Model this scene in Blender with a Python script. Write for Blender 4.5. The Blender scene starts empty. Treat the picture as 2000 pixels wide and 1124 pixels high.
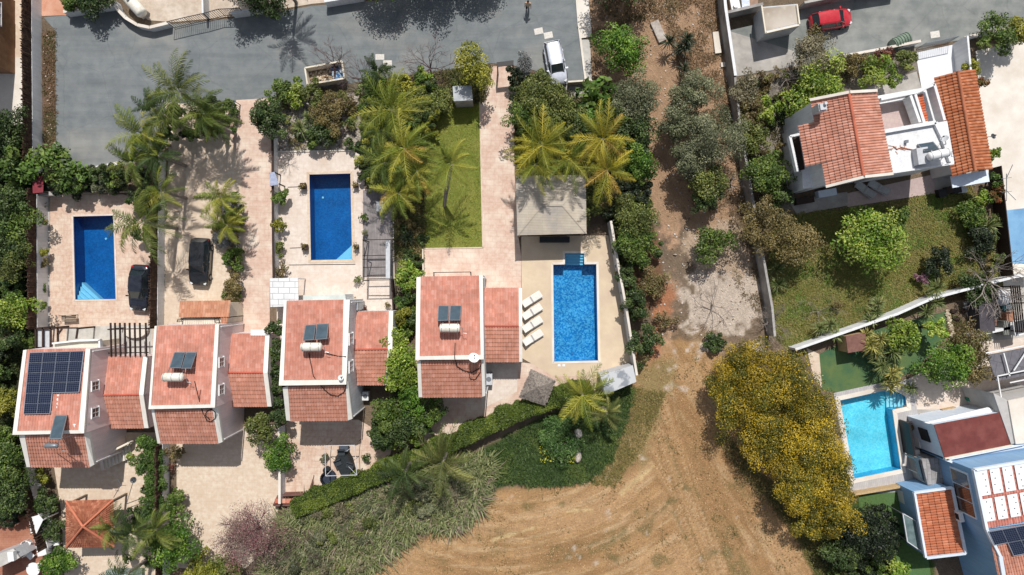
import bpy, math, random
import numpy as np
from mathutils import Vector, Matrix
from mathutils.geometry import tessellate_polygon
R = math.radians
rng = np.random.default_rng(7)
random.seed(7)
SC = bpy.context.scene
COL = SC.collection
H = 60.0          # camera height, metres
S = 22.0          # photograph pixels per metre on the ground

# ---------------------------------------------------------------- camera, sky, sun, exposure
cam_d = bpy.data.cameras.new("camera")
cam = bpy.data.objects.new("camera", cam_d)
COL.objects.link(cam)
cam.location = (0, 0, H)
cam.rotation_euler = (0, 0, 0)
cam_d.sensor_width = 36
cam_d.lens = 36 * H / (2000 / S)
cam_d.clip_end = 1500
SC.camera = cam
SUN = Vector((0.06, 0.69, 1.0)).normalized()
elev = math.asin(SUN.z)
w = bpy.data.worlds.new("World"); SC.world = w; w.use_nodes = True
nt = w.node_tree; bg = nt.nodes["Background"]
sky = nt.nodes.new("ShaderNodeTexSky"); sky.sky_type = 'NISHITA'; sky.sun_disc = False
sky.sun_elevation = elev; sky.sun_rotation = math.atan2(SUN.x, SUN.y)
hs = nt.nodes.new('ShaderNodeHueSaturation'); hs.inputs['Saturation'].default_value = .5
nt.links.new(sky.outputs[0], hs.inputs['Color']); nt.links.new(hs.outputs[0], bg.inputs[0]); bg.inputs[1].default_value = 0.112
sl = bpy.data.lights.new("sun", 'SUN'); sl.energy = 4.55; sl.angle = R(0.5); sl.color = (1, 0.965, 0.915)
so = bpy.data.objects.new("sun", sl); COL.objects.link(so)
so.rotation_euler = SUN.to_track_quat('Z', 'Y').to_euler()
SC.view_settings.view_transform = 'Standard'; SC.view_settings.look = 'None'
SC.view_settings.exposure = 0.0; SC.view_settings.gamma = 1.0
SC.view_settings.use_curve_mapping = False
SC.render.engine = 'CYCLES'
SC.cycles.max_bounces = 6; SC.cycles.diffuse_bounces = 2; SC.cycles.transparent_max_bounces = 8

# ---------------------------------------------------------------- helpers
def P(x, y, h=0.0):
    "photograph pixel + height above ground -> world point"
    k = (H - h) / H / S
    return Vector(((x - 1000) * k, (562 - y) * k, h))

def lin(v):
    v = v / 255.0
    return v / 12.92 if v <= 0.04045 else ((v + 0.055) / 1.055) ** 2.4
def C(r, g, b, f=0.84):
    m = .3 * r + .59 * g + .11 * b; r, g, b = (q + (m - q) * .13 for q in (r, g, b))
    return (lin(r) * f, lin(g) * f, lin(b) * f, 1)

def tag(o, label=None, cat=None, group=None, kind=None):
    if label: o['label'] = label
    if cat: o['category'] = cat
    if group: o['group'] = group
    if kind: o['kind'] = kind
    return o

def wloc(o):
    v = Vector((0, 0, 0))
    while o is not None:
        v += o.location; o = o.parent
    return v

def thing(name, label, cat, loc=(0, 0, 0), group=None):
    o = bpy.data.objects.new(name, None); COL.objects.link(o)
    o.location = loc; o.empty_display_size = 0.2
    return tag(o, label, cat, group)

class MB:
    "collects faces in world coordinates; build() links ONE mesh object"
    def __init__(s):
        s.v = []; s.f = []; s.c = []; s.uv = None
    def add(s, vs, fs, col=None):
        b = len(s.v)
        s.v += [tuple(v) for v in vs]; s.f += [tuple(i + b for i in f) for f in fs]
        if col is not None or s.c:
            while len(s.c) < b: s.c.append((1, 1, 1, 1))
            s.c += [col or (1, 1, 1, 1)] * len(vs)
        return s
    def quad(s, a, b, c, d): return s.add([a, b, c, d], [(0, 1, 2, 3)])
    def hexa(s, lo, hi):
        "prism between two rings of the same length"
        n = len(lo)
        f = [tuple(range(n))[::-1], tuple(range(n, 2 * n))]
        f += [(i, (i + 1) % n, n + (i + 1) % n, n + i) for i in range(n)]
        return s.add(list(lo) + list(hi), f)
    def prism(s, pts, z0, z1):
        return s.hexa([(p[0], p[1], z0) for p in pts], [(p[0], p[1], z1) for p in pts])
    def box(s, c, size, rz=0.0, rx=0.0):
        m = Matrix.Translation(c) @ Matrix.Rotation(rz, 4, 'Z') @ Matrix.Rotation(rx, 4, 'X')
        x, y, z = (q / 2 for q in size)
        vs = [m @ Vector(q) for q in [(-x,-y,-z),(x,-y,-z),(x,y,-z),(-x,y,-z),(-x,-y,z),(x,-y,z),(x,y,z),(-x,y,z)]]
        return s.add(vs, [(3,2,1,0),(4,5,6,7),(0,1,5,4),(1,2,6,5),(2,3,7,6),(3,0,4,7)])
    def bar(s, a, b, w, h=None):
        "rectangular bar from a to b"
        a = Vector(a); b = Vector(b); h = h or w
        d = (b - a); 
        if d.length < 1e-6: return s
        d.normalize()
        u = d.cross(Vector((0, 0, 1)))
        if u.length < 1e-3: u = Vector((1, 0, 0))
        u.normalize(); n = u.cross(d)
        o = [(-w/2,-h/2),(w/2,-h/2),(w/2,h/2),(-w/2,h/2)]
        return s.hexa([a + u*p + n*q for p, q in o], [b + u*p + n*q for p, q in o])
    def tube(s, pts, rad, n=8, cap=True):
        pts = [Vector(p) for p in pts]
        if not hasattr(rad, '__len__'): rad = [rad] * len(pts)
        vs = []; fs = []
        pu = None
        for i, p in enumerate(pts):
            d = (pts[min(i+1, len(pts)-1)] - pts[max(i-1, 0)])
            if d.length < 1e-6: d = Vector((0,0,1))
            d.normalize()
            if pu is None:
                pu = d.cross(Vector((0, 0, 1)))
                if pu.length < .05: pu = Vector((1, 0, 0))
            u = (pu - d * pu.dot(d)).normalized(); pu = u; v = d.cross(u)
            for k in range(n):
                a = 2 * math.pi * k / n
                vs.append(p + (u * math.cos(a) + v * math.sin(a)) * rad[i])
        for i in range(len(pts) - 1):
            for k in range(n):
                fs.append((i*n+k, i*n+(k+1) % n, (i+1)*n+(k+1) % n, (i+1)*n+k))
        if cap:
            fs.append(tuple(range(n))[::-1]); fs.append(tuple(range((len(pts)-1)*n, len(pts)*n)))
        return s.add(vs, fs)
    def disc(s, c, r, z0, z1, n=20, sx=1, sy=1):
        return s.prism([(c[0]+r*sx*math.cos(2*math.pi*k/n), c[1]+r*sy*math.sin(2*math.pi*k/n)) for k in range(n)], z0, z1)
    def dome(s, c, r, n=14, m=6, rz=None, full=True):
        rz = rz or r; vs = []; fs = []
        lo = -math.pi/2 if full else 0
        for i in range(m + 1):
            t = lo + (math.pi/2 - lo) * i / m
            for k in range(n):
                a = 2*math.pi*k/n
                vs.append((c[0]+r*math.cos(t)*math.cos(a), c[1]+r*math.cos(t)*math.sin(a), c[2]+rz*math.sin(t)))
        for i in range(m):
            for k in range(n):
                fs.append((i*n+k, i*n+(k+1) % n, (i+1)*n+(k+1) % n, (i+1)*n+k))
        return s.add(vs, fs)
    def build(s, name, mat, parent=None, smooth=False):
        me = bpy.data.meshes.new(name)
        off = wloc(parent) if parent is not None else Vector((0, 0, 0))
        vs = [(v[0]-off.x, v[1]-off.y, v[2]-off.z) for v in s.v]
        me.from_pydata(vs, [], s.f)
        if s.c:
            while len(s.c) < len(s.v): s.c.append((1, 1, 1, 1))
            a = me.color_attributes.new("col", 'FLOAT_COLOR', 'POINT')
            a.data.foreach_set('color', np.array(s.c, dtype=np.float32).ravel())
        me.materials.append(mat)
        if smooth: me.polygons.foreach_set('use_smooth', [True] * len(me.polygons))
        me.update()
        o = bpy.data.objects.new(name, me); COL.objects.link(o)
        if parent is not None: o.parent = parent
        else:
            # origin at the base of the thing
            b = np.array(s.v); cx, cy, cz = (b[:,0].min()+b[:,0].max())/2, (b[:,1].min()+b[:,1].max())/2, b[:,2].min()
            me.transform(Matrix.Translation((-cx, -cy, -cz))); o.location = (cx, cy, cz)
        return o

def np_mesh(name, V, F, mat, parent=None, cols=None, smooth=False):
    "V (n,3), F (m,k) numpy -> object, fast"
    me = bpy.data.meshes.new(name)
    V = np.asarray(V, dtype=np.float32); F = np.asarray(F, dtype=np.int32)
    off = wloc(parent) if parent is not None else Vector((0, 0, 0))
    V = V - np.array([off.x, off.y, off.z], dtype=np.float32)
    m, k = F.shape
    me.vertices.add(len(V)); me.vertices.foreach_set('co', V.ravel())
    me.loops.add(m * k); me.loops.foreach_set('vertex_index', F.ravel())
    me.polygons.add(m); me.polygons.foreach_set('loop_start', np.arange(0, m*k, k, dtype=np.int32))
    me.polygons.foreach_set('loop_total', np.full(m, k, dtype=np.int32))
    if smooth: me.polygons.foreach_set('use_smooth', np.ones(m, dtype=bool))
    if cols is not None:
        a = me.color_attributes.new("col", 'FLOAT_COLOR', 'POINT')
        cc = np.ones((len(V), 4), dtype=np.float32); cc[:, :3] = cols
        a.data.foreach_set('color', cc.ravel())
    me.materials.append(mat); me.update(calc_edges=True)
    o = bpy.data.objects.new(name, me); COL.objects.link(o)
    if parent is not None: o.parent = parent
    return o

def sheet(name, poly, mat, z=0.004, holes=(), hpx=True, kind='structure'):
    "flat polygon from photograph pixels, with holes"
    loops = [[P(*p) if hpx else Vector((p[0], p[1], 0)) for p in poly]] + [[P(*p) if hpx else Vector((p[0], p[1], 0)) for p in h] for h in holes]
    tris = tessellate_polygon(loops)
    vs = [(v.x, v.y, z) for l in loops for v in l]
    fs = []
    for t in tris:
        a, b, c = (Vector(vs[i]) for i in t)
        fs.append(t if (b - a).cross(c - a).z > 0 else t[::-1])
    mb = MB(); mb.add(vs, fs)
    o = mb.build(name, mat)
    o['kind'] = kind
    return o

def slab(mb, poly, z0, z1):
    pts = [P(*p) for p in poly]
    a = sum(pts[i].x*pts[(i+1) % len(pts)].y - pts[(i+1) % len(pts)].x*pts[i].y for i in range(len(pts)))
    if a < 0: pts = pts[::-1]
    mb.prism(pts, z0, z1); return mb

# ---------------------------------------------------------------- materials
MATS = {}
def nodes(name):
    m = bpy.data.materials.new(name); m.use_nodes = True
    t = m.node_tree; b = t.nodes["Principled BSDF"]
    return m, t, b
def nd(t, typ, **kw):
    n = t.nodes.new(typ)
    for k, v in kw.items():
        if k in ('op', 'operation'): n.operation = v
        else: setattr(n, k, v)
    return n
def mixc(t, fac, a, b):
    n = t.nodes.new('ShaderNodeMix'); n.data_type = 'RGBA'
    for s, v in ((0, fac), (6, a), (7, b)):
        if hasattr(v, 'links') or hasattr(v, 'is_output'): t.links.new(v, n.inputs[s])
        else: n.inputs[s].default_value = v
    return n.outputs[2]
def noise(t, vec, scale, detail=4, rough=.55, lo=.35, hi=.65):
    n = nd(t, 'ShaderNodeTexNoise'); n.inputs['Scale'].default_value = scale
    n.inputs['Detail'].default_value = detail; n.inputs['Roughness'].default_value = rough
    t.links.new(vec, n.inputs['Vector'])
    r = nd(t, 'ShaderNodeMapRange'); r.inputs[1].default_value = lo; r.inputs[2].default_value = hi
    t.links.new(n.outputs[0], r.inputs[0])
    return r.outputs[0]
def M(name, c1, c2=None, scale=3, c3=None, s3=.35, rough=.8, bump=0, bscale=25, metal=0, brick=None, lo=.35, hi=.65, spec=.3, streak=0, cracks=0, flow=None, lo3=.45, hi3=.7):
    if name in MATS: return MATS[name]
    m, t, b = nodes(name)
    g = nd(t, 'ShaderNodeNewGeometry'); pos = g.outputs['Position']
    col = c1
    if c2 is not None: col = mixc(t, noise(t, pos, scale, 6, .6, lo, hi), c1, c2)
    if c3 is not None: col = mixc(t, noise(t, pos, s3, 5, .6, lo3, hi3), col, c3)
    if brick:   # (colour of joints, width, height, rotation, strength)
        jc, bw, bh, rot, st = brick
        mp = nd(t, 'ShaderNodeMapping'); mp.inputs['Rotation'].default_value = (0, 0, rot)
        t.links.new(pos, mp.inputs[0])
        br = nd(t, 'ShaderNodeTexBrick'); br.inputs['Scale'].default_value = 1
        br.inputs['Brick Width'].default_value = bw; br.inputs['Row Height'].default_value = bh
        br.inputs['Mortar Size'].default_value = min(bw, bh) * .06; br.inputs['Mortar Smooth'].default_value = .3
        br.inputs['Color1'].default_value = (0, 0, 0, 1); br.inputs['Color2'].default_value = (.25, .25, .25, 1)
        br.inputs['Mortar'].default_value = (1, 1, 1, 1)
        t.links.new(mp.outputs[0], br.inputs[0])
        mu = nd(t, 'ShaderNodeMath', op='MULTIPLY'); mu.inputs[1].default_value = st
        t.links.new(br.outputs[0], mu.inputs[0])
        col = mixc(t, mu.outputs[0], col, jc)
    def scaled(col, fac, a_, b_):
        mr = nd(t, 'ShaderNodeMapRange'); mr.inputs[3].default_value = a_; mr.inputs[4].default_value = b_; t.links.new(fac, mr.inputs[0])
        v = nd(t, 'ShaderNodeVectorMath', op='SCALE'); t.links.new(mr.outputs[0], v.inputs['Scale'])
        if isinstance(col, tuple): v.inputs[0].default_value = col[:3]
        else: t.links.new(col, v.inputs[0])
        return v.outputs[0]
    if streak:
        mp = nd(t, 'ShaderNodeMapping'); mp.inputs['Scale'].default_value = (5, 5, .35); t.links.new(pos, mp.inputs[0])
        col = scaled(col, noise(t, mp.outputs[0], 1.0, 5, .65, .35, .6), 1 - streak, 1.0)
    if flow:
        mp = nd(t, 'ShaderNodeMapping'); mp.inputs['Scale'].default_value = (.12, 1.4, 1); mp.inputs['Rotation'].default_value = (0, 0, flow[1]); t.links.new(pos, mp.inputs[0])
        col = scaled(col, noise(t, mp.outputs[0], 1.0, 6, .7, .3, .7), 1 - flow[0], 1 + flow[0]*.6)
    if cracks:
        nn = nd(t, 'ShaderNodeTexNoise'); nn.inputs['Scale'].default_value = .8; nn.inputs['Detail'].default_value = 6; t.links.new(pos, nn.inputs['Vector'])
        mv = nd(t, 'ShaderNodeMix'); mv.data_type = 'VECTOR'; mv.inputs[0].default_value = .35; t.links.new(pos, mv.inputs[4]); t.links.new(nn.outputs['Color'], mv.inputs[5])
        vo = nd(t, 'ShaderNodeTexVoronoi'); vo.feature = 'DISTANCE_TO_EDGE'; vo.inputs['Scale'].default_value = .32; t.links.new(mv.outputs[1], vo.inputs['Vector'])
        mr = nd(t, 'ShaderNodeMapRange'); mr.inputs[1].default_value = .0; mr.inputs[2].default_value = .012; t.links.new(vo.outputs['Distance'], mr.inputs[0])
        col = scaled(col, mr.outputs[0], 1 - cracks, 1.0)
    if isinstance(col, tuple): b.inputs['Base Color'].default_value = col
    else: t.links.new(col, b.inputs['Base Color'])
    b.inputs['Roughness'].default_value = rough; b.inputs['Metallic'].default_value = metal
    b.inputs['Specular IOR Level'].default_value = spec
    if bump:
        n = nd(t, 'ShaderNodeTexNoise'); n.inputs['Scale'].default_value = bscale; n.inputs['Detail'].default_value = 6
        t.links.new(pos, n.inputs['Vector'])
        bp = nd(t, 'ShaderNodeBump'); bp.inputs['Strength'].default_value = bump; bp.inputs['Distance'].default_value = .05
        t.links.new(n.outputs[0], bp.inputs['Height']); t.links.new(bp.outputs[0], b.inputs['Normal'])
    MATS[name] = m
    return m

def attr_mat(name, rough=.6, translucent=0.0, jitter=.12, spec=.3, nscale=None, tile=False, gain=1.0):
    "colour from the vertex attribute 'col', slightly varied"
    m, t, b = nodes(name)
    a = nd(t, 'ShaderNodeVertexColor', layer_name='col')
    oi = nd(t, 'ShaderNodeObjectInfo')
    mr = nd(t, 'ShaderNodeMapRange'); mr.inputs[3].default_value = gain*(1 - jitter); mr.inputs[4].default_value = gain*(1 + jitter)
    t.links.new(oi.outputs['Random'], mr.inputs[0])
    mm = nd(t, 'ShaderNodeVectorMath', op='SCALE'); t.links.new(a.outputs[0], mm.inputs[0]); t.links.new(mr.outputs[0], mm.inputs['Scale'])
    col = mm.outputs[0]
    if nscale:
        g = nd(t, 'ShaderNodeNewGeometry')
        f = noise(t, g.outputs['Position'], nscale*.6, 8, .7, .3, .7)
        m2 = nd(t, 'ShaderNodeMapRange'); m2.inputs[3].default_value = .74; m2.inputs[4].default_value = 1.14
        t.links.new(f, m2.inputs[0])
        m3 = nd(t, 'ShaderNodeVectorMath', op='SCALE'); t.links.new(col, m3.inputs[0]); t.links.new(m2.outputs[0], m3.inputs['Scale'])
        col = m3.outputs[0]
    t.links.new(col, b.inputs['Base Color'])
    b.inputs['Roughness'].default_value = rough; b.inputs['Specular IOR Level'].default_value = spec
    if translucent:
        tr = nd(t, 'ShaderNodeBsdfTranslucent'); mx = nd(t, 'ShaderNodeMixShader'); mx.inputs[0].default_value = translucent
        t.links.new(col, tr.inputs[0]); t.links.new(b.outputs[0], mx.inputs[1]); t.links.new(tr.outputs[0], mx.inputs[2])
        t.links.new(mx.outputs[0], t.nodes['Material Output'].inputs[0])
    MATS[name] = m
    return m

leafM = attr_mat('leaves', .5, .14, .10, .3, gain=.86)
tileM = attr_mat('roof_tiles', .85, 0, .03, .2, nscale=1.6)

asphalt = M('asphalt', C(114,121,124), C(130,135,136), .9, C(156,154,147), .14, .9, .3, 60, lo3=.5, hi3=.72, flow=(.16, .12), cracks=.12)
asphalt2 = M('asphalt_grey', C(122,127,124), C(140,143,139), .8, C(160,160,155), .2, .9, .3, 60, flow=(.14, .2), cracks=.12)
pinkpave = M('pink_stamped_paving', C(224,194,174), C(210,172,150), 2.8, C(234,218,198), .6, .8, .1, 30, brick=(C(176,140,124), .75, .5, .03, .25))
creampave = M('cream_paving', C(230,212,190), C(214,188,160), 3.0, C(212,186,160), .45, .8, .1, 30, brick=(C(190,166,144), .9, .6, .03, .2))
rosepave = M('rose_paving', C(226,196,172), C(206,168,144), 3.4, C(232,214,192), .8, .8, .1, 30, brick=(C(178,144,128), .55, .55, .03, .28))
palepave = M('pale_paving', C(233,220,206), C(222,202,186), 3, C(214,190,170), .5, .8, .08, 30, brick=(C(198,180,168), .8, .8, .03, .2))
sandpave = M('sand_paving', C(222,200,168), C(214,190,158), 1.2, C(206,182,156), .4, .8, .08, 30)
terracotta = M('terracotta_paving', C(176,112,84), C(158,96,72), 4, C(190,130,102), .6, .8, .1, 30, brick=(C(120,76,60), .3, .2, 0, .5))
orangepave = M('orange_paving', C(214,148,116), C(200,134,104), 3, C(222,168,140), .6)
concrete = M('concrete', C(205,200,192), C(184,180,172), 1.6, C(160,154,146), .5, .85, .15, 20, lo3=.5, hi3=.8)
greyconc = M('grey_concrete', C(176,170,162), C(158,152,146), 1.5, C(196,190,182), .5, .85, .15, 20)
whiteconc = M('white_concrete', C(236,228,215), C(224,214,200), 1.0, C(212,198,182), .3, .85, .1, 20)
whitefloor = M('white_floor', C(232,234,238), C(222,225,230), 1.5)
mauvepave = M('mauve_paving', C(204,180,172), C(192,168,162), 2, C(182,160,155), .6, brick=(C(165,145,140), .4, .4, .16, .35))
greydeck = M('grey_deck_boards', C(196,192,190), C(182,178,178), 2, brick=(C(130,126,126), 3, .16, 1.42, .6))
darkdeck = M('dark_deck_boards', C(160,152,150), C(136,128,128), 2, brick=(C(80,74,74), 3, .14, 1.6, .8))
whitewall = M('white_render', C(240,240,240), C(230,231,233), 1.2, C(216,214,212), .7, .85, .1, 25, lo3=.55, hi3=.8, streak=.14)
creamwall = M('cream_render', C(236,226,205), C(225,212,190), 1.5, C(205,190,168), .8, lo3=.55, hi3=.8)
mauvewall = M('mauve_render', C(252,228,224), C(244,220,216), 1.2, streak=.12)
greywall = M('grey_render', C(165,160,156), C(140,135,130), 1.5, C(190,186,180), .6, .9, .3, 20)
bluewall = M('blue_render', C(138,182,224), C(130,174,218), 1.2, C(148,190,228), .6, streak=.12)
lightblue = M('pale_blue_render', C(228,238,250), C(218,230,246), 1.2, streak=.08)
brownwall = M('brown_render', C(160,120,84), C(140,100,70), 2)
brushfence = M('brush_fence', C(88,62,48), C(58,40,32), 18, C(110,84,66), 3, .95, .6, 40)
slat = M('dark_timber', C(70,50,42), C(50,36,32), 8, rough=.7)
wood = M('weathered_timber', C(150,132,112), C(120,104,88), 8, rough=.8)
tanwood = M('tan_timber', C(206,176,128), C(186,152,106), 6, rough=.7)
iron = M('black_iron', C(36,34,36), rough=.5)
greymetal = M('grey_metal', C(150,155,160), rough=.35, metal=.6)
whitemetal = M('white_painted_metal', C(240,240,240), C(228,228,226), 3, rough=.45)
whiteplastic = M('white_plastic', C(240,240,238), rough=.5)
tankM = M('cream_tank_paint', C(240,236,222), C(226,218,200), 3, C(200,188,168), 1.5, .45, lo3=.55, hi3=.8)
glassdark = M('dark_window_glass', C(30,36,42), rough=.08, spec=.8)
collector = M('collector_glass', C(70,90,104), C(56,74,88), 2, rough=.15, spec=.7)
def pv_mat():
    m, t, b = nodes('solar_cells')
    a = nd(t, 'ShaderNodeUVMap')
    br = nd(t, 'ShaderNodeTexBrick', offset=0.0); br.inputs['Scale'].default_value = 1
    br.inputs['Brick Width'].default_value = .167; br.inputs['Row Height'].default_value = .167
    br.inputs['Mortar Size'].default_value = .010; br.inputs['Mortar Smooth'].default_value = .2
    br.inputs['Color1'].default_value = C(20,28,50); br.inputs['Color2'].default_value = C(24,32,56); br.inputs['Mortar'].default_value = C(82,92,118)
    t.links.new(a.outputs[0], br.inputs[0]); t.links.new(br.outputs[0], b.inputs['Base Color'])
    b.inputs['Roughness'].default_value = .2
    MATS['pv'] = m; return m
pvM = pv_mat()
blackplastic = M('black_rattan', C(44,50,54), C(30,34,38), 10, rough=.6)
rubber = M('rubber', C(28,28,30), rough=.8)
stoneM = M('pale_stone', C(206,192,176), C(170,156,142), 4, C(225,214,200), 1.5, .9, .4, 12)
bark = M('bark', C(120,100,82), C(84,68,56), 8, rough=.9, bump=.4)
greybark = M('grey_bark', C(164,152,142), C(120,108,100), 8, rough=.9)
purplebark = M('purple_bark', C(118,92,92), C(90,70,70), 8, rough=.9)
thatchM = M('thatch', C(178,166,154), C(128,116,106), 14, C(96,86,80), 5, .95, .8, 40)
greyroof = M('weathered_roof_boards', C(206,192,170), C(190,176,156), 1.4, C(172,164,156), .5, .85, .2, 20, brick=(C(120,112,102), 2.4, .22, .03, .45))
pinkfloor = M('pink_render', C(196,142,136), C(180,126,122), 2)
redroof = M('dark_red_membrane', C(124,58,52), C(112,50,46), 1.5, C(138,72,64), .8, .75)
brickM = M('red_brick', C(190,92,66), C(160,72,52), 5, brick=(C(205,180,160), .5, .22, 0, .7))
greenplastic = M('green_plastic', C(40,140,110), rough=.5)
bluecloth = M('blue_cloth', C(70,130,190), C(50,104,168), 8)
bluecourt = M('blue_flooring', C(120,172,214), C(104,158,204), .9, C(132,184,224), .4)
potM = M('terracotta_pot', C(150,84,62), C(120,66,50), 6)
dishM = M('dish_grey', C(70,74,78), rough=.5)
lightgrey = M('light_grey_paint', C(205,208,212), C(190,192,196), 3, rough=.5)
greenbin = M('green_container', C(118,138,118), C(100,122,102), 4, C(140,155,138), 1.2, .6)
turfM = M('artificial_turf', C(92,122,58), C(74,106,52), 5, C(84,124,76), .4, .95, .6, 60)
turfdark = M('dark_turf', C(88,116,66), C(60,104,72), .7, C(104,124,66), .5, .95, .6, 60)
lawnM = M('mown_lawn', C(130,142,48), C(110,126,40), 5, C(146,146,62), .45, .95, .8, 40)

def tile_colors(base, var=.14, n=1):
    pass

def tiled(mb, e0, e1, r1, r0, tw=.22, tl=.38, amp=.065, c1=C(214,112,92), c2=C(192,88,70), c3=C(228,136,114), mis=.0, seed=0):
    """clay tile surface: e0-e1 eave, r0-r1 ridge, barrel profile across, steps along"""
    g = np.random.default_rng(seed)
    e0, e1, r1, r0 = (np.array(q, dtype=float) for q in (e0, e1, r1, r0))
    W = np.linalg.norm(e1 - e0); L = np.linalg.norm(r0 - e0)
    nx = max(2, int(round(W / tw))); ny = max(2, int(round(L / tl)))
    nrm = np.cross(e1 - e0, r0 - e0); nrm /= np.linalg.norm(nrm)
    if nrm[2] < 0: nrm = -nrm
    prof = [(0, 0), (.14, .08), (.32, .75), (.55, 1), (.78, .75), (.92, .1)]
    us = []; hs = []; ti = []
    for i in range(nx):
        for a, h in prof: us.append((i + a) / nx); hs.append(h); ti.append(i)
    us.append(1.0); hs.append(0); ti.append(nx - 1)
    us = np.array(us); hs = np.array(hs); ti = np.array(ti)
    rows = []
    for j in range(ny):
        rows.append((j / ny, 1.0, j)); rows.append(((j + .98) / ny, .0, j))
    cc1, cc2, cc3 = (np.array(q[:3]) for q in (c1, c2, c3))
    tint = g.random((ny, nx, 1)); t2 = g.random((ny, nx, 1)) ** 3
    V = []; K = []
    for (v, st, j) in rows:
        base = (e0 + (r0 - e0) * v)[None] * (1 - us[:, None]) + (e1 + (r1 - e1) * v)[None] * us[:, None]
        V.append(base + nrm[None] * (hs[:, None] * amp + st * amp * .8 + .005))
        cc = cc1 * (1 - tint[j][ti]) + cc2 * tint[j][ti]; cc = cc * (1 - t2[j][ti]) + cc3 * t2[j][ti]
        K.append(cc)
    V = np.concatenate(V); K = np.concatenate(K); nu = len(us); nr = len(rows)
    F = []
    flip = np.dot(np.cross(e1 - e0, r0 - e0), nrm) < 0
    for j in range(nr - 1):
        for i in range(nu - 1):
            f = (j*nu+i, j*nu+i+1, (j+1)*nu+i+1, (j+1)*nu+i)
            F.append(f[::-1] if flip else f)
    b = len(mb.v)
    while len(mb.c) < b: mb.c.append((1, 1, 1, 1))
    mb.v += [tuple(q) for q in V]; mb.f += [tuple(i + b for i in f) for f in F]
    mb.c += [(q[0], q[1], q[2], 1) for q in K]
    return mb

def ridge(mb, a, b, r=.1, c=C(205,100,80)):
    m = MB(); m.tube([a, b], r, 8)
    mb.add(m.v, m.f, c); return mb

def wallblock(mb, top, z0=0.0, inset=0.0, drop=.06):
    "solid under a roof polygon: 3-D top corners, vertical sides to z0"
    c = sum((Vector(q) for q in top), Vector()) / len(top)
    t = []
    for q in top:
        q = Vector(q); d = (q - c); d.z = 0; l = d.length
        if l > 0: q = q - d / l * inset * 1.4
        t.append(Vector((q.x, q.y, q.z - drop)))
    a = sum(t[i].x*t[(i+1) % len(t)].y - t[(i+1) % len(t)].x*t[i].y for i in range(len(t)))
    if a < 0: t = t[::-1]
    mb.hexa([Vector((q.x, q.y, z0)) for q in t], t)
    return mb
# ================================================================ GROUND
def vnoise(X, Y, scale, seed, octs=4):
    g = np.random.default_rng(seed); out = np.zeros_like(X); amp = 1; tot = 0
    for o in range(octs):
        T = g.random((256, 256)); x = X / scale * 2**o; y = Y / scale * 2**o
        xi = np.floor(x).astype(int); yi = np.floor(y).astype(int); fx = x - xi; fy = y - yi
        fx = fx*fx*(3-2*fx); fy = fy*fy*(3-2*fy); xi &= 255; yi &= 255; x2 = (xi+1) & 255; y2 = (yi+1) & 255
        v = (T[xi, yi]*(1-fx)+T[x2, yi]*fx)*(1-fy)+(T[xi, y2]*(1-fx)+T[x2, y2]*fx)*fy
        out += v * amp; tot += amp; amp *= .55
    return out / tot
def inpoly(X, Y, poly):
    r = np.zeros(X.shape, bool); n = len(poly); j = n - 1
    for i in range(n):
        xi, yi = poly[i]; xj, yj = poly[j]
        if yi != yj: r ^= ((yi > Y) != (yj > Y)) & (X < (xj - xi) * (Y - yi) / (yj - yi) + xi)
        j = i
    return r
def blur(a, r):
    for _ in range(2):
        for ax in (0, 1):
            c = np.cumsum(np.pad(a, [(r+1, r) if k == ax else (0, 0) for k in (0, 1)], mode='edge'), axis=ax)
            n = a.shape[ax]
            a = (np.take(c, np.arange(2*r+1, 2*r+1+n), axis=ax) - np.take(c, np.arange(0, n), axis=ax)) / (2*r+1)
    return a

POOLS = {
 'A': [(143,423),(222,421),(227,585),(147,586)],
 'C': [(604,341),(685,339),(688.5,507.5),(607,509)],
 'D': [(1081,518),(1164,517),(1167.5,704),(1083,706)],
 'Dsteps': [(1104,496),(1140,496),(1140.5,517.5),(1104.5,517.7)],
 'R': [(1640,782),(1721,764),(1742,759),(1769,775),(1771,795),(1743,801),(1760,917),(1668,936)],
}
def grow(poly, d):
    cx = sum(p[0] for p in poly)/len(poly); cy = sum(p[1] for p in poly)/len(poly)
    return [(p[0] + (d if p[0] > cx else -d), p[1] + (d if p[1] > cy else -d)) for p in poly]

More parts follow.
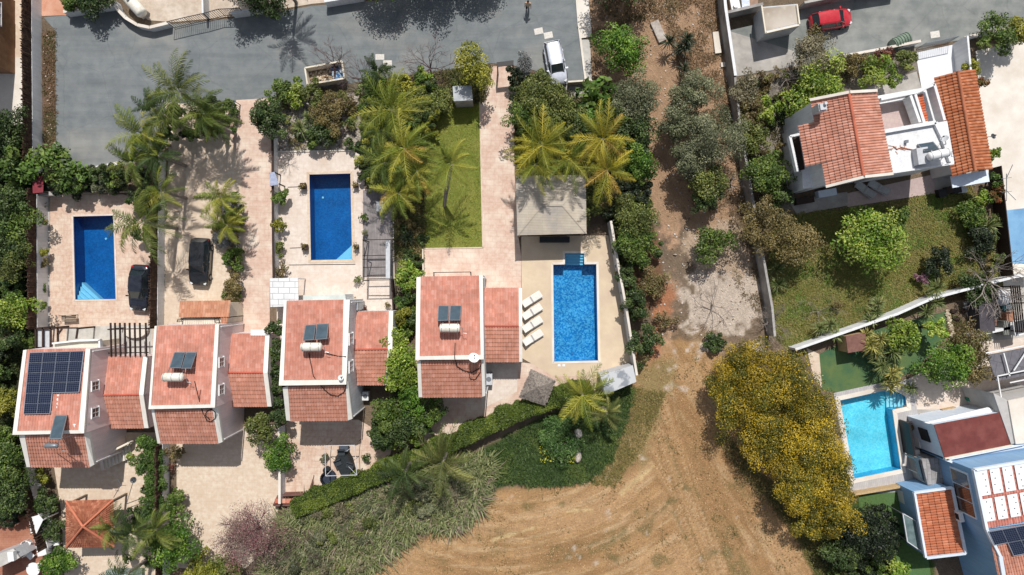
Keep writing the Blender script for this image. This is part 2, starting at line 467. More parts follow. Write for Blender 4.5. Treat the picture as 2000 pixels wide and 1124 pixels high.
def build_ground():
    st = .16
    xs = np.concatenate([[-400, -150, -80, -60], np.arange(-49, 49.01, st), [60, 80, 150, 400]])
    ys = np.concatenate([[-400, -150, -80, -50], np.arange(-29, 29.01, st), [50, 80, 150, 400]])
    X, Y = np.meshgrid(xs, ys); px = X*S+1000; py = 562-Y*S
    n1 = vnoise(X+100, Y+100, 1.6, 1); n2 = vnoise(X+100, Y+100, .5, 2, 3); n3 = vnoise(X+100, Y+100, 6, 3)
    def srgb(*c):
        m = .3*c[0]+.59*c[1]+.11*c[2]; return np.array([lin(q+(m-q)*.1)*.82 for q in c])
    col = np.zeros(X.shape + (3,))
    def mix(mask, c): 
        nonlocal col
        col = col*(1-mask[..., None]) + np.array(c)*mask[..., None]
    def sm(v, a, b): 
        t = np.clip((v-a)/(b-a), 0, 1); return t*t*(3-2*t)
    def zone(poly, c, feather=4, edge=.5):
        m = blur(inpoly(px, py, poly).astype(float), feather)
        m = sm(m + (n1-.5)*edge + (n2-.5)*edge*.6, .35, .65); mix(m, c); return m
    mix(np.ones(X.shape), srgb(150,128,106))
    mix(sm(n3, .4, .6)*.5, srgb(120,104,84))
    zone([(1150,-60),(1420,-60),(1440,160),(1440,300),(1150,300)], srgb(164,132,104), 6)
    mix(sm(n1, .5, .62)*inpoly(px, py, [(1150,-60),(1420,-60),(1440,200),(1150,200)])*.7, srgb(96,80,62))
    # dry field
    field = zone([(1230,690),(1300,660),(1400,670),(1420,760),(1480,900),(1640,1060),(1680,1200),(620,1200),(720,1124),(850,1030),(950,960),(1060,950),(1180,920),(1230,800)], srgb(200,156,106), 7, .5)
    fm = blur(inpoly(px, py, [(1230,690),(1300,660),(1400,670),(1420,760),(1480,900),(1640,1060),(1680,1200),(620,1200),(720,1124),(850,1030),(950,960),(1060,950),(1180,920),(1230,800)]).astype(float), 10)
    rr = np.hypot(px-960, py-560); th = np.arctan2(py-560, px-960)
    d2 = (px-1380)*.83-(py-760)*.55; a2 = (px-1380)*.55+(py-760)*.83
    wgt = sm(px + (py-900)*-.35, 1270, 1360)
    fu = (rr*(1-wgt)+d2*wgt)/S; fv = (th*400*(1-wgt)+a2*wgt)/S
    s1 = vnoise(fu*1.0+300, fv*.16+300, 1.2, 11, 4); s2 = vnoise(fu*2.4+300, fv*.3+300, 1.0, 12, 3)
    mix(fm*sm(s1, .5, .62)*.85, srgb(212,168,120)); mix(fm*sm(1-s1, .5, .64)*.5, srgb(168,126,82))
    mix(fm*sm(s2, .56, .72)*.55, srgb(232,198,152))
    gp = sm(vnoise(fu*.5+50, fv*.22+80, 1.3, 21, 4), .56, .70)*sm(n2, .35, .6)
    mix(fm*gp*.6*sm(rr, 330, 480), srgb(116,110,66))
    for (ax, ay, bx, by, w_) in [(1215,962,1275,912,7),(960,1056,1040,1032,5),(1110,998,1160,996,3),(1250,862,1300,835,3)]:
        t = np.clip(((px-ax)*(bx-ax)+(py-ay)*(by-ay))/((bx-ax)**2+(by-ay)**2), 0, 1)
        dd = np.hypot(px-ax-t*(bx-ax), py-ay-t*(by-ay)); mix(sm(-dd+(n2-.5)*8, -w_, -w_*.3)*.75, srgb(232,202,146))
    zone([(1240,700),(1330,690),(1290,800),(1260,900),(1200,960),(1170,930),(1230,800)], srgb(172,148,98), 9, .7)
    for (cx, cy, r_) in [(1315,978,18),(1240,1000,14),(1195,1090,22),(1260,1030,30),(1340,955,14),(1400,1080,34),(1290,1095,26),(1030,990,20),(1100,985,16)]:
        dd = np.hypot(px-cx, (py-cy)*1.6)/r_; mix(sm(1.1-dd+(n1-.5)*1.5+(n2-.5)*1.2, .2, .9)*.6, srgb(104,104,60))
    # red dirt path
    zone([(1250,40),(1290,30),(1320,160),(1330,340),(1345,420),(1320,520),(1330,600),(1310,680),(1270,720),(1262,650),(1290,560),(1300,470),(1270,380),(1265,220)], srgb(212,168,132), 8, .8)
    zone([(1275,560),(1315,540),(1322,610),(1300,640),(1285,700),(1262,740),(1262,660),(1270,620)], srgb(198,134,96), 5, .6)
    zone([(1330,100),(1400,90),(1400,170),(1330,170)], srgb(196,164,130), 6, .7)
    zone([(1340,500),(1480,510),(1494,640),(1470,668),(1400,672),(1345,668),(1330,620),(1340,570)], srgb(222,202,182), 11, 1.3)
    zone([(1320,440),(1440,400),(1480,540),(1350,530)], srgb(208,180,152), 7, .7)
    zone([(1210,430),(1280,440),(1300,560),(1260,640),(1220,600)], srgb(140,104,78), 5, .6)
    # rough lawn on the right
    zone([(1150,-60),(1420,-60),(1440,160),(1470,420),(1340,440),(1250,430),(1160,160)], srgb(194,156,122), 9, .9)
    L = [(1515,430),(1560,415),(1690,405),(1824,375),(1900,360),(1935,480),(1965,560),(1800,600),(1540,690),(1500,640),(1490,560)]
    lm = zone(L, srgb(134,138,72), 4, .4)
    mix(lm*sm(vnoise(X+9, Y+50, 2.5, 31), .48, .62)*.85, srgb(150,136,82)); mix(lm*sm(vnoise(X+90, Y+5, 1.8, 32), .5, .66)*.8, srgb(104,134,50))
    mix(lm*sm(vnoise(X+70, Y+35, 1.2, 33), .55, .68)*.6, srgb(150,138,88))
    zone([(1840,560),(1940,530),(1950,570),(1800,600)], srgb(122,96,70), 4, .6)
    # green meadow under the hedge
    zone([(840,930),(960,870),(1060,815),(1170,780),(1240,740),(1260,760),(1215,830),(1190,900),(1150,940),(1080,950),(980,945),(900,1000),(800,1040),(700,1130),(560,1130),(560,1000)], srgb(72,92,46), 5, .5)
    zone([(1420,860),(1660,1060),(1700,1150),(1640,1150),(1560,1050)], srgb(120,112,66), 6, .5)
    # gardens
    zone([(530,190),(690,165),(960,120),(960,210),(835,260),(835,490),(770,600),(765,400),(710,380),(710,296),(530,296)], srgb(132,120,98), 3, .5)
    zone([(-80,230),(60,230),(100,340),(70,640),(60,900),(110,1150),(-80,1150)], srgb(70,72,46), 5, .5)
    zone([(-80,540),(16,545),(14,600),(-80,600)], srgb(150,176,90), 1, .1)
    zone([(80,60),(110,60),(115,330),(80,330)], srgb(136,108,84), 2, .5)
    zone([(1000,140),(1180,150),(1250,380),(1190,440),(1150,380),(1010,345),(1003,200)], srgb(104,88,66), 3, .4)
    zone([(1440,160),(1640,120),(1830,80),(1840,130),(1600,200),(1530,250),(1560,400),(1500,440)], srgb(158,148,134), 4, .5)
    zone([(1560,1050),(1700,960),(1800,950),(1830,1150),(1600,1150)], srgb(78,100,44), 4, .4)
    fine = 1 + (n2-.5)[..., None]*.35
    col = np.clip(col*fine, 0, 1)
    V = np.stack([X, Y, (n1-.5)*.02*(np.abs(X) < 50) - .012], -1).reshape(-1, 3)
    ny, nx = X.shape
    I = (np.arange(ny-1)[:, None]*nx + np.arange(nx-1)[None]).ravel()
    F = np.stack([I, I+1, I+nx+1, I+nx], 1)
    ctr = V[F].mean(1); cpx = ctr[:, 0]*S+1000; cpy = 562-ctr[:, 1]*S
    kill = np.zeros(len(F), bool)
    for k, p in POOLS.items(): kill |= inpoly(cpx, cpy, grow(p, 4 if k != 'Dsteps' else 3))
    F = F[~kill]
    m, t, b = nodes('ground_soil')
    a = nd(t, 'ShaderNodeVertexColor', layer_name='col'); g = nd(t, 'ShaderNodeNewGeometry')
    fl = nd(t, 'ShaderNodeAttribute', attribute_name='flow'); mp = nd(t, 'ShaderNodeMapping'); mp.inputs['Scale'].default_value = (5, .45, 1)
    t.links.new(fl.outputs['Vector'], mp.inputs[0])
    st_ = noise(t, mp.outputs[0], 1.0, 5, .7, .3, .7)
    f1 = noise(t, g.outputs['Position'], 6, 8, .75, .25, .75)
    r1 = nd(t, 'ShaderNodeMapRange'); r1.inputs[3].default_value = .62; r1.inputs[4].default_value = 1.32; t.links.new(f1, r1.inputs[0])
    r2 = nd(t, 'ShaderNodeMapRange'); r2.inputs[3].default_value = .84; r2.inputs[4].default_value = 1.14; t.links.new(st_, r2.inputs[0])
    mu = nd(t, 'ShaderNodeMath', op='MULTIPLY'); t.links.new(r1.outputs[0], mu.inputs[0]); t.links.new(r2.outputs[0], mu.inputs[1])
    vs = nd(t, 'ShaderNodeVectorMath', op='SCALE'); t.links.new(a.outputs[0], vs.inputs[0]); t.links.new(mu.outputs[0], vs.inputs['Scale'])
    t.links.new(vs.outputs[0], b.inputs['Base Color']); b.inputs['Roughness'].default_value = .95; b.inputs['Specular IOR Level'].default_value = .1
    nn = nd(t, 'ShaderNodeTexNoise'); nn.inputs['Scale'].default_value = 14; nn.inputs['Detail'].default_value = 8; nn.inputs['Roughness'].default_value = .7
    t.links.new(g.outputs['Position'], nn.inputs['Vector'])
    bp = nd(t, 'ShaderNodeBump'); bp.inputs['Strength'].default_value = .9; bp.inputs['Distance'].default_value = .2
    t.links.new(nn.outputs[0], bp.inputs['Height']); t.links.new(bp.outputs[0], b.inputs['Normal'])
    o = np_mesh('ground', V, F, m, cols=col.reshape(-1, 3), smooth=True)
    at = o.data.attributes.new('flow', 'FLOAT_VECTOR', 'POINT')
    at.data.foreach_set('vector', np.stack([fu, fv, fu*0], -1).reshape(-1, 3).astype(np.float32).ravel())
    o['kind'] = 'structure'
build_ground()

# ================================================================ ROADS AND PAVING (sheets, each 4 mm above the last)
Z = .012
sheet('road', [(108,60),(85,34),(135,30),(232,20),(262,50),(302,62),(338,48),(480,34),(610,12),(700,4),(860,-6),(1126,-40),(1134,80),(1146,163),(1062,168),(1052,140),(1000,128),(960,124),(905,132),(700,160),(600,178),(520,196),(470,204),(440,212),(330,270),(290,318),(228,324),(110,328)], asphalt, Z)
sheet('road', [(1420,60),(1475,48),(1562,40),(1564,14),(1700,-20),(2080,-60),(2080,30),(1900,66),(1885,78),(1790,92),(1650,118),(1555,130),(1438,150)], asphalt2, Z)
sheet('courtyard_paving', [(232,-80),(560,-80),(700,-60),(700,0),(610,8),(480,30),(338,44),(290,40),(262,20)], M('worn_courtyard', C(208,190,170), C(188,168,148), 2.5, C(222,206,188), .6, .85, .15, 20, lo3=.5), Z+.004)
sheet('courtyard_paving', [(78,-60),(132,-60),(134,30),(82,32)], orangepave, Z+.004)
sheet('yard', [(-80,110),(42,110),(48,250),(-80,250)], whiteconc, Z)
sheet('path', [(-80,-60),(42,-60),(42,112),(-80,112)], creampave, Z+.002)
sheet('driveway', [(462,196),(530,192),(532,300),(534,560),(527,560),(527,660),(470,660),(475,480),(470,320),(440,250)], pinkpave, Z+.008)
sheet('driveway', [(322,200),(440,212),(470,204),(474,350),(480,480),(474,660),(318,660),(316,480),(330,300)], creampave, Z+.004)
sheet('driveway', [(958,130),(1000,130),(1004,160),(1005,340),(1012,460),(1018,500),(1018,740),(945,740),(835,740),(820,600),(828,486),(942,484),(936,200)], pinkpave, Z+.004)
sheet('patio', [(98,380),(240,380),(303,400),(303,640),(300,700),(98,700)], rosepave, Z+.004, holes=[grow(POOLS['A'], 1)])
sheet('patio', [(543,298),(714,294),(712,370),(768,370),(772,620),(770,700),(540,700)], palepave, Z+.004, holes=[grow(POOLS['C'], 1)])
deckD = [(1018,462),(1188,460),(1214,590),(1236,735),(1170,735),(1080,735),(1020,700)]
outD = [(1080,517),(1103,516.5),(1103,495),(1141,495),(1141.5,516.3),(1165,516),(1168.5,705),(1082,707)]
sheet('pool_deck', deckD, sandpave, Z+.008, holes=[outD])
sheet('patio', [(940,700),(1082,715),(1180,725),(1240,735),(1240,748),(1150,765),(1040,800),(950,835),(870,872),(835,880),(810,800),(810,700)], pinkpave, Z+.002)
sheet('patio', [(560,820),(700,820),(770,860),(752,925),(690,955),(600,985),(556,985)], rosepave, Z+.004)
sheet('courtyard_paving', [(345,840),(545,830),(545,985),(532,1060),(480,1110),(345,1110)], creampave, Z+.004)
sheet('courtyard_paving', [(95,845),(308,845),(308,1200),(130,1200),(120,1000)], creampave, Z+.006)
sheet('path', [(-60,960),(90,960),(95,1200),(-60,1200)], terracotta, Z+.002)
sheet('patio_slab', [(130,640),(298,634),(298,720),(130,700)], concrete, Z+.012)
sheet('lawn', [(832,262),(870,205),(936,200),(942,484),(828,486),(826,400)], lawnM, Z+.001)
sheet('pavement', [(1122,-40),(1146,-40),(1156,73),(1134,76)], whiteconc, .1)
sheet('pavement', [(1134,79),(1152,78),(1156,163),(1146,163)], concrete, .08)
sheet('patio', [(1100,168),(1154,164),(1156,190),(1110,192)], greyconc, Z+.002)
# right side
sheet('yard', [(1418,150),(1434,150),(1560,128),(1550,100),(1420,60)], greyconc, Z+.006)
sheet('courtyard_paving', [(1905,100),(2080,60),(2080,600),(1962,600),(1950,410),(1925,330)], whiteconc, Z+.004)
sheet('driveway', [(1788,104),(1878,84),(1890,150),(1830,165),(1800,175)], whitefloor, Z+.008)
sheet('garden_path', [(1640,190),(1790,140),(1800,175),(1720,215),(1640,215)], greyconc, Z+.004)
sheet('patio', [(1655,378),(1828,340),(1826,378),(1655,405)], mauvepave, Z+.012)
sheet('patio', [(1540,392),(1655,375),(1655,402),(1556,420)], greyconc, Z+.006)
sheet('patio', [(1826,338),(1900,330),(1880,372),(1826,378)], greyconc, Z+.002)
sheet('blue_court', [(1950,413),(2080,398),(2080,515),(1966,516)], bluecourt, Z+.014)
sheet('artificial_lawn', [(1600,692),(1680,652),(1850,608),(1852,655),(1790,720),(1745,745),(1645,768),(1606,762)], turfdark, Z+.004)
sheet('artificial_lawn', [(1676,968),(1790,948),(1830,1200),(1700,1200)], turfM, Z+.004)
sheet('patio', [(1575,680),(1600,692),(1607,760),(1590,740)], creampave, Z+.002)
sheet('patio', [(1775,740),(1850,700),(1945,640),(2080,600),(2080,800),(1960,800),(1810,850),(1780,800)], palepave, Z+.002)
sheet('courtyard_paving', [(1880,590),(2080,540),(2080,650),(1905,670)], concrete, Z+.006)
outR = grow(POOLS['R'], 0)
sheet('pool_deck', [(1628,768),(1720,748),(1780,740),(1800,850),(1790,960),(1662,965)], greydeck, Z+.008, holes=[outR])
sheet('side_yard', [(1790,800),(1850,800),(1860,980),(1780,1010)], greyconc, Z+.006)
sheet('gravel_bed', [(543,200),(700,180),(708,296),(543,297)], M('gravel', C(170,158,142), C(130,118,102), 8, C(200,190,178), 2, .95, .6, 30), Z)
sheet('gravel_bed', [(74,380),(97,380),(100,640),(74,640)], greyconc, Z+.002)
sheet('side_path', [(940,700),(1012,700),(1010,765),(940,800)], palepave, Z+.010)
sheet('deck', [(709,372),(768,372),(767,549),(709,549)], darkdeck, Z+.010)
sheet('driveway', [(545,540),(770,540),(770,620),(545,620)], palepave, Z+.012)

# utility covers in the road
for k, (x, y, w_, h_, a, lb) in enumerate([(1052,61.5,17,12,.2,'pale square utility cover left of its twin near the walking person'),(1071,69.5,17,12,.2,'pale square utility cover right of its twin above the silver car'),
        (742,112,17,11,0,'pale square utility cover on the road above the palm garden'),(757,124,17,11,0,'pale square utility cover half under the palm garden edge'),(1826,68,18,13,.15,'pale square utility cover on the road above the driveway gate')]):
    c = P(x, y); mb = MB(); mb.box((c.x, c.y, .022), (w_/S, h_/S, .02), a); mb.box((c.x, c.y, .034), (w_/S*.86, h_/S*.82, .006), a)
    tag(mb.build('utility_cover', M('cover_concrete', C(226,220,210), C(205,198,188), 6)), lb, 'manhole cover', 'utility covers in the road')
# kerb edges
def kerb(pts, w_=.14, h_=.12, m=whiteconc, name='kerb'):
    mb = MB()
    for a, b in zip(pts, pts[1:]):
        A = P(*a); B = P(*b); mb.bar((A.x, A.y, h_/2), (B.x, B.y, h_/2), w_, h_)
    o = mb.build(name, m); o['kind'] = 'structure'; return o
kerb([(1123,-40),(1130,50),(1144,162)], .18, .14)
kerb([(240,318),(178,331)], .3, .14)
kerb([(543,297),(714,294)], .12, .1)
kerb([(98,380),(300,374)], .1, .1, rosepave)
kerb([(937,200),(943,484)], .1, .06, creampave)
kerb([(828,486),(944,484)], .1, .06, creampave)

# ================================================================ POOLS
def caustic_tile_mat(name, a, b_, c_, sc=9):
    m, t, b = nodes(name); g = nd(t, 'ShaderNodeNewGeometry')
    v = nd(t, 'ShaderNodeTexVoronoi'); v.inputs['Scale'].default_value = sc; t.links.new(g.outputs['Position'], v.inputs['Vector'])  # tile cell colours imitate the sunlit ripple speckle in the water
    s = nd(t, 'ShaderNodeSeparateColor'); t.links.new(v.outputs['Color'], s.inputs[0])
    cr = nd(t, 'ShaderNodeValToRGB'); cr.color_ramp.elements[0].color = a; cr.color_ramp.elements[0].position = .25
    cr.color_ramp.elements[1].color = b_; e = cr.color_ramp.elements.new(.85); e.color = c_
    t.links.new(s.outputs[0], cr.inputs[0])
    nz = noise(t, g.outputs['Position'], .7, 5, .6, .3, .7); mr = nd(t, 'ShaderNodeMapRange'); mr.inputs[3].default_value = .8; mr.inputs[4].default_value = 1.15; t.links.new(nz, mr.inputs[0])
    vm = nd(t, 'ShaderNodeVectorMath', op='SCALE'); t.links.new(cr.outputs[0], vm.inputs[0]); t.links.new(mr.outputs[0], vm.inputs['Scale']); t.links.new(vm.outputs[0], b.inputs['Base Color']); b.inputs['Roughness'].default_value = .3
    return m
def water_mat(name, tint, wave=1.0):
    m, t, b = nodes(name)
    t.nodes.remove(b)
    tr = nd(t, 'ShaderNodeBsdfTransparent'); tr.inputs[0].default_value = tint
    gl = nd(t, 'ShaderNodeBsdfGlossy'); gl.inputs['Roughness'].default_value = .05
    fr = nd(t, 'ShaderNodeFresnel'); fr.inputs[0].default_value = 1.33
    g = nd(t, 'ShaderNodeNewGeometry'); n = nd(t, 'ShaderNodeTexNoise'); n.inputs['Scale'].default_value = 5; n.inputs['Detail'].default_value = 3
    t.links.new(g.outputs['Position'], n.inputs['Vector'])
    bp = nd(t, 'ShaderNodeBump'); bp.inputs['Strength'].default_value = .5*wave; bp.inputs['Distance'].default_value = .1
    t.links.new(n.outputs[0], bp.inputs['Height'])
    t.links.new(bp.outputs[0], gl.inputs['Normal']); t.links.new(bp.outputs[0], fr.inputs['Normal'])
    mx = nd(t, 'ShaderNodeMixShader'); t.links.new(fr.outputs[0], mx.inputs[0]); t.links.new(tr.outputs[0], mx.inputs[1]); t.links.new(gl.outputs[0], mx.inputs[2])
    t.links.new(mx.outputs[0], t.nodes['Material Output'].inputs[0])
    return m
waterM = water_mat('pool_water_surface', (.52, .80, .93, 1))
waterR = water_mat('pale_pool_water_surface', (.66, .93, .98, 1))
deepT = caustic_tile_mat('deep_blue_caustic_tiles', C(8,104,174), C(14,112,184), C(24,124,194))
midT = caustic_tile_mat('azure_caustic_tiles', C(16,142,208), C(54,168,226), C(136,212,244))
paleT = caustic_tile_mat('pale_caustic_tiles', C(118,222,244), C(140,230,248), C(160,238,250))
stepT = M('pool_step_tiles', C(196,232,246), C(210,240,250), 6)
stepB = M('pool_step_tiles_blue', C(90,150,200), C(60,130,190), 6)
wallT = caustic_tile_mat('pale_wall_caustic_tiles', C(40,170,225), C(50,180,232), C(70,190,236))
def pool(name, poly, label, tile, water, depth=1.35, coping=7, stp=None, cop=None, z_edge=.05, wl=-.14, wallm=None):
    pts = [P(*p) for p in poly]
    if sum(pts[i].x*pts[(i+1) % len(pts)].y - pts[(i+1) % len(pts)].x*pts[i].y for i in range(len(pts))) < 0: pts = pts[::-1]
    c = sum(pts, Vector()) / len(pts)
    root = thing(name, label, 'swimming pool', (c.x, c.y, 0))
    n = len(pts); mb = MB()
    lo = [(p.x, p.y, -depth) for p in pts]; hi = [(p.x, p.y, .02) for p in pts]
    mb.add(lo, [tuple(range(n))])
    if wallm is None: mb.add(lo + hi, [(i, n+i, n+(i+1) % n, (i+1) % n) for i in range(n)])
    mb.build('basin', tile, root)
    if wallm is not None:
        m3 = MB(); m3.add(lo + hi, [(i, n+i, n+(i+1) % n, (i+1) % n) for i in range(n)]); m3.build('basin_wall', wallm, root)
    m2 = MB(); m2.add([(p.x, p.y, wl) for p in pts], [tuple(range(n))])
    m2.build('water', water, root)
    m4 = MB(); w_ = coping / S
    for i in range(n):
        a, b = pts[i], pts[(i+1) % n]; d = (b-a).normalized(); o = Vector((d.y, -d.x, 0))
        l, r = pts[i-1], pts[(i+2) % n]
        da = (a-l).normalized(); db = (r-b).normalized()
        oa = (o + Vector((da.y, -da.x, 0))); oa = oa / max(.3, oa.dot(o)); ob = (o + Vector((db.y, -db.x, 0))); ob = ob / max(.3, ob.dot(o))
        q = [a - o*.02, b - o*.02, b + ob*w_, a + oa*w_]
        m4.hexa([(v.x, v.y, -.03) for v in q], [(v.x, v.y, z_edge) for v in q])
    m4.build('coping', cop or whiteconc, root)
    return root
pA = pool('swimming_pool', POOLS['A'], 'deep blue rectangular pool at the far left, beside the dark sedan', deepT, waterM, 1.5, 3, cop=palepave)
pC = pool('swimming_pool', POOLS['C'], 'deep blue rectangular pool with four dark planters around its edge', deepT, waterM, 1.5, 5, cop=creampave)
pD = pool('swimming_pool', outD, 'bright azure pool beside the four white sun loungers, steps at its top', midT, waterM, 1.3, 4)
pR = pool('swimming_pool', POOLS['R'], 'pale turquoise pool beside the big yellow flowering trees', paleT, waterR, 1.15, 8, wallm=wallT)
# steps: corner stairs and straight stairs
def corner_steps(root, corner, dx, dy, n, mat, first=-.25):
    for k in range(n):
        a = (n - k)
        mb = MB(); f = a / n; x, y = corner
        tri = [P(x, y), P(x + dx*f, y), P(x, y + dy*f)]
        if (tri[1]-tri[0]).cross(tri[2]-tri[0]).z < 0: tri = tri[::-1]
        c = [Vector((p.x, p.y, 0)) for p in tri]
        mb.prism([(p.x, p.y) for p in c], -1.45 + .001*k, first - (n - 1 - k) * .2); mb.build('step', mat, root)
corner_steps(pA, (148,585), 36, -33, 4, stepT)
corner_steps(pC, (687.5,507), -36, -33, 4, stepT)
for k in range(4):
    mb = MB(); slab(mb, [(1103.5,496+k*5.4),(1140.6,496+k*5.4),(1140.8,501.4+k*5.4),(1103.8,501.4+k*5.4)], -1.25, -.18-.16*k); mb.build('step', stepT, pD)
for k in range(5):
    f0 = k/5; f1 = (k+1)/5
    L_ = lambda f: (1742+28*f, 762+13*f); Q_ = lambda f: (1743+28*f, 800-5*f)
    mb = MB(); slab(mb, [L_(f0), L_(f1), Q_(f1), Q_(f0)], -1.1, -.95+.15*k); mb.build('step', stepT, pR)
for root, (x, y) in ((pA, (201,466)), (pC, (628,385))):
    c = P(x, y, -1.0); mb = MB(); mb.disc((c.x*1.0, c.y), .10, -1.49, -1.44, 10); mb.build('pool_light', stepT, root)
c = P(1120.5, 693); mb = MB(); mb.disc((c.x, c.y), .16, -1.29, -1.22, 14); mb.build('floor_drain', stepB, pD)
for x, y in ((1092,714),(1101,714)):
    c = P(x, y); mb = MB(); mb.box((c.x, c.y, .04), (.24, .2, .03))
    mb.disc((c.x, c.y), .07, .055, .062, 10)
    tag(mb.build('skimmer_lid', whiteplastic), 'white skimmer lid at the lower edge of the azure pool, ' + ('left' if x < 1096 else 'right') + ' of the pair', 'pool lid')

# ================================================================ WALLS AND FENCES
def wall(name, pts, h, t, mat, label, cat='wall', fence=None, cap=None, z0=0, hs=None):
    "pts are ground pixels of the wall line"
    mb = MB(); fb = MB(); cb = MB()
    for i, (a, b) in enumerate(zip(pts, pts[1:])):
        A = P(*a); B = P(*b); hh = h
        mb.bar((A.x, A.y, z0+hh/2), (B.x, B.y, z0+hh/2), t, hh)
        if cap: cb.bar((A.x, A.y, z0+hh+.03), (B.x, B.y, z0+hh+.03), t+.06, .06)
        if fence:
            n = max(2, int((B-A).length / .09))
            for k in range(n):
                q = A.lerp(B, (k+random.random())/n); z = h+fence*random.uniform(.8, 1.08)
                j = Vector((random.uniform(-.10,.10), random.uniform(-.08,.08), 0))
                fb.bar((q.x, q.y, h-.05), (q.x+j.x, q.y+j.y, z), random.uniform(.05,.1), .06)
            fb.bar((A.x, A.y, h+fence*.45), (B.x, B.y, h+fence*.45), .05, fence*.9)
    root = thing(name, label, cat, P(*pts[0]))
    mb.build('wall_body', mat, root)
    if fence: fb.build('brush_screen', brushfence, root)
    if cap: cb.build('coping', cap, root)
    return root
wall('garden_wall', [(80,-60),(80,80),(82,340)], 1.25, .16, whitewall, 'white wall topped by a brown brush screen beside the dirt strip and road', fence=1.2)
wall('garden_wall', [(92,375),(93,640)], 1.4, .16, whitewall, 'white wall with brown brush screen left of the first pool patio', fence=1.15)
wall('garden_wall', [(322,300),(319,640)], 1.15, .16, whitewall, 'white wall with brown brush screen between the two black cars', fence=1.2)
wall('garden_wall', [(329,862),(330,1180)], 1.15, .16, whitewall, 'white wall with brown brush screen right of the tiled gazebo garden', fence=1.2)
wall('garden_wall', [(58,880),(82,960),(110,1060)], 1.2, .16, whitewall, 'white wall with brown brush screen left of the tiled gazebo', fence=1.2)
wall('garden_wall', [(541,210),(542,300),(543,470),(545,590)], 1.2, .15, whitewall, 'white wall with dark slatted top left of the pool with planters', fence=None, cap=slat)
wall('garden_wall', [(556,830),(556,975)], 1.3, .16, whitewall, 'white wall between the large bare courtyard and the furnished patio', cap=whiteconc)
wall('garden_wall', [(769,545),(772,620)], 1.0, .12, slat, 'dark slatted screen beside the deck and bright green bush', 'fence')
wall('garden_wall', [(1187,436),(1201,520),(1216,600),(1236,728)], 1.9, .14, lightgrey, 'pale grey wall right of the azure pool', cap=whiteconc)
wall('garden_wall', [(1108,166),(1153,163),(1156,190)], .9, .14, creamwall, 'low cream corner wall below the silver car')
wall('garden_wall', [(1399,-50),(1405,30),(1424,160)], 1.7, .18, greywall, 'wall with white top between the dirt lot and the grey yard', cap=whitewall)
wall('garden_wall', [(1424,160),(1434,250),(1452,360),(1472,470),(1495,600),(1500,655)], 1.6, .2, greywall, 'long rough grey boundary wall right of the dirt lot')
wall('garden_wall', [(1540,680),(1640,645),(1735,612),(1800,583),(1960,541),(2060,530)], 1.5, .22, whitewall, 'diagonal white wall below the rough lawn')
wall('garden_wall', [(1630,118),(1700,105),(1786,88)], .9, .16, whitewall, 'white street wall left of the metal driveway gate', cap=whiteconc)
wall('garden_wall', [(1870,82),(1900,74),(1980,60)], .9, .16, whitewall, 'white street wall right of the metal driveway gate', cap=whiteconc)
wall('garden_wall', [(1862,86),(1868,150)], 1.9, .16, whitewall, 'tall white side wall of the white villa driveway')
wall('garden_wall', [(1410,38),(1478,22)], 1.5, .18, greywall, 'grey crosswall left of the walled bin store', cap=greywall)
wall('garden_wall', [(1558,18),(1640,2),(1740,-14)], 1.4, .2, greywall, 'dark grey wall above the red car')
wall('garden_wall', [(138,32),(234,18)], .95, .2, whitewall, 'white wall left of the fuel tank', cap=whiteconc)
wall('garden_wall', [(234,10),(240,26),(255,42),(278,56),(302,61),(338,52)], .8, .2, whitewall, 'curved white wall around the fuel tank', cap=whiteconc)
wall('garden_wall', [(405,-60),(408,38)], 1.2, .15, whitewall, 'white cross wall in the courtyard behind the iron gate')
wall('garden_wall', [(460,34),(520,26)], 1.0, .2, whitewall, 'short white wall left of the roadside palm')
wall('garden_wall', [(640,12),(712,0)], 1.1, .3, whitewall, 'white wall at the top edge above the tree shadows')
wall('garden_wall', [(180,332),(238,322)], .55, .2, whitewall, 'low white wall at the bottom of the left road')
wall('garden_wall', [(828,488),(829,540)], .9, .1, creamwall, 'thin cream wall beside the lower left of the mown lawn')
wall('garden_wall', [(1932,330),(1955,540)], 1.5, .08, slat, 'dark slatted fence left of the blue court', 'fence')
wall('garden_wall', [(1880,655),(2020,625)], 1.2, .25, whitewall, 'short white wall at the far right beside the grey awning')
wall('garden_wall', [(1661,962),(1790,940)], .7, .2, tanwood, 'tan timber fence below the turquoise pool', 'fence')
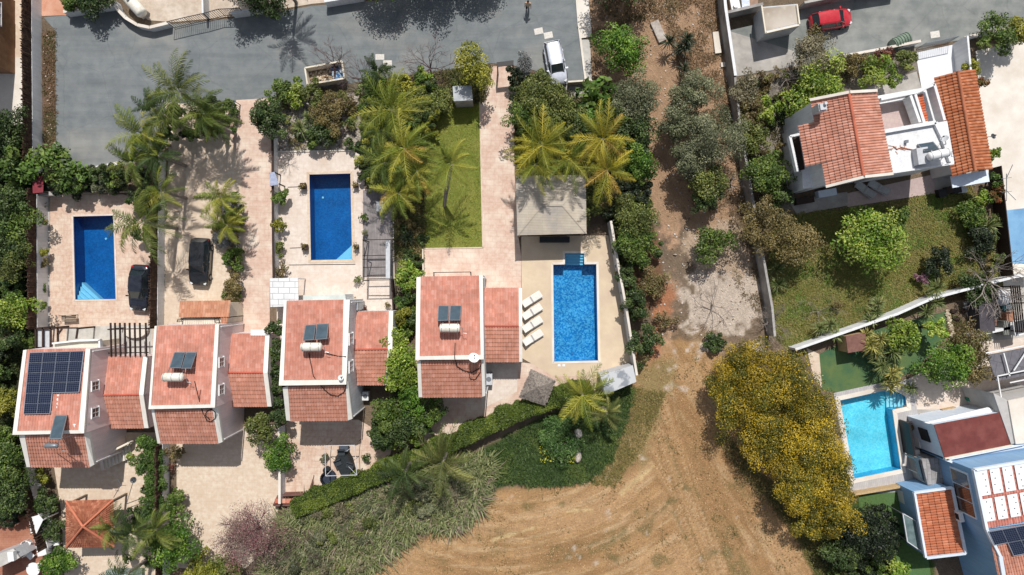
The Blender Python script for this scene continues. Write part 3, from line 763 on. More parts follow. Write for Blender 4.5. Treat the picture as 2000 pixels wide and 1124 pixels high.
# ================================================================ BUILDINGS
CAMP = Vector((0, 0, H))
class Plane:
    "plane through three lifted pixels (x, y, h); at(px,py,lift) is the point seen at that pixel on it"
    def __init__(s, a, b, c):
        s.p = P(*a); s.n = (P(*b)-s.p).cross(P(*c)-s.p).normalized()
        if s.n.z < 0: s.n = -s.n
    def at(s, x, y, lift=0.0):
        d = P(x, y, 0) - CAMP
        o = s.p + s.n * lift
        t = (o - CAMP).dot(s.n) / d.dot(s.n)
        return CAMP + d * t
def up(v, z): return Vector((v.x, v.y, v.z + z))
def plank(mb, quad, th):
    "slab with the given top quad, th thick downwards"
    return mb.hexa([up(q, -th) for q in quad], list(quad))
def xwin(root, X, px, y0, y1, wide, frame=whitemetal, lat=True):
    "window on a wall at world x = X; px gives the pixel column of its top and foot"
    hs = [H*(1 - X*S/(p-1000)) for p in px]
    z0, z1 = min(hs), max(hs)
    k = (H-(z0+z1)/2)/H/S
    a, b = (562-y0)*k, (562-y1)*k
    s = 1 if X < 0 else -1
    mb = MB(); cx = X + s*.04
    f = mb
    zc = (z0+z1)/2; yc = (a+b)/2; L = abs(a-b); Hh = z1-z0
    f.box((cx, yc, z1), (.1, L+.16, .08)); f.box((cx, yc, z0), (.14, L+.2, .08))
    f.box((cx, a, zc), (.1, .08, Hh)); f.box((cx, b, zc), (.1, .08, Hh)); f.box((cx, yc, zc), (.08, .06, Hh))
    if lat: f.box((cx, yc, zc), (.07, L, .05))
    w_ = f.build('window', frame, root)
    g = MB(); g.box((X+s*.03, yc, zc), (.03, L, Hh)); g.build('pane', glassdark, w_)

RC = dict(c1=C(216,144,122), c2=C(207,134,112), c3=C(224,160,140))
RC2 = dict(c1=C(212,144,118), c2=C(202,132,106), c3=C(222,158,136))
vergeM = M('verge_paint', C(246,240,230), C(236,228,214), 2)
def villa(label, outer, tile, ltile, louter, hh=(4.9, 6.2, 5.8, 4.3), annex=None, wallm=whitewall, wins=(), ann_right=8, seed=1):
    lo, hi, l1, l0 = hh
    O = [P(*outer[0], lo), P(*outer[1], lo), P(*outer[2], hi), P(*outer[3], hi)]
    T = [P(*tile[0], lo+.05), P(*tile[1], lo+.05), P(*tile[2], hi+.05), P(*tile[3], hi+.05)]
    c = sum(O, Vector())/4
    root = thing('villa', label, 'house', (c.x, c.y, 0))
    mb = MB(); wallblock(mb, O, 0, 0, .02)
    LO = [P(*louter[0], l1), P(*louter[1], l1), P(*louter[2], l0), P(*louter[3], l0)]
    wallblock(mb, LO, 0, .03, .03)
    mb.build('wall', wallm, root)
    mb = MB(); tiled(mb, T[0], T[1], T[2], T[3], seed=seed, **RC)
    rf = mb.build('roof', tileM, root)
    LT = [P(*ltile[0], l1+.04), P(*ltile[1], l1+.04), P(*ltile[2], l0+.04), P(*ltile[3], l0+.04)]
    mb = MB(); tiled(mb, LT[3], LT[2], LT[1], LT[0], seed=seed+9, **RC2)
    rf2 = mb.build('roof', tileM, root); rf2['label'] = 'lower front roof slope'
    # verge walls and ridge cap
    def strip(a, b, c_, d, h=.16, t=.3, par=None): m = MB(); plank(m, [up(a, h), up(b, h), up(c_, h), up(d, h)], t); m.build('verge', vergeM, par or rf)
    strip(O[0], T[0], T[3], O[3]); strip(T[1], O[1], O[2], T[2])
    strip(up(T[3], -.002), up(T[2], -.002), O[2], O[3], .158, .45)
    strip(LO[0], LT[0], LT[3], LO[3], .12, .3, rf2); strip(LT[1], LO[1], LO[2], LT[2], .12, .3, rf2)
    mb = MB(); mb.bar(up(LT[3], -.12), up(LT[2], -.12), .1, .1); mb.build('gutter', whitemetal, rf2)
    for wv in wins:
        yy = (562-(wv[1]+wv[2])/2)/S*.92; f = (yy-O[1].y)/(O[2].y-O[1].y); X = O[1].x+(O[2].x-O[1].x)*f + .03; xwin(root, X, *wv)
    for cn in (O[1], LO[2]):
        mb = MB(); q = cn + Vector((.07, .2 if cn is LO[2] else -.2, -.1)); mb.tube([q, Vector((q.x, q.y, .1))], .05, 6); mb.build('drainpipe', whitemetal, root)
    if annex:
        TL, TR, RL, RR, BL, BR = annex; he, hr = 2.5, 3.5
        a = [P(*TL, he), P(*TR, he), P(*RR, hr), P(*RL, hr)]; b = [P(*RL, hr), P(*RR, hr), P(*BR, he), P(*BL, he)]
        mb = MB(); r_ = ann_right/S
        wa = [a[0], up(a[1], 0)+Vector((r_, 0, 0)), a[2]+Vector((r_, 0, 0)), a[3]]; wb = [b[0], b[1]+Vector((r_, 0, 0)), b[2]+Vector((r_, 0, 0)), b[3]]
        wallblock(mb, wa, 0, 0, .02); wallblock(mb, wb, 0, 0, .02)
        w2 = mb.build('wing', wallm, root)
        mb = MB(); tiled(mb, up(a[0],.05), up(a[1],.05), up(a[2],.05), up(a[3],.05), seed=seed+3, **RC); mb.build('roof', tileM, w2)
        mb = MB(); tiled(mb, up(b[3],.05), up(b[2],.05), up(b[1],.05), up(b[0],.05), seed=seed+4, **RC2); o2 = mb.build('roof', tileM, w2)
        mb = MB(); ridge(mb, up(a[3], .08), up(a[2], .08), .09); mb.build('ridge_tiles', tileM, w2)
        mb = MB(); plank(mb, [up(wa[1],.12), up(a[1],.12), up(a[2],.12), up(wa[2],.12)], .25); mb.build('verge', vergeM, w2); mb = MB(); plank(mb, [up(wb[1],.121), up(b[1],.121), up(b[2],.121), up(wb[2],.121)], .25)
        lw = .16
        L = Vector((-lw, 0, 0))
        mb.build('verge', vergeM, w2); mb = MB()
        plank(mb, [up(a[0],.12), up(a[0],.12)+L, up(a[3],.12)+L, up(a[3],.12)], .25); mb.build('verge', vergeM, w2); mb = MB(); plank(mb, [up(b[0],.121), up(b[0],.121)+L, up(b[3],.121)+L, up(b[3],.121)], .25)
        mb.build('verge', vergeM, w2)
        mb = MB(); g = P((BL[0]+BR[0])/2, BL[1], he); gy = g.y
        mb.box((g.x-.2, gy-.03, 1.05), (1.0, .06, 2.1)); d = mb.build('door', slat, w2)
    return root, Plane((*tile[0], lo), (*tile[1], lo), (*tile[2], hi)), Plane((*ltile[0], l1), (*ltile[1], l1), (*ltile[2], l0)), O, LO

v1, p1, q1, O1, L1 = villa('pinkish tiled two storey villa whose roof carries a large dark solar array',
    [(48,684),(178,682),(166,846),(27,849)], [(54.7,683),(170,681),(156,840),(36,842)],
    [(50,849),(166,847),(177,912),(61,912)], [(39,850),(172,826),(186,907),(54,912)],
    annex=[(212,697),(281,697),(203,772),(273,771),(215,836),(283,836)], wallm=mauvewall, wins=[((178,192), 745, 762, 0), ((178,192), 797, 815, 0)], seed=11)
v2, p2, q2, O2, L2 = villa('pink tiled villa with twin collectors, behind the large bare courtyard',
    [(304,637),(429,634),(421,796),(292,799)], [(308,637),(422,634),(413,790),(297,792)],
    [(302,799),(416,799),(428,866),(315,866)], [(297,800),(424,779),(436,863),(309,866)],
    annex=[(451,652),(519,652),(444,728),(515,728),(454,794),(523,794)], wallm=mauvewall, wins=[((427,436), 699, 716, 0), ((427,436), 752, 770, 0)], seed=21)
v3, p3, q3, O3, L3 = villa('pink tiled villa with white verges between the ivy hedge and the tall leafy trees',
    [(556,588),(684,586),(677,751),(546,753)], [(561,588),(672,586),(669,742),(555,743)],
    [(563,755),(676,752),(680,821),(568,822)], [(553,757),(680,745),(689,818),(560,821)],
    annex=[(694,609),(760,608),(689,683),(758,682),(697,752),(752,752)], wallm=whitewall, wins=[((681,688), 652, 672, 0), ((681,688), 706, 726, 0)], seed=31)
v4, p4, q4, O4, L4 = villa('pink tiled villa nearest the azure pool, with black iron railing at its top edge',
    [(814,542),(943,538),(945,702),(812,703)], [(822,541),(936,539),(939,693),(820,696)],
    [(822,705),(940,702),(942,775),(825,776)], [(815,706),(946,702),(948,773),(818,776)],
    annex=[(945,563),(1013,563),(945,637),(1013.5,637),(946,707),(1014,707)], wallm=whitewall, ann_right=6, seed=41)

# solar water heaters: a thing of its own on each roof
def heater(label, plane, pans, tank, lift0=.25, lift1=1.0, tcol=tankM, r=.34, group='solar water heaters on the roofs'):
    q = [[plane.at(*pans[0][0], lift0), plane.at(*pans[0][1], lift0), plane.at(*pans[0][2], lift1), plane.at(*pans[0][3], lift1)]]
    c = q[0][0]
    root = thing('solar_water_heater', label, 'solar heater', c, group)
    for pn in pans:
        q = [plane.at(*pn[0], lift0), plane.at(*pn[1], lift0), plane.at(*pn[2], lift1), plane.at(*pn[3], lift1)]
        mb = MB(); plank(mb, q, .08); pp = mb.build('collector', greymetal, root)
        cc = sum(q, Vector())/4
        qi = [up(cc + (v-cc)*.92, .012) for v in q]
        mb = MB(); plank(mb, qi, .02); mb.build('glass', collector, pp)
    (x0, y0), (x1, y1) = tank
    A = plane.at(x0, y0, lift1+.12); B = plane.at(x1, y1, lift1+.12); B.z = A.z = (A.z+B.z)/2
    d = (B-A).normalized(); mb = MB()
    mb.tube([A, A+d*.06, A+d*.14, B-d*.14, B-d*.06, B], [r*.4, r*.8, r, r, r*.8, r*.4], 18); tk = mb.build('tank', tcol, root, True)
    mb = MB()
    for f in (.12, .5, .88): mb.tube([A.lerp(B, f)+d*(-.02), A.lerp(B, f)+d*.02], r+.012, 18)
    mb.build('strap', greymetal, tk)
    mb = MB(); 
    for s in (A.lerp(B, .15), A.lerp(B, .85)):
        g = plane.at(1000+s.x*S*H/(H-s.z), 562-s.y*S*H/(H-s.z), 0)
        mb.bar(s, g, .05); mb.bar(s, s+Vector((0, .9, -.9)), .04)
    q0 = [plane.at(*pans[0][0], 0), plane.at(*pans[-1][1], 0), plane.at(*pans[-1][2], lift1-.1), plane.at(*pans[0][3], lift1-.1)]
    mb.bar(q0[0], q0[3], .04); mb.bar(q0[1], q0[2], .04); mb.bar(q0[2], q0[3], .05)
    for k in (2, 3):
        g = q0[k]-Vector((0, 0, lift1)); mb.bar(q0[k], g, .04)
    mb.build('stand', greymetal, root)
    mb = MB(); mb.tube([B, B+d*.18+Vector((0,0,.02)), B+d*.2+Vector((0,-.4,-.1)), B+d*.5+Vector((0,-.45,-.12))], .025, 6); mb.build('pipe', greymetal, root)
    return root
heater('cream tank with two slanted collectors on the roof above the bare courtyard', p2,
    [[(341,688),(361.5,688),(353,719),(331,719)], [(364,688),(384,688),(373,720),(354.5,720)]], [(317,737),(359,737)])
heater('cream tank with two slanted collectors on the roof between ivy hedge and leafy trees', p3,
    [[(597,635),(616.5,634),(613,664),(592,665.5)], [(619,633),(641.5,632),(638.5,662),(615.5,664)]], [(587,678),(629,678)])
heater('cream tank with two straight collectors on the roof nearest the azure pool', p4,
    [[(856.5,597),(876.5,597),(875.5,626),(855,627)], [(879.5,597),(901,597),(898.5,626),(878,626)]], [(858,641),(899,641)])
heater('single long blue panel with silver tank hanging over the lower roof', p1,
    [[(108,811),(131,811),(119.5,858),(96.5,858)]], [(87,871),(114,871)], .3, 1.5, greymetal, .2)

# photovoltaic array on the first villa
def uvquad(name, q, mat, parent, su, sv):
    me = bpy.data.meshes.new(name); off = wloc(parent)
    me.from_pydata([tuple(v-off) for v in q] + [tuple(up(v, -.04)-off) for v in q], [], [(3,2,1,0), (4,5,6,7), (0,1,5,4), (1,2,6,5), (2,3,7,6), (3,0,4,7)])
    uv = me.uv_layers.new(name='UVMap'); cs = [(0, sv), (su, sv), (su, 0), (0, 0)]
    for p in me.polygons:
        for li in p.loop_indices: uv.data[li].uv = cs[me.loops[li].vertex_index % 4]
    me.materials.append(mat); me.update()
    o = bpy.data.objects.new(name, me); COL.objects.link(o); o.parent = parent; return o
def pv_array(name, label, plane, grid, lift=.16, railmat=greymetal):
    root = thing('solar_array', label, 'solar panels', plane.at(*grid[0][0][0]))
    mb = MB()
    for row in grid:
        for i in range(0, 1): pass
    for q4 in [c for row in grid for c in ([row] if isinstance(row[0][0], (int, float)) else row)]: pass
    return root
def pv(label, plane, TL, TR, BR, BL, nc, nr, skip=(), lift=.27, gap=.02):
    TL, TR, BR, BL = (plane.at(*q, lift) for q in (TL, TR, BR, BL))
    root = thing('solar_array', label, 'solar panels', TL)
    fr = MB()
    for j in range(nr):
        for i in range(nc):
            if (i, j) in skip: continue
            def pt(u, v): return TL.lerp(TR, u).lerp(BL.lerp(BR, u), v)
            u0, u1, v0, v1_ = i/nc+gap*.5/nc*2, (i+1)/nc-gap*.5/nc*2, j/nr+gap/nr, (j+1)/nr-gap/nr
            q = [pt(u0, v0), pt(u1, v0), pt(u1, v1_), pt(u0, v1_)]
            if (q[1]-q[0]).cross(q[2]-q[0]).z > 0: q = q[::-1]; 
            uvquad('solar_panel', q, pvM, root, (q[1]-q[0]).length, (q[2]-q[1]).length)
            e = [pt(i/nc, j/nr), pt((i+1)/nc, j/nr), pt((i+1)/nc, (j+1)/nr), pt(i/nc, (j+1)/nr)]
            for k in range(4): fr.bar(up(e[k], -.015), up(e[(k+1) % 4], -.015), .05, .06)
    fr.build('frame', M('pv_frame', C(170,178,190), rough=.4, metal=.5), root)
    return root
pv('large dark solar array of twenty panels on the leftmost villa roof', p1, (58,689.5), (164,686), (149,807), (46,809), 4, 6, skip=[(2,4),(3,4),(2,5),(3,5)])
# white patches painted on that roof
mb = MB()
for (x, y, w_, h_) in [(113.5,773,4,6),(113,781,5,7),(112.5,789,4,6),(112,796,4,5),(145,832,6,4),(143,828,3,4)]:
    a = p1.at(x, y, .10); mb.dome(a, w_/S*.55, 8, 4, .02, False)
tag(mb.build('roof_patch', whiteplastic), 'white sealing dabs on the roof beside the solar array', 'sealant')

# --- cables, dishes and small fittings on the roofs
def cable(label, pts, r=.035, m=rubber, name='cable'):
    mb = MB(); mb.tube(pts, r, 5); return tag(mb.build(name, m), label, 'cable')
cable('black cable loop on the lower roof above the bare courtyard', [q2.at(380,745,.3)]+[q2.at(x, y, .15) for x, y in ((386,770),(392,795),(398,810),(404,822),(412,824),(420,818),(421,806),(414,800),(404,803),(401,812),(410,820))])
cable('black cable arc on the lower roof beside the ivy clad villa side', [p3.at(603,690,.2), p3.at(612,735,.2), q3.at(622,748,.25), q3.at(634,762,.15), q3.at(646,772,.15), q3.at(660,774,.15), q3.at(672,766,.15), q3.at(676,752,.3)])
cable('thin cable crossing from the roof tank to the annex roof by the leafy trees', [p3.at(637,690,.3), p3.at(660,696,.15), p3.at(676,697,.2)])
cable('black cable loops on the lower roof nearest the azure pool', [p4.at(889,670,.15), p4.at(888,700,.2), q4.at(893,716,.2), q4.at(905,724,.15), q4.at(922,728,.15), q4.at(936,720,.15), q4.at(940,710,.2), q4.at(938,728,.15), q4.at(928,742,.15), q4.at(918,740,.15), q4.at(916,728,.15)])
def dish(label, c, r=.38, tilt=(.3, .75, .5), mat=lightgrey, pole=None):
    root = thing('satellite_dish', label, 'satellite dish', pole or c)
    n = Vector(tilt).normalized(); rot = n.to_track_quat('Z', 'Y').to_matrix().to_4x4(); mb = MB(); vs = []; fs = []; N = 18
    for i in range(5):
        for k in range(N):
            a = 2*math.pi*k/N; rr = r*i/4; vs.append(c + (rot @ Vector((rr*math.cos(a), rr*math.sin(a), .25*rr*rr/r))))
    for i in range(4):
        for k in range(N): fs.append((i*N+k, i*N+(k+1) % N, (i+1)*N+(k+1) % N, (i+1)*N+k))
    mb.add(vs, fs); mb.build('reflector', mat, root, True)
    mb = MB(); f = c + n*r*1.1; mb.bar(c + rot @ Vector((0, -r, 0)), f, .03); mb.box(f, (.09, .09, .09)); mb.build('arm', iron, root)
    mb = MB(); mb.tube([pole or c-Vector((0,0,.6)), c], .03, 6); mb.build('pole', greymetal, root)
    return root
dish('white dish at the ridge corner of the roof nearest the azure pool', p4.at(925,700,.5), .42, (.2,.5,.8), whiteplastic, p4.at(925,696,0))
dish('dark grey dish on a bent pole above the tiled gazebo', P(261,938,3.2), .26, (.1,.2,.9), dishM, P(247,985,0))
dish('dark grey dish right of the long brown tiled garage roof', P(1939,267,2.6), .24, (.2,.2,.9), dishM, P(1926,268,.1))
dish('grey dish beside the white tank on the flat roof', P(1845,272,6.9), .3, (-.5,.4,.5), lightgrey, P(1848,283,6.1))
dish('small white dish at the ridge of the roof by the ivy hedge', p3.at(665,738,.5), .22, (.4,.2,.8), whiteplastic, p3.at(665,738,0))
def antenna(label, base, top, arms, group=None):
    root = thing('antenna', label, 'antenna', base)
    mb = MB(); mb.tube([base, top], .03, 6); mb.build('mast', greymetal, root)
    mb = MB()
    for a, b in arms: mb.bar(a, b, .035)
    mb.build('elements', greymetal, root); return root
antenna('thin antenna right of the dark courtyard shadow above the tiled gazebo', P(222,972,2.5), P(237,946,4), [(P(230,936,4.1),P(236,948,4.0)),(P(236,948,4),P(246,949,4))])
antenna('tall fishbone antenna on the white yard above the blue court', P(1966,392,0), P(1966,340,4.2), [(P(1955,350,4),P(1976,347,4)),(P(1956,376,2.6),P(1976,374,2.6)),(P(1966,348,4.1),P(1978,322,4.4)),(P(1967,374,2.6),P(1984,391,2.6))])

def boxthing(name, label, cat, x, y, sx, sy, h, mat, rz=0, z=0.0, extra=None, group=None):
    c = P(x, y, z+h/2); root = thing(name, label, cat, (c.x, c.y, z), group)
    mb = MB(); mb.box((c.x, c.y, z+h/2), (sx, sy, h), rz); mb.build('body', mat, root)
    if extra: extra(root, c, sx, sy, h, rz, z)
    return root
def acx(root, c, sx, sy, h, rz, z):
    mb = MB(); r = Matrix.Rotation(rz, 3, 'Z')
    mb.disc((c.x, c.y), min(sx, sy)*.36, z+h, z+h+.02, 16); mb.build('fan_grille', greymetal, root)
    mb = MB()
    for s in (-1, 1):
        o = r @ Vector((s*sx*.4, 0, 0)); mb.box((c.x+o.x, c.y+o.y, z-.04), (.06, sy+.1, .08), rz)
    mb.build('foot', iron, root)
boxthing('air_conditioner', 'white air conditioner on a plinth at the lower annex wall by leafy trees', 'air conditioner', 715, 773, .55, .75, .7, whitemetal, 0, .1, acx)
boxthing('air_conditioner', 'grey framed unit beside the lower roof nearest the azure pool', 'air conditioner', 955, 740, .6, 1.0, .8, lightgrey, 0, .1, acx)
boxthing('air_conditioner', 'white unit hanging on the left of the annex wall by leafy trees', 'air conditioner', 697, 770, .35, .8, .6, whitemetal, 0, .1, acx)

# --- railings
def railing(name, label, cat, pts, h, mat=iron, n=12, r=.03, z=0, posts=True):
    root = thing(name, label, cat, P(*pts[0], z)); mb = MB(); pb = MB()
    for a, b in zip(pts, pts[1:]):
        A = P(*a, z); B = P(*b, z)
        mb.bar(up(A, h), up(B, h), r*1.6); mb.bar(up(A, .15), up(B, .15), r*1.2)
        mb.bar(A, up(A, h), r*1.5); mb.bar(B, up(B, h), r*1.5)
        k = max(2, int((B-A).length/.18))
        for i in range(k+1): q = A.lerp(B, i/k); pb.bar(q, up(q, h), r)
    mb.build('rail', mat, root); pb.build('baluster', mat, root); return root
railing('railing', 'black iron balcony railing at the top edge of the villa nearest the azure pool', 'railing', [(849,543),(849,533),(920,532),(921,540)], .9, z=2.8)
railing('railing', 'black iron railing inside the orange porch roof', 'railing', [(356,628),(358,623),(428,622),(430,630)], .9, z=3.2)
railing('gate', 'black iron gate right of the fuel tank', 'gate', [(342,56),(375,48),(412,40)], 1.5)
railing('gate', 'black iron gate in the left road wall, right of the white cross wall', 'gate', [(412,40),(440,32),(480,30)], 1.5)
railing('gate', 'grey metal driveway gate of the white villa', 'gate', [(1790,96),(1852,83)], 1.5, greymetal)
railing('gate', 'black iron gate beside the big palm at the pink driveway mouth', 'gate', [(470,206),(462,246)], 1.5)
def stair_rail():
    root = thing('balustrade', 'stepped row of cream balusters on the stair of the leftmost villa', 'balustrade', P(215,890))
    A, B = P(203,889,2.0), P(252,865,1.0); mb = MB()
    for i in range(12):
        q = A.lerp(B, i/11); mb.tube([up(q, -.7), up(q, -.45), up(q, -.2), up(q, 0)], [.05, .09, .05, .06], 8)
    mb.build('baluster', creamwall, root); mb = MB(); mb.bar(up(A, .04), up(B, .04), .16, .1); mb.bar(up(A, -.74), up(B, -.74), .2, .1); mb.build('handrail', creamwall, root)
    A, B = P(192,690,3.3), P(235,686,3.3); mb = MB()
stair_rail()
def stairs():
    mb = MB(); A, B = P(214,884,0), P(256,866,0)
    for i in range(9):
        q = A.lerp(B, (i+.5)/9); mb.box((q.x, q.y-.6, (9-i)*.15/2), (.3, 1.3, (9-i)*.15), .15)
    tag(mb.build('stair', whiteconc), 'white outside stair at the lower corner of the leftmost villa', 'stair')
stairs()

# --- leaf-roofed and tiled small structures
def hip(name, label, cat, cs, he, apex, mat=None, tc=None, posts=.25, seed=5, wall=None, ridge2=None, postmat=wood, tw=.22, tl=.36):
    E = [P(*c, he) for c in cs]; c = sum(E, Vector())/4
    root = thing(name, label, cat, (c.x, c.y, 0))
    A = P(*apex[0]); B = P(*(apex[1] if len(apex) > 1 else apex[0]))
    mb = MB()
    sides = [(E[0], E[1], B, A), (E[1], E[2], B, B), (E[2], E[3], A, B), (E[3], E[0], A, A)]
    if mat is None:
        for k, (a, b, c_, d) in enumerate(sides):
            ec = (a+b)/2
            tiled(mb, a, b, c_, d, seed=seed+k, tw=tw, tl=tl, amp=.04, **(tc or RC2))
        for e, t in ((E[0], A), (E[1], B), (E[2], B), (E[3], A)): ridge(mb, up(e, .04), up(t, .1), .09, C(216,124,92))
        if A != B: ridge(mb, up(A, .1), up(B, .1), .09, C(216,124,92))
        mb.build('roof', tileM, root)
    else:
        for (a, b, c_, d) in sides:
            q = [a, b, c_] if (c_-d).length < 1e-4 else [a, b, c_, d]
            n = len(q)
            if (q[1]-q[0]).cross(q[2]-q[0]).z < 0: q = q[::-1]
            mb.add(q, [tuple(range(n))])
        for a, b in zip(E, E[1:]+E[:1]): mb.add([a, b, up(b, -.1), up(a, -.1)], [(0,1,2,3)])
        mb.build('roof', mat, root)
        if cat == 'pool house':
            mb = MB()
            for e, t in ((E[0], A), (E[1], B), (E[2], B), (E[3], A)): mb.bar(up(e, .02), up(t, .02), .12, .04)
            mb.bar(up(A, .03), up(B, .03), .14, .04); mb.build('hip_boards', mat, root)
    for e in E:
        q = e.lerp(Vector((c.x, c.y, e.z)), posts); m2 = MB(); m2.box((q.x, q.y, he/2), (.18, .18, he)); m2.build('post', postmat, root)
    return root
hip('gazebo', 'square brown tiled gazebo in the lower left garden', 'gazebo', [(129.5,979),(221.5,976),(223,1067.5),(129.5,1069.6)], 2.4, [(163.5,1028,3.9)], tc=dict(c1=C(176,104,74), c2=C(150,82,58), c3=C(196,128,96)), posts=.12, seed=51)
ph = hip('pool_house', 'large grey board hip roof above the azure pool', 'pool house', [(1006.7,343.5),(1144,342),(1145.5,456.5),(1010.7,460)], 3.0, [(1058,402,3.5),(1098,401,3.5)], mat=greyroof, posts=.06)
mb = MB(); E = [P(x, y, 3.0) for x, y in ((1020,355),(1135,354),(1136,440),(1022,442))]; wallblock(mb, E, 0, 0, .02); mb.build('wall', creamwall, ph)
g = P(1083,468); boxthing('dark_box', 'low black box under the lower eave of the grey pool house', 'counter', 1083, 468.5, 2.6, .5, .95, blackplastic)  # black box fills a dark rectangle below the eave
pr = hip('sun_umbrella', 'square thatched parasol on the pink patio', 'parasol', [(1038,724),(1083,745),(1064,790),(1016,775)], 2.2, [(1050,757,2.9)], mat=thatchM, posts=.995, postmat=wood)
def fringe():
    mb = MB(); E = [P(x, y, 2.2) for x, y in ((1038,724),(1083,745),(1064,790),(1016,775))]; A = P(1050,757,2.9)
    for a, b in zip(E, E[1:]+E[:1]):
        for k in range(420):
            u = random.random(); v = random.random()**.7; e = a.lerp(b, u); p = A.lerp(e, v); q = A.lerp(e, min(1.08, v+.22))+Vector((random.uniform(-.05,.05), random.uniform(-.05,.05), 0))
            s = (b-a).normalized()*random.uniform(.02,.05); z = random.uniform(.01,.06)
            mb.add([up(p-s, z), up(p+s, z), up(q+s, z-.01), up(q-s, z-.01)], [(0,1,2,3)])
    mb.build('thatch_fringe', thatchM, pr)
fringe()
def roofslab(name, label, cat, cs, h, th, mat, wallm=None, posts=None, tile=None):
    E = [P(*c[:2], c[2] if len(c) > 2 else h) for c in cs]; c = sum(E, Vector())/len(E)
    root = thing(name, label, cat, (c.x, c.y, 0))
    if (E[1]-E[0]).cross(E[2]-E[0]).z < 0: E = E[::-1]
    mb = MB(); plank(mb, E, th); mb.build('roof', mat, root)
    if wallm:
        mb = MB(); wallblock(mb, E, 0, .04, th+.01); mb.build('wall', wallm, root)
    if posts:
        for e in E:
            q = e.lerp(c, .06); m2 = MB(); m2.box((q.x, q.y, (e.z-th)/2), (.09, .09, e.z-th)); m2.build('post', posts, root)
    return root, E
roofslab('shed', 'small white shed with stained flat roof at the lower end of the pale wall', 'shed', [(1172,733),(1236,714),(1243,746),(1182,772)], 2.3, .1, M('stained_roof', C(196,198,200), C(140,146,154), .8, lo=.48, hi=.56), lightgrey)
roofslab('pergola', 'white panel roofed pergola left of the glass ledge, above the ivy', 'pergola', [(527,544),(582,543),(583,598),(528,600)], 2.3, .08, M('white_panels', C(240,240,240), C(230,230,230), 4, brick=(C(150,150,152), .95, .5, 0, .8)), None, whitemetal)
# orange porch roof
r_ = thing('porch_roof', 'orange tiled porch roof above the roof with twin collectors by the bare courtyard', 'porch', P(400,612))
mb = MB(); tiled(mb, P(352,589,2.9), P(451,588,2.9), P(447,620,3.5), P(349,621,3.5), seed=61, c1=C(206,144,110), c2=C(196,130,96), c3=C(218,160,128))
tiled(mb, P(432,620,3.5), P(447,620,3.5), P(444,637,3.3), P(431,637,3.3), seed=62, c1=C(206,144,110), c2=C(196,130,96), c3=C(218,160,128)); mb.build('tiles', tileM, r_)
mb = MB(); wallblock(mb, [P(354,592,2.85), P(449,591,2.85), P(446,620,3.4), P(351,620,3.4)], 0, .05, .08); wallblock(mb, [P(352,621,3.2), P(446,621,3.2), P(444,637,3.2), P(350,637,3.2)], 0, .02, .02); mb.build('wall', creamwall, r_)
roofslab('roof_ledge', 'flat grey green ledge at the top edge of the villa by the ivy hedge', 'ledge', [(592,577),(674,575),(676,590),(592,592)], 3.2, .1, M('ledge_tiles', C(206,214,206), C(190,196,190), 2), whitewall)
boxthing('roof_ledge', 'pale blue flat top between the roof by the ivy and its annex', 'ledge', 695, 598, .95, .6, 2.9, lightgrey)
roofslab('terrace_roof', 'pale green flat terrace with raised rim above the solar array villa', 'terrace', [(104,671),(195,666),(196,684),(104,688)], 3.1, .1, M('terrace_floor', C(218,222,204), C(206,208,190), 2), creamwall)
mb = MB()
for a, b in [((104,671),(157,665)),((157,665),(197,664)),((196,664),(197,684))]: mb.bar(P(*a, 3.3), P(*b, 3.3), .14, .35)
tag(mb.build('terrace_parapet', whitewall), 'white rim wall of the flat terrace above the solar array villa', 'parapet')
boxthing('white_slab', 'white slab at the top edge of the annex beside the pink driveway', 'canopy', 505, 650, 1.3, .5, .12, whiteplastic, 0, 2.6)  # flat slab stands in for a mostly hidden white car

# pergola with slats, curved patio step
def pergola():
    root = thing('pergola', 'dark slatted pergola over the curved white step', 'pergola', P(250,665))
    for x in (216,224.5,234,243.6,253,263,273,284.6):
        mb = MB(); mb.bar(P(x, 631, 2.7), P(x+1.5, 697, 2.7), .09, .16); mb.build('slat', slat, root)
    mb = MB(); mb.bar(P(210,644,2.56), P(290,642,2.56), .08, .1); mb.bar(P(212,690,2.56), P(290,689,2.56), .08, .1); mb.build('beam', slat, root)
    for x, y in ((213,644),(288,642)):
        a = P(x, y, 2.5); mb = MB(); mb.box((a.x, a.y, 1.25), (.12, .12, 2.5)); mb.build('post', slat, root)
pergola()
mb = MB(); cpts = [P(268+26*math.cos(a), 640+20*math.sin(a)) for a in [math.pi*k/16 for k in range(17)]]
if True:
    a2 = [(p.x, p.y) for p in cpts][::-1]; mb.prism(a2, 0.02, .45)
o = tag(mb.build('patio_step', whiteconc), 'half round white step under the slatted pergola', 'step')
def pergola2():
    root = thing('pergola', 'brown beam frame at the lower left corner of the first pool patio', 'pergola', P(90,660))
    mb = MB()
    for a, b in [((70,641),(70,680)),((84,641),(84,679)),((99,640),(99,679)),((68,642),(152,641)),((113,638),(113,680)),((152,641),(149,662)),((113,654),(121,643))]: mb.bar(P(*a, 2.4), P(*b, 2.4), .12, .14)
    mb.build('beam', slat, root)
    for x, y in ((70,642),(99,641),(152,642)):
        a = P(x, y, 2.35); mb = MB(); mb.box((a.x, a.y, 1.17), (.14, .14, 2.34)); mb.build('post', slat, root)
    mb = MB(); mb.prism([(p.x, p.y) for p in (P(73,678,2.2), P(98,678,2.2), P(98,644,2.2), P(73,644,2.2))], 2.17, 2.2); mb.build('awning', lightgrey, root)
pergola2()
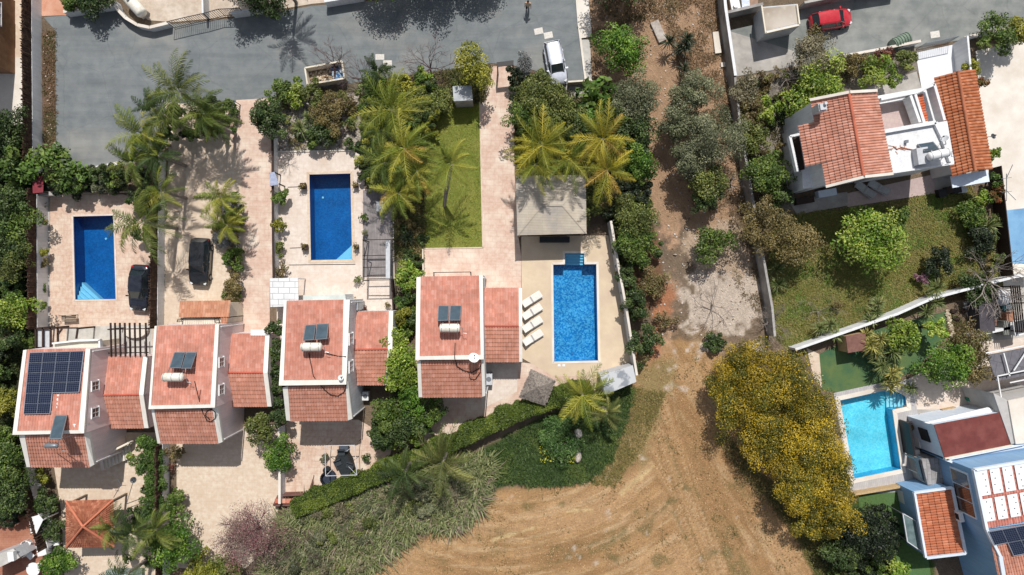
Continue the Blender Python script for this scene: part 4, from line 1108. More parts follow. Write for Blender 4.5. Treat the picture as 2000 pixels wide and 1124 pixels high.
def frame_canopy():
    root = thing('deck_canopy', 'black steel canopy with rolled white awning over the dark deck', 'canopy', P(740,510))
    mb = MB()
    for a, b in [((709,469),(768,468)),((708,500),(756,499)),((708,507),(756,506)),((710,523),(756,522)),((710,541),(756,541)),((708,548),(768,547)),((709,469),(709,548)),((712,484),(711,546)),((765,469),(766,548)),((709,470),(718,475)),((718,475),(712,502))]: mb.bar(P(*a, 2.4), P(*b, 2.4), .06)
    mb.build('beam', iron, root)
    for x, y in ((709,469),(767,469),(709,548),(767,547)):
        a = P(x, y, 2.4); mb = MB(); mb.box((a.x, a.y, 1.2), (.08, .08, 2.4)); mb.build('post', iron, root)
    a, b = P(758,470,2.5), P(758,544,2.5); mb = MB(); mb.bar(a, b, .36, .22); mb.build('awning_roll', lightgrey, root)
frame_canopy()
boxthing('storage_box', 'pale lidded box at the top of the dark deck under palm fronds', 'storage box', 743, 404, .6, .9, .6, lightgrey)

# ---- white villa, upper right
def white_villa():
    root = thing('villa', 'white villa with red gabled roof and flat white terrace at the upper right', 'house', P(1640,280))
    hr, hl, hh2 = 7.2, 5.9, 6.3
    mb = MB(); A, B = (1583,198), (1658,183); RD, RC_ = (1687,343.5), (1613,362.5)
    wallblock(mb, [P(1583,199,hl), P(1658,184,hr), P(1687,343,hr), P(1613,362,hl)], 0, .08, .12)
    wallblock(mb, [P(1658,184,hr), P(1710,181,hh2), P(1741,336,hh2), P(1687,343,hr)], 0, .08, .12)
    wallblock(mb, [P(1560,268,3.4), P(1600,260,3.4), P(1613,362,3.4), P(1569,369,3.4)], 0, 0, 0)
    wallblock(mb, [P(1556,246,3.2), P(1590,236,3.2), P(1600,262,3.2), P(1560,268,3.2)], 0, 0, 0.01)
    mb.build('wall', whitewall, root)
    rc = dict(c1=C(208,142,118), c2=C(196,128,104), c3=C(220,160,138))
    def lerp2(p, q, f): return (p[0]+(q[0]-p[0])*f, p[1]+(q[1]-p[1])*f)
    # left slope in three strips so its outline steps out over the balcony
    f1, f2 = .245, .745
    e1, e2 = lerp2((1583,198), (1613,362.5), f1), lerp2((1583,198), (1613,362.5), f2); r1, r2 = lerp2(B, RD, f1), lerp2(B, RD, f2)
    mb = MB()
    tiled(mb, P(*e1, hl), P(1583,198,hl), P(*B, hr), P(*r1, hr), seed=71, **rc)
    tiled(mb, P(1573,326,5.35), P(1559,246,5.35), P(*r1, hr), P(*r2, hr), seed=72, **rc)
    tiled(mb, P(*RC_, hl), P(*e2, hl), P(*r2, hr), P(*RD, hr), seed=73, **rc)
    rf = mb.build('roof', tileM, root)
    mb = MB(); tiled(mb, P(1711,180,hh2), P(1742,337,hh2), P(*RD, hr), P(*B, hr), seed=74, **rc)
    ridge(mb, P(1658,182,hr+.06), P(1687,344,hr+.06), .12, C(210,112,84)); o = mb.build('roof', tileM, root); o['label'] = 'right roof slope with finer rows'
    mb = MB()
    for a, b in [(P(1582,196,hl+.1),P(1658,181,hr+.1)),(P(1658,181,hr+.1),P(1711,178,hh2+.1)),(P(1613,365,hl),P(1687,346,hr)),(P(1687,346,hr),P(1742,340,hh2))]: mb.bar(a, b, .22, .3)
    mb.build('verge', whiteconc, rf)
    c = P(1602,212,6.9); mb = MB(); mb.box((c.x, c.y, 6.7), (.6, .6, 1.2), .15); mb.box((c.x, c.y, 7.4), (.5, .5, .12), .15); mb.disc((c.x+.1, c.y+.2), .12, 7.4, 7.7, 10); mb.build('chimney', lightgrey, rf)
    # balcony rail
    mb = MB(); 
    for a, b in [((1541,268),(1556,336)),((1541,268),(1566,262))]: mb.bar(P(*a, 4.2), P(*b, 4.2), .2, .5)
    mb.build('balcony_parapet', whitewall, root)
    mb = MB()
    for k in range(9): a = P(1545+1.8*k, 272+7.2*k, 4.0); b = P(1552+1.6*k, 270+7.2*k, 4.0); mb.bar(a, b, .04)
    mb.bar(P(1548,270,4.1), P(1563,336,4.1), .05); mb.build('balcony_rail', iron, root)
    mb = MB(); mb.prism([(p.x, p.y) for p in (P(1558,334,3.5), P(1572,331,3.5), P(1560,262,3.5), P(1545,268,3.5))], 3.42, 3.5); mb.build('balcony_floor', slat, root)
    # south-facing wall window on the low block
    for (x, y, w_, hgt) in ((1596,349,.75,.9), (1570,357,.25,.5)):
        a = P(x, y, 2.2); mb = MB(); mb.box((a.x, a.y-.02, 2.2), (w_+.12, .06, hgt+.12), .17); w2 = mb.build('window', whitemetal, root)
        mb = MB(); mb.box((a.x+.005, a.y-.06, 2.2), (w_, .04, hgt), .17); mb.build('pane', glassdark, w2)
    # terrace wing: flat roof right of the gable
    mb = MB(); T = 5.9
    wallblock(mb, [P(1724,262,T), P(1850,236,T), P(1864,318,T), P(1742,337,T)], 0, 0, 0)
    wallblock(mb, [P(1712,188,3.0), P(1824,168,3.0), P(1846,240,3.0), P(1722,264,3.0)], 0, 0, 0)
    mb.build('terrace_block', whitewall, root)
    mb = MB()
    for a, b in [((1724,258),(1826,240)),((1826,240),(1842,274)),((1842,276),(1856,316))]: mb.bar(P(*a, T+.15), P(*b, T+.15), .3, .3)
    mb.bar(P(1742,338,T+.1), P(1862,320,T+.1), .14, .2)
    for a, b in [((1715,197),(1782,184)),((1782,184),(1818,168)),((1818,168),(1838,238)),((1772,190),(1790,242)),((1781,188),(1798,242))]: mb.bar(P(*a, 3.9), P(*b, 3.9), .22, 1.0)
    mb.build('parapet', whitewall, root)
    mb = MB(); mb.prism([(p.x, p.y) for p in (P(1722,262,3.1), P(1785,249,3.1), P(1773,195,3.1), P(1713,204,3.1))], 3.0, 3.02); mb.build('terrace_floor', mauvepave, root)
    mb = MB(); tiled(mb, P(1811,237,3.6), P(1800,184,3.6), P(1783,188,4.0), P(1792,242,4.0), seed=75, c1=C(220,108,66), c2=C(206,90,52), c3=C(228,130,90)); mb.build('tile_strip', tileM, root)
    # garage with long brown roof
    he, hg = 3.0, 4.0
    mb = MB(); wallblock(mb, [P(1828,156,he), P(1871,140,hg), P(1905,333,hg), P(1862,342,he)], 0, .1, .15); wallblock(mb, [P(1871,140,hg), P(1902,138,he), P(1935,328,he), P(1905,333,hg)], 0, .1, .15)
    gb = mb.build('garage', M('garage_render', C(206,204,206), C(194,192,194), 2), root)
    gc = dict(c1=C(196,116,74), c2=C(176,94,56), c3=C(212,136,96))
    mb = MB(); tiled(mb, P(1860,346,he), P(1824,152,he), P(1871,140,hg), P(1905,333,hg), seed=76, amp=.07, tw=.26, **gc); mb.build('roof', tileM, gb)
    mb = MB(); tiled(mb, P(1903,136,he), P(1937,331,he), P(1905,333,hg), P(1871,140,hg), seed=77, amp=.07, tw=.26, **gc); ridge(mb, P(1871,139,hg+.05), P(1905,334,hg+.05), .12, C(196,116,80)); mb.build('roof', tileM, gb)
    a = P(1826,203,2.3); mb = MB(); mb.box((P(1826,203,2.2).x+.0, a.y, 1.9), (.1, 1.2, 1.0), .17); mb.build('window', iron, gb)
    mb = MB(); mb.box((P(1895,350,2.4).x, P(1895,350,2.4).y, 2.35), (3.2, 1.0, .08), .17); mb.build('side_awning', lightblue, gb)
    return root
white_villa()
# solar heater on the flat roof
fp = Plane((1724,262,5.9), (1850,236,5.9), (1742,337,5.9))
heater('white tank with one grey collector on the flat roof of the white villa', fp, [[(1792,282),(1822,277),(1834,291),(1806,296)]], [(1812,307),(1855,297)], .15, .9, whitemetal, .34)
boxthing('roof_box', 'white box beside the tank on the flat white roof', 'box', 1798, 306, .9, 1.3, .7, lightgrey, .15, 5.9)
boxthing('vent', 'small grey vent on the flat white roof', 'vent', 1770, 277, .22, .22, .3, greymetal, 0, 5.9)
cable('bent brown cable with rust coloured stains on the flat white roof', [fp.at(x, y, .06) for x, y in ((1745,286),(1752,292),(1760,288),(1772,291),(1784,293),(1794,292))], .04, M('rust', C(196,120,84), C(170,96,66), 6))
mb = MB()
for k in range(16):
    a = fp.at(1754+random.gauss(0,7), 289+random.gauss(0,3), .03); b = a+Vector((random.gauss(0,.35), random.gauss(0,.15), .05)); mb.bar(a, b, .03, .02)
tag(mb.build('dry_twigs', M('dry_twig', C(214,150,110), C(190,120,84), 6)), 'scatter of reddish dry twigs on the flat white roof', 'twigs')

# ---- blue villa, lower right
def blue_villa():
    root = thing('villa', 'blue villa with white panelled roof at the lower right corner', 'house', P(1900,980))
    T1, T2 = 3.6, 6.6
    mb = MB(); wallblock(mb, [P(1902,918,T2), P(2060,892,T2), P(2082,1012,T2), P(1926,1034,T2)], 0, 0, 0)
    wallblock(mb, [P(1926,1034,T2-.2), P(2082,1012,T2-.2), P(2110,1180,T2-1.3), P(1968,1180,T2-1.3), P(1952,1086,T2-.6)], 0, .01, 0)
    wallblock(mb, [P(1843,898,T1), P(1990,868,T1), P(1995,905,T1), P(1902,930,T1)], 0, 0, 0); 
    mb.build('wall', bluewall, root)
    mb = MB(); q = [P(1843,898,T1+.02), P(2010,862,T1+.02), P(2015,900,T1+.02), P(1903,922,T1+.02)]; plank(mb, q[::-1], .1)
    for a, b in [((1845,897),(2000,866)),((1845,897),(1902,919))]: mb.bar(P(*a, T1+.2), P(*b, T1+.2), .2, .4)
    mb.build('terrace', lightblue, root)
    mb = MB(); q = [P(1891,912,T1+.1), P(1950,897,T1+.1), P(1966,903,T1+.1), P(1898,919,T1+.1)]; plank(mb, q[::-1], .05); mb.build('skylight', iron, root)
    # dark red roofed kitchen wing
    R_ = [P(1824,830,3.9), P(1953,806,3.9), P(1975,869,3.9), P(1845,895,3.9)]
    mb = MB(); wallblock(mb, R_, 0, .02, .05); wg = mb.build('kitchen_wing', lightblue, root)
    mb = MB(); plank(mb, [up(q, .02) for q in R_][::-1], .08); mb.build('roof', redroof, wg)
    mb = MB(); mb.bar(P(1845,896,3.95), P(1976,870,3.95), .12, .2); mb.build('roof_edge', creamwall, wg)
    mb = MB(); plank(mb, [P(1806,826,3.2), P(1824,830,3.4), P(1953,806,3.4), P(1930,796,3.2)], .1); mb.build('eave', whitewall, wg)
    XL = R_[0]; 
    for (y, w_, z) in ((862,1.0,1.9),):
        a = P(1820,y,1.9); mb = MB(); f = (R_[3]-R_[0]); p = R_[0].lerp(R_[3], .45); mb.box((p.x-.05, p.y, 2.0), (.1, 1.1, 1.2), math.atan2(f.y, f.x)+math.pi/2); ww = mb.build('window', iron, wg)
    # main roof: tiles with white panels
    RP = Plane((1902,918,T2), (2060,892,T2), (1926,1034,T2))
    rc = dict(c1=C(206,126,110), c2=C(192,110,94), c3=C(218,146,130))
    mb = MB(); tiled(mb, RP.at(1923,1032,.05), RP.at(2070,1006,.05), RP.at(2046,890,.05), RP.at(1903,918,.05), seed=81, **rc); rf = mb.build('roof', tileM, root)
    for j, (v0, v1_) in enumerate(((.04,.46),(.52,.9))):
        for i in range(6):
            u0, u1 = .03+i*.165, .03+i*.165+.13
            def pt(u, v):
                a = (1903+147*u, 918-26*u); b = (1923+150*u, 1032-26*u); return RP.at(a[0]+(b[0]-a[0])*v, a[1]+(b[1]-a[1])*v, .22)
            mb = MB(); plank(mb, [pt(u0,v1_), pt(u1,v1_), pt(u1,v0), pt(u0,v0)], .05); pn = mb.build('roof_panel', whiteplastic, rf)
            mb = MB()
            for k in range(4): c = pt(u0+(u1-u0)*random.uniform(.2,.8), v0+(v1_-v0)*(k+.5)/4); mb.disc((c.x, c.y), .05, c.z, c.z+.03, 8)
            mb.build('clip', greymetal, pn)
    mb = MB(); mb.bar(P(1902,918,T2+.15), P(1926,1034,T2+.15), .22, .3); mb.bar(P(1902,918,T2+.15), P(2060,892,T2+.15), .2, .3); mb.build('verge', lightblue, root)
    SP = Plane((1926,1036,T2-.1), (2060,1012,T2-.1), (1965,1120,T2-.7))
    mb = MB(); tiled(mb, SP.at(1960,1180,.03), SP.at(2120,1150,.03), SP.at(2070,1010,.03), SP.at(1930,1037,.03), seed=82, **RC2); mb.build('roof', tileM, root)
    mb = MB(); mb.bar(P(1926,1034,T2), P(1952,1086,T2-.3), .2, .3); mb.bar(P(1952,1086,T2-.3), P(1968,1180,T2-1.0), .3, .3); mb.build('gutter', lightblue, root)
    # windows on the left wall (leaning away from the camera)
    A, B = P(1902,918,T2), P(1926,1034,T2); d = (Vector((B.x,B.y,0))-Vector((A.x,A.y,0))); L = d.length; d.normalize(); n = Vector((d.y, -d.x, 0)); 
    if n.x > 0: n = -n
    ang = math.atan2(d.y, d.x)
    def wwin(t, z, w_, h_, name='window'):
        c = Vector((A.x, A.y, 0)) + d*t + n*.05; mb = MB(); mb.box((c.x, c.y, z), (w_+.2, .1, h_+.2), ang); o = mb.build(name, lightblue, root)
        c += n*.06; mb = MB(); k = 3 if w_ > 2 else 2
        for i in range(k):
            cc = c + d*((i+.5)/k-.5)*w_; mb.box((cc.x, cc.y, z), (w_/k-.1, .05, h_), ang)
        mb.build('pane', glassdark if w_ < 2 else M('brown_glass', C(92,66,54), C(60,50,46), 1, rough=.1, spec=.8), o)
    wwin(2.4, 4.7, 3.6, 2.0); wwin(5.9, 2.7, 1.1, 1.2)
    # side annex with terracotta roof
    ah, al = 3.6, 2.9
    mb = MB(); wallblock(mb, [P(1787,962,al), P(1856,952,ah), P(1882,1080,ah), P(1809,1088,al)], 0, .03, .1); an = mb.build('side_annex', bluewall, root)
    mb = MB(); tiled(mb, P(1809,1085,al), P(1787,965,al), P(1857,956,ah), P(1881,1079,ah), seed=83, tl=.45, c1=C(198,114,78), c2=C(184,100,66), c3=C(212,134,98)); mb.build('roof', tileM, an)
    mb = MB()
    for a, b in [((1784,962,al),(1858,952,ah)),((1858,952,ah),(1884,1080,ah)),((1808,1089,al),(1884,1080,ah)),((1784,962,al),(1806,1088,al))]: mb.bar(up(P(*a), .1), up(P(*b), .1), .18, .25)
    mb.build('verge', lightblue, an)
    for t, z in ((4.6,3.6),(6.2,3.3)):
        pass
    return root, RP, A, d, n
bv, RPb, Ab, db, nb = blue_villa()
SPb = Plane((1926,1036,6.6), (2060,1012,6.6), (1965,1120,6.0))
pv('dark solar panels in two rows on the blue villa roof', SPb, (1931,1039), (2060,1016), (2084,1066), (1954,1091), 5, 2, skip=[(0,1)], lift=.2)
for (t, z, lb) in ((4.6,3.9,'white air conditioner high on the blue villa wall below the long window'), (5.1,3.2,'white air conditioner on the blue villa wall beside the terracotta annex roof')):
    c = Vector((Ab.x, Ab.y, 0)) + db*t + nb*.3; root = thing('air_conditioner', lb, 'air conditioner', (c.x, c.y, z-.3), 'wall units on the blue villa')
    mb = MB(); mb.box((c.x, c.y, z), (.85, .35, .6), math.atan2(db.y, db.x)); mb.build('body', whitemetal, root)
    mb = MB(); cc = c+nb*.18; mb.box((cc.x, cc.y, z), (.5, .02, .45), math.atan2(db.y, db.x)); mb.build('fan_grille', iron, root)
root, E = roofslab('glass_canopy', 'glass veranda canopy left of the terracotta annex roof', 'canopy', [(1763,1003),(1789,1018),(1801,1078),(1772,1058)], 2.4, .05, M('canopy_glass', C(120,140,140), C(90,110,112), 2, rough=.1, spec=.8), None, greymetal)
mb = MB()
for a, b in zip(E, E[1:]+E[:1]): mb.bar(a, b, .08, .1)
mb.build('frame', lightgrey, root)
boxthing('storage_box', 'white square cabinet left of the terracotta annex roof corner', 'cabinet', 1771, 968, 1.1, 1.1, .9, whitewall, .17)
# grey slab roof and clutter between pool and blue villa
roofslab('lean_to', 'grey stone slab lean-to between the turquoise pool and blue villa', 'lean-to', [(1800,898),(1838,893),(1846,944),(1812,948)], 2.2, .15, M('slab_roof', C(176,172,172), C(150,146,146), 3, brick=(C(90,86,86), .9, .35, 1.5, .7)), greywall)
roofslab('glass_awning', 'dark glazed awning leaning on the grey slab lean-to', 'awning', [(1786,895),(1800,893),(1808,944),(1793,925)], 1.8, .05, collector, None, greymetal)
boxthing('table', 'square white table left of the dark red roof', 'table', 1800, 862, .9, 1.0, .75, whitemetal, .15)
boxthing('table', 'small white cabinet below the square white table', 'cabinet', 1786, 883, .6, .4, .6, whitemetal, .15)
boxthing('privacy_screen', 'thin black screen left of the square white table', 'screen', 1771, 855, .18, 2.9, 1.6, iron, .16)
boxthing('planter_box', 'long tan planter box on the pale terrace above the dark red roof', 'planter', 1852, 801, 1.2, .35, .4, tanwood, .2)
boxthing('water_drum', 'green plastic drum on the pale terrace', 'drum', 1893, 779, .4, .4, .5, greenplastic, .6)
root, E = roofslab('flat_building', 'white flat roofed building at the right edge beside the dark red roof', 'building', [(1969,783),(2060,764),(2075,860),(1984,868)], 4.2, .15, whiteconc, M('pale_grey_render', C(196,192,188), C(184,180,176), 2))  # walls in pale grey render
mb = MB(); wallblock(mb, [P(1940,768,4.0), P(1969,783,4.1), P(1985,866,4.1), P(1975,868,4.0)], 0, 0, 0); mb.build('side_wall', M('pale_grey_render', C(196,192,188)), root)
# slate awning zone at the far right
root, E = roofslab('carport', 'dark slate carport roof with white cross frames at the right edge', 'carport', [(1928,694),(2060,668),(2070,720),(1946,745)], 2.6, .06, M('slate_roof', C(120,118,124), C(104,102,110), 3, brick=(C(80,78,84), .7, 2, .2, .6)), None, greymetal)
mb = MB()
for a, b in [((1925,690),(2060,664)),((1948,735),(2060,712)),((1972,748),(2060,730)),((1960,690),(1972,735)),((1980,724),(2010,678)),((1948,735),(1956,782)),((1958,780),(2060,757))]: mb.bar(P(*a, 2.9), P(*b, 2.9), .09)
mb.build('cross_frame', whitemetal, root)
# small brown roof under the trees and slatted pergola at the right edge
roofslab('shed', 'small brown roofed shed half hidden by rosette plants below the diagonal wall', 'shed', [(1652,657),(1690,650),(1693,684),(1656,690)], 1.8, .08, M('brown_felt', C(140,96,84), C(120,80,70), 3), tanwood)
root = thing('pergola', 'brown narrow slat pergola beside the white oven at the right edge', 'pergola', P(1985,600))
for k in range(5):
    mb = MB(); mb.bar(P(1974+k*4.2, 558, 2.3), P(1984+k*4.2, 650, 2.3), .06, .12); mb.build('slat', slat, root)
mb = MB(); mb.bar(P(1972,593,2.2), P(2000,592,2.2), .1, .12); mb.build('beam', slat, root)
for x, y in ((1974,560),(1996,648)):
    a = P(x, y, 2.2); mb = MB(); mb.box((a.x, a.y, 1.1), (.1, .1, 2.2)); mb.build('post', slat, root)
c = P(1958,581,.8); root = thing('pizza_oven', 'round white domed oven left of the brown slat pergola', 'oven', (c.x, c.y, 0))
mb = MB(); mb.disc((c.x, c.y), .78, 0, .8, 22); mb.build('base', greyconc, root); mb = MB(); mb.dome((c.x, c.y, .8), .74, 20, 8, .6, False); mb.build('dome', M('oven_dome', C(214,214,216), C(196,196,198), 3), root, True)
mb = MB(); mb.dome((c.x-.62, c.y, .95), .26, 12, 6, .2); mb.build('mouth', iron, root)
boxthing('sideboard', 'brown wooden sideboard below the green barbecue', 'sideboard', 1966, 617, .75, .9, .9, M('brown_wood', C(186,130,98), C(170,112,84), 5), .05)
boxthing('barbecue', 'dark green barbecue below the white oven', 'barbecue', 1962, 600, 1.0, .6, .9, M('dark_green_paint', C(46,84,88), C(36,66,70), 4), .1, 0, acx)
boxthing('kennel', 'dark brown shed roof box with small brown cabinet in front', 'shed', 1916, 620, 1.3, 2.4, 1.5, M('charcoal_roof', C(84,78,84), C(70,66,72), 3), .05)
boxthing('cabinet', 'small brown cabinet right of the charcoal shed roof', 'cabinet', 1934, 630, .6, .6, .8, M('brown_wood2', C(150,110,96), C(130,92,80), 5), .05)
boxthing('chest', 'small grey chest below the small brown cabinet', 'chest', 1933, 641, .6, .45, .5, lightgrey, .05)
boxthing('cabinet', 'tall grey green cabinet at the right edge left of the white table', 'cabinet', 1957, 640, .6, 1.2, 1.2, M('cabinet_grey', C(150,150,142), C(136,136,128), 3), .05)
root, E = roofslab('garden_table', 'grey topped table with white rim at the right edge', 'table', [(1978,628),(2000,624),(2006,650),(1983,656)], 1.6, .06, M('slate_top', C(110,116,122), C(96,102,108), 3), None, whitemetal)
mb = MB()
for a, b in zip(E, E[1:]+E[:1]): mb.bar(up(a, .03), up(b, .03), .12, .1)
mb.build('rim', whitemetal, root)

roofslab('shed', 'grey flat roofed garden shed at the top right corner of the mown lawn', 'shed', [(884,169),(921,167),(923,196),(886,198)], 2.2, .08, M('shed_roof', C(190,194,196), C(160,166,170), 3), greywall)
roofslab('gate_canopy', 'black canopy over the gate at the top of the long pink driveway', 'canopy', [(970,122),(1003,118),(1003,127),(971,131)], 2.3, .08, iron, None, iron)
# ---- walled bin store, top right
root = thing('bin_store', 'grey walled store with pale flat concrete top left of the red car', 'store', P(1515,55))
mb = MB(); wallblock(mb, [P(1488,14,2.2), P(1558,8,2.2), P(1562,50,2.2), P(1495,66,2.2)], 0, 0, 0); mb.build('wall', lightgrey, root)
mb = MB(); q = [P(1490,16,2.22), P(1555,10,2.22), P(1558,46,2.22), P(1497,60,2.22)]; plank(mb, q[::-1], .03); mb.build('roof', M('stained_concrete', C(196,184,168), C(150,130,110), 1.2, C(210,200,188), .6, lo3=.45), root)
mb = MB()
for a, b in [((1487,12),(1495,66)),((1495,65),(1560,50)),((1556,10),(1561,48))]: mb.bar(P(*a, 2.3), P(*b, 2.3), .12, .2)
mb.build('rim', creamwall, root)
# ---- building at the upper left
root = thing('building', 'brown walled building at the upper left corner with white window', 'building', P(0,40))
mb = MB(); wallblock(mb, [P(-190,-60,6), P(-78,-60,6), P(-78,98,6), P(-190,98,6)], 0, 0, 0); mb.build('wall', brownwall, root)
X = P(-78,0,6).x+.03
xwin(root, X, (1,-14), 3, 46, 1)
root = thing('fuel_tank', 'white cylindrical fuel tank on its side inside the curved wall', 'tank', P(266,20))
a, b = P(246,-8,.95), P(280,29,.95); d = (b-a).normalized(); mb = MB(); mb.tube([a, a+d*.08, a+d*.22, b-d*.22, b-d*.08, b], [.2, .42, .5, .5, .42, .2], 20); tk = mb.build('vessel', tankM, root, True)
mb = MB(); c = a.lerp(b, .3); mb.disc((c.x, c.y), .16, 1.42, 1.56, 12); mb.build('cap', greymetal, tk)
mb = MB()
for f in (.2, .8): c = a.lerp(b, f); mb.box((c.x, c.y, .25), (.3, .8, .5), math.atan2(d.y, d.x))
mb.build('cradle', greyconc, root)
# roadside open stone box
root = thing('skip_enclosure', 'low pale walled enclosure of pebbles and blue rubble on the roadside', 'enclosure', P(640,150))
pts = [(602,140),(673,127),(678,160),(607,172)]
mb = MB()
for a, b in zip(pts, pts[1:]+pts[:1]): A = P(*a); B = P(*b); mb.bar((A.x, A.y, .5), (B.x, B.y, .5), .13, 1.0)
mb.build('wall', creamwall, root)
def pebbles(name, label, cat, region, n, r0, r1, mats, z=.03, kind='stuff', parent=None):
    mb = MB(); k = 0
    x0 = min(p[0] for p in region); x1 = max(p[0] for p in region); y0 = min(p[1] for p in region); y1 = max(p[1] for p in region)
    while k < n:
        x, y = random.uniform(x0, x1), random.uniform(y0, y1)
        if not inpoly(np.array([x]), np.array([y]), region)[0]: continue
        c = P(x, y); r = random.uniform(r0, r1); m2 = MB(); m2.dome((c.x, c.y, z), r, 6, 3, r*.6)
        g = random.uniform(.7, 1.1); m2.v = [(v[0]+random.gauss(0, r*.12), v[1]+random.gauss(0, r*.12), v[2]) for v in m2.v]
        col = random.choice(mats); mb.add(m2.v, m2.f, (col[0]*g, col[1]*g, col[2]*g, 1)); k += 1
    o = mb.build(name, MATS['roof_tiles'], parent)
    if kind and parent is None: tag(o, label, cat, kind=kind)
    return o
pebbles('pebbles', '', '', [(606,142),(670,130),(674,158),(609,169)], 260, .06, .14, [C(206,180,150), C(176,150,120), C(226,206,180), C(150,124,100)], .1, None, root)['kind'] = 'stuff'
pebbles('rubble', '', '', [(648,134),(669,130),(671,154),(655,157)], 60, .08, .2, [C(90,150,206), C(60,110,170), C(190,210,226)], .25, None, root)['kind'] = 'stuff'
pebbles('pebbles', 'loose pale pebbles over the gravel of the rockery beside the palms', 'pebbles', [(545,205),(700,180),(708,294),(545,296)], 900, .04, .12, [C(206,196,184), C(176,160,140), C(226,216,206), C(150,134,116)])
pebbles('litter', 'scattered small stones along the red dirt lot', 'stones', [(1160,0),(1400,0),(1440,300),(1480,560),(1480,660),(1340,660),(1250,680),(1290,480),(1180,200)], 700, .03, .09, [C(216,206,194), C(186,166,146), C(236,226,216), C(150,114,90)])
pebbles('stones', 'scattered stones on the dirt strip beside the left road', 'stones', [(84,70),(108,70),(110,320),(86,320)], 70, .03, .09, [C(206,186,164), C(176,146,120), C(226,206,190)])
# ================================================================ PLANTS
def G(*c):
    m = .3*c[0]+.59*c[1]+.11*c[2]; c = [q+(m-q)*.10 for q in c]; return np.array([lin(c[0])*1.06, lin(c[1])*.97, lin(c[2])*.92])
ST = {  # leaf length, palette (sunlit leaf colours), cover, flatness
 'bright': (.22, [G(128,160,48), G(96,132,38), G(158,180,72)], 3.2, .85),
 'lime':   (.24, [G(130,168,52), G(100,142,42), G(168,190,80)], 3.3, .85),
 'mid':    (.20, [G(86,118,42), G(64,94,34), G(116,142,60)], 3.4, .85),
 'vivid':  (.20, [G(82,128,34), G(62,104,28), G(120,158,54)], 3.6, .8),
 'dark':   (.20, [G(68,92,44), G(50,74,36), G(94,118,60)], 3.4, .85),
 'verydark': (.20, [G(40,56,34), G(30,44,28), G(60,76,46)], 3.4, .8),
 'olive':  (.15, [G(116,126,92), G(92,104,72), G(144,152,116)], 3.6, .8),
 'grey':   (.15, [G(132,130,100), G(104,104,76), G(158,154,124)], 2.2, .8),
 'brownolive': (.16, [G(126,116,66), G(98,92,50), G(150,138,88)], 2.6, .75),
 'midolive': (.18, [G(104,120,52), G(80,98,42), G(134,146,74)], 3.0, .85),
 'yellow': (.14, [G(190,166,34), G(168,148,32), G(98,106,34), G(204,180,48), G(80,88,30), G(122,120,36)], 3.1, .75),
 'ygreen': (.20, [G(140,148,44), G(112,124,38), G(168,170,64)], 3.0, .95),
 'khaki':  (.16, [G(140,124,84), G(112,98,64), G(120,124,66)], 1.6, .8),
 'silver': (.14, [G(128,136,140), G(104,112,114), G(150,156,158)], 2.6, .7),
 'maroon': (.15, [G(112,66,54), G(88,50,44), G(134,86,66)], 2.4, .8),
 'purple': (.13, [G(150,110,128), G(122,86,104), G(172,134,146)], 3.0, .7),
 'redbud': (.11, [G(156,104,114), G(134,92,98), G(140,118,110), G(152,130,122)], .95, .85), 'meadow': (.16, [G(78,116,54), G(62,98,46), G(96,132,66)], 3.4, .8), 'hedge': (.15, [G(92,116,36), G(68,92,30), G(114,136,46)], 3.4, .8),
 'ivy':    (.17, [G(74,108,40), G(56,88,32), G(100,134,54)], 3.6, .9),
 'redhedge': (.17, [G(122,96,48), G(94,106,44), G(148,84,50)], 3.0, .9),
 'banana': (.62, [G(84,124,44), G(110,142,60), G(64,100,36)], 3.0, .8),
 'bigleaf': (.40, [G(88,124,46), G(118,146,64), G(64,96,38)], 3.0, .8),
}
def leaf_quads(Pc, N, L, W, g, curl=.0):
    n = len(Pc)
    t = g.normal(size=(n, 3)); t -= (t*N).sum(1, keepdims=True)*N; t /= np.linalg.norm(t, axis=1, keepdims=True)+1e-9
    b = np.cross(N, t); l = L*g.uniform(.7, 1.25, (n, 1)); w_ = W*g.uniform(.75, 1.25, (n, 1))
    tip = Pc + t*l*.55 - N*l*curl
    V = np.stack([Pc - t*l*.5, Pc + b*w_*.5, tip, Pc - b*w_*.5], 1).reshape(-1, 3)
    F = np.arange(4*n).reshape(-1, 4)
    return V, F
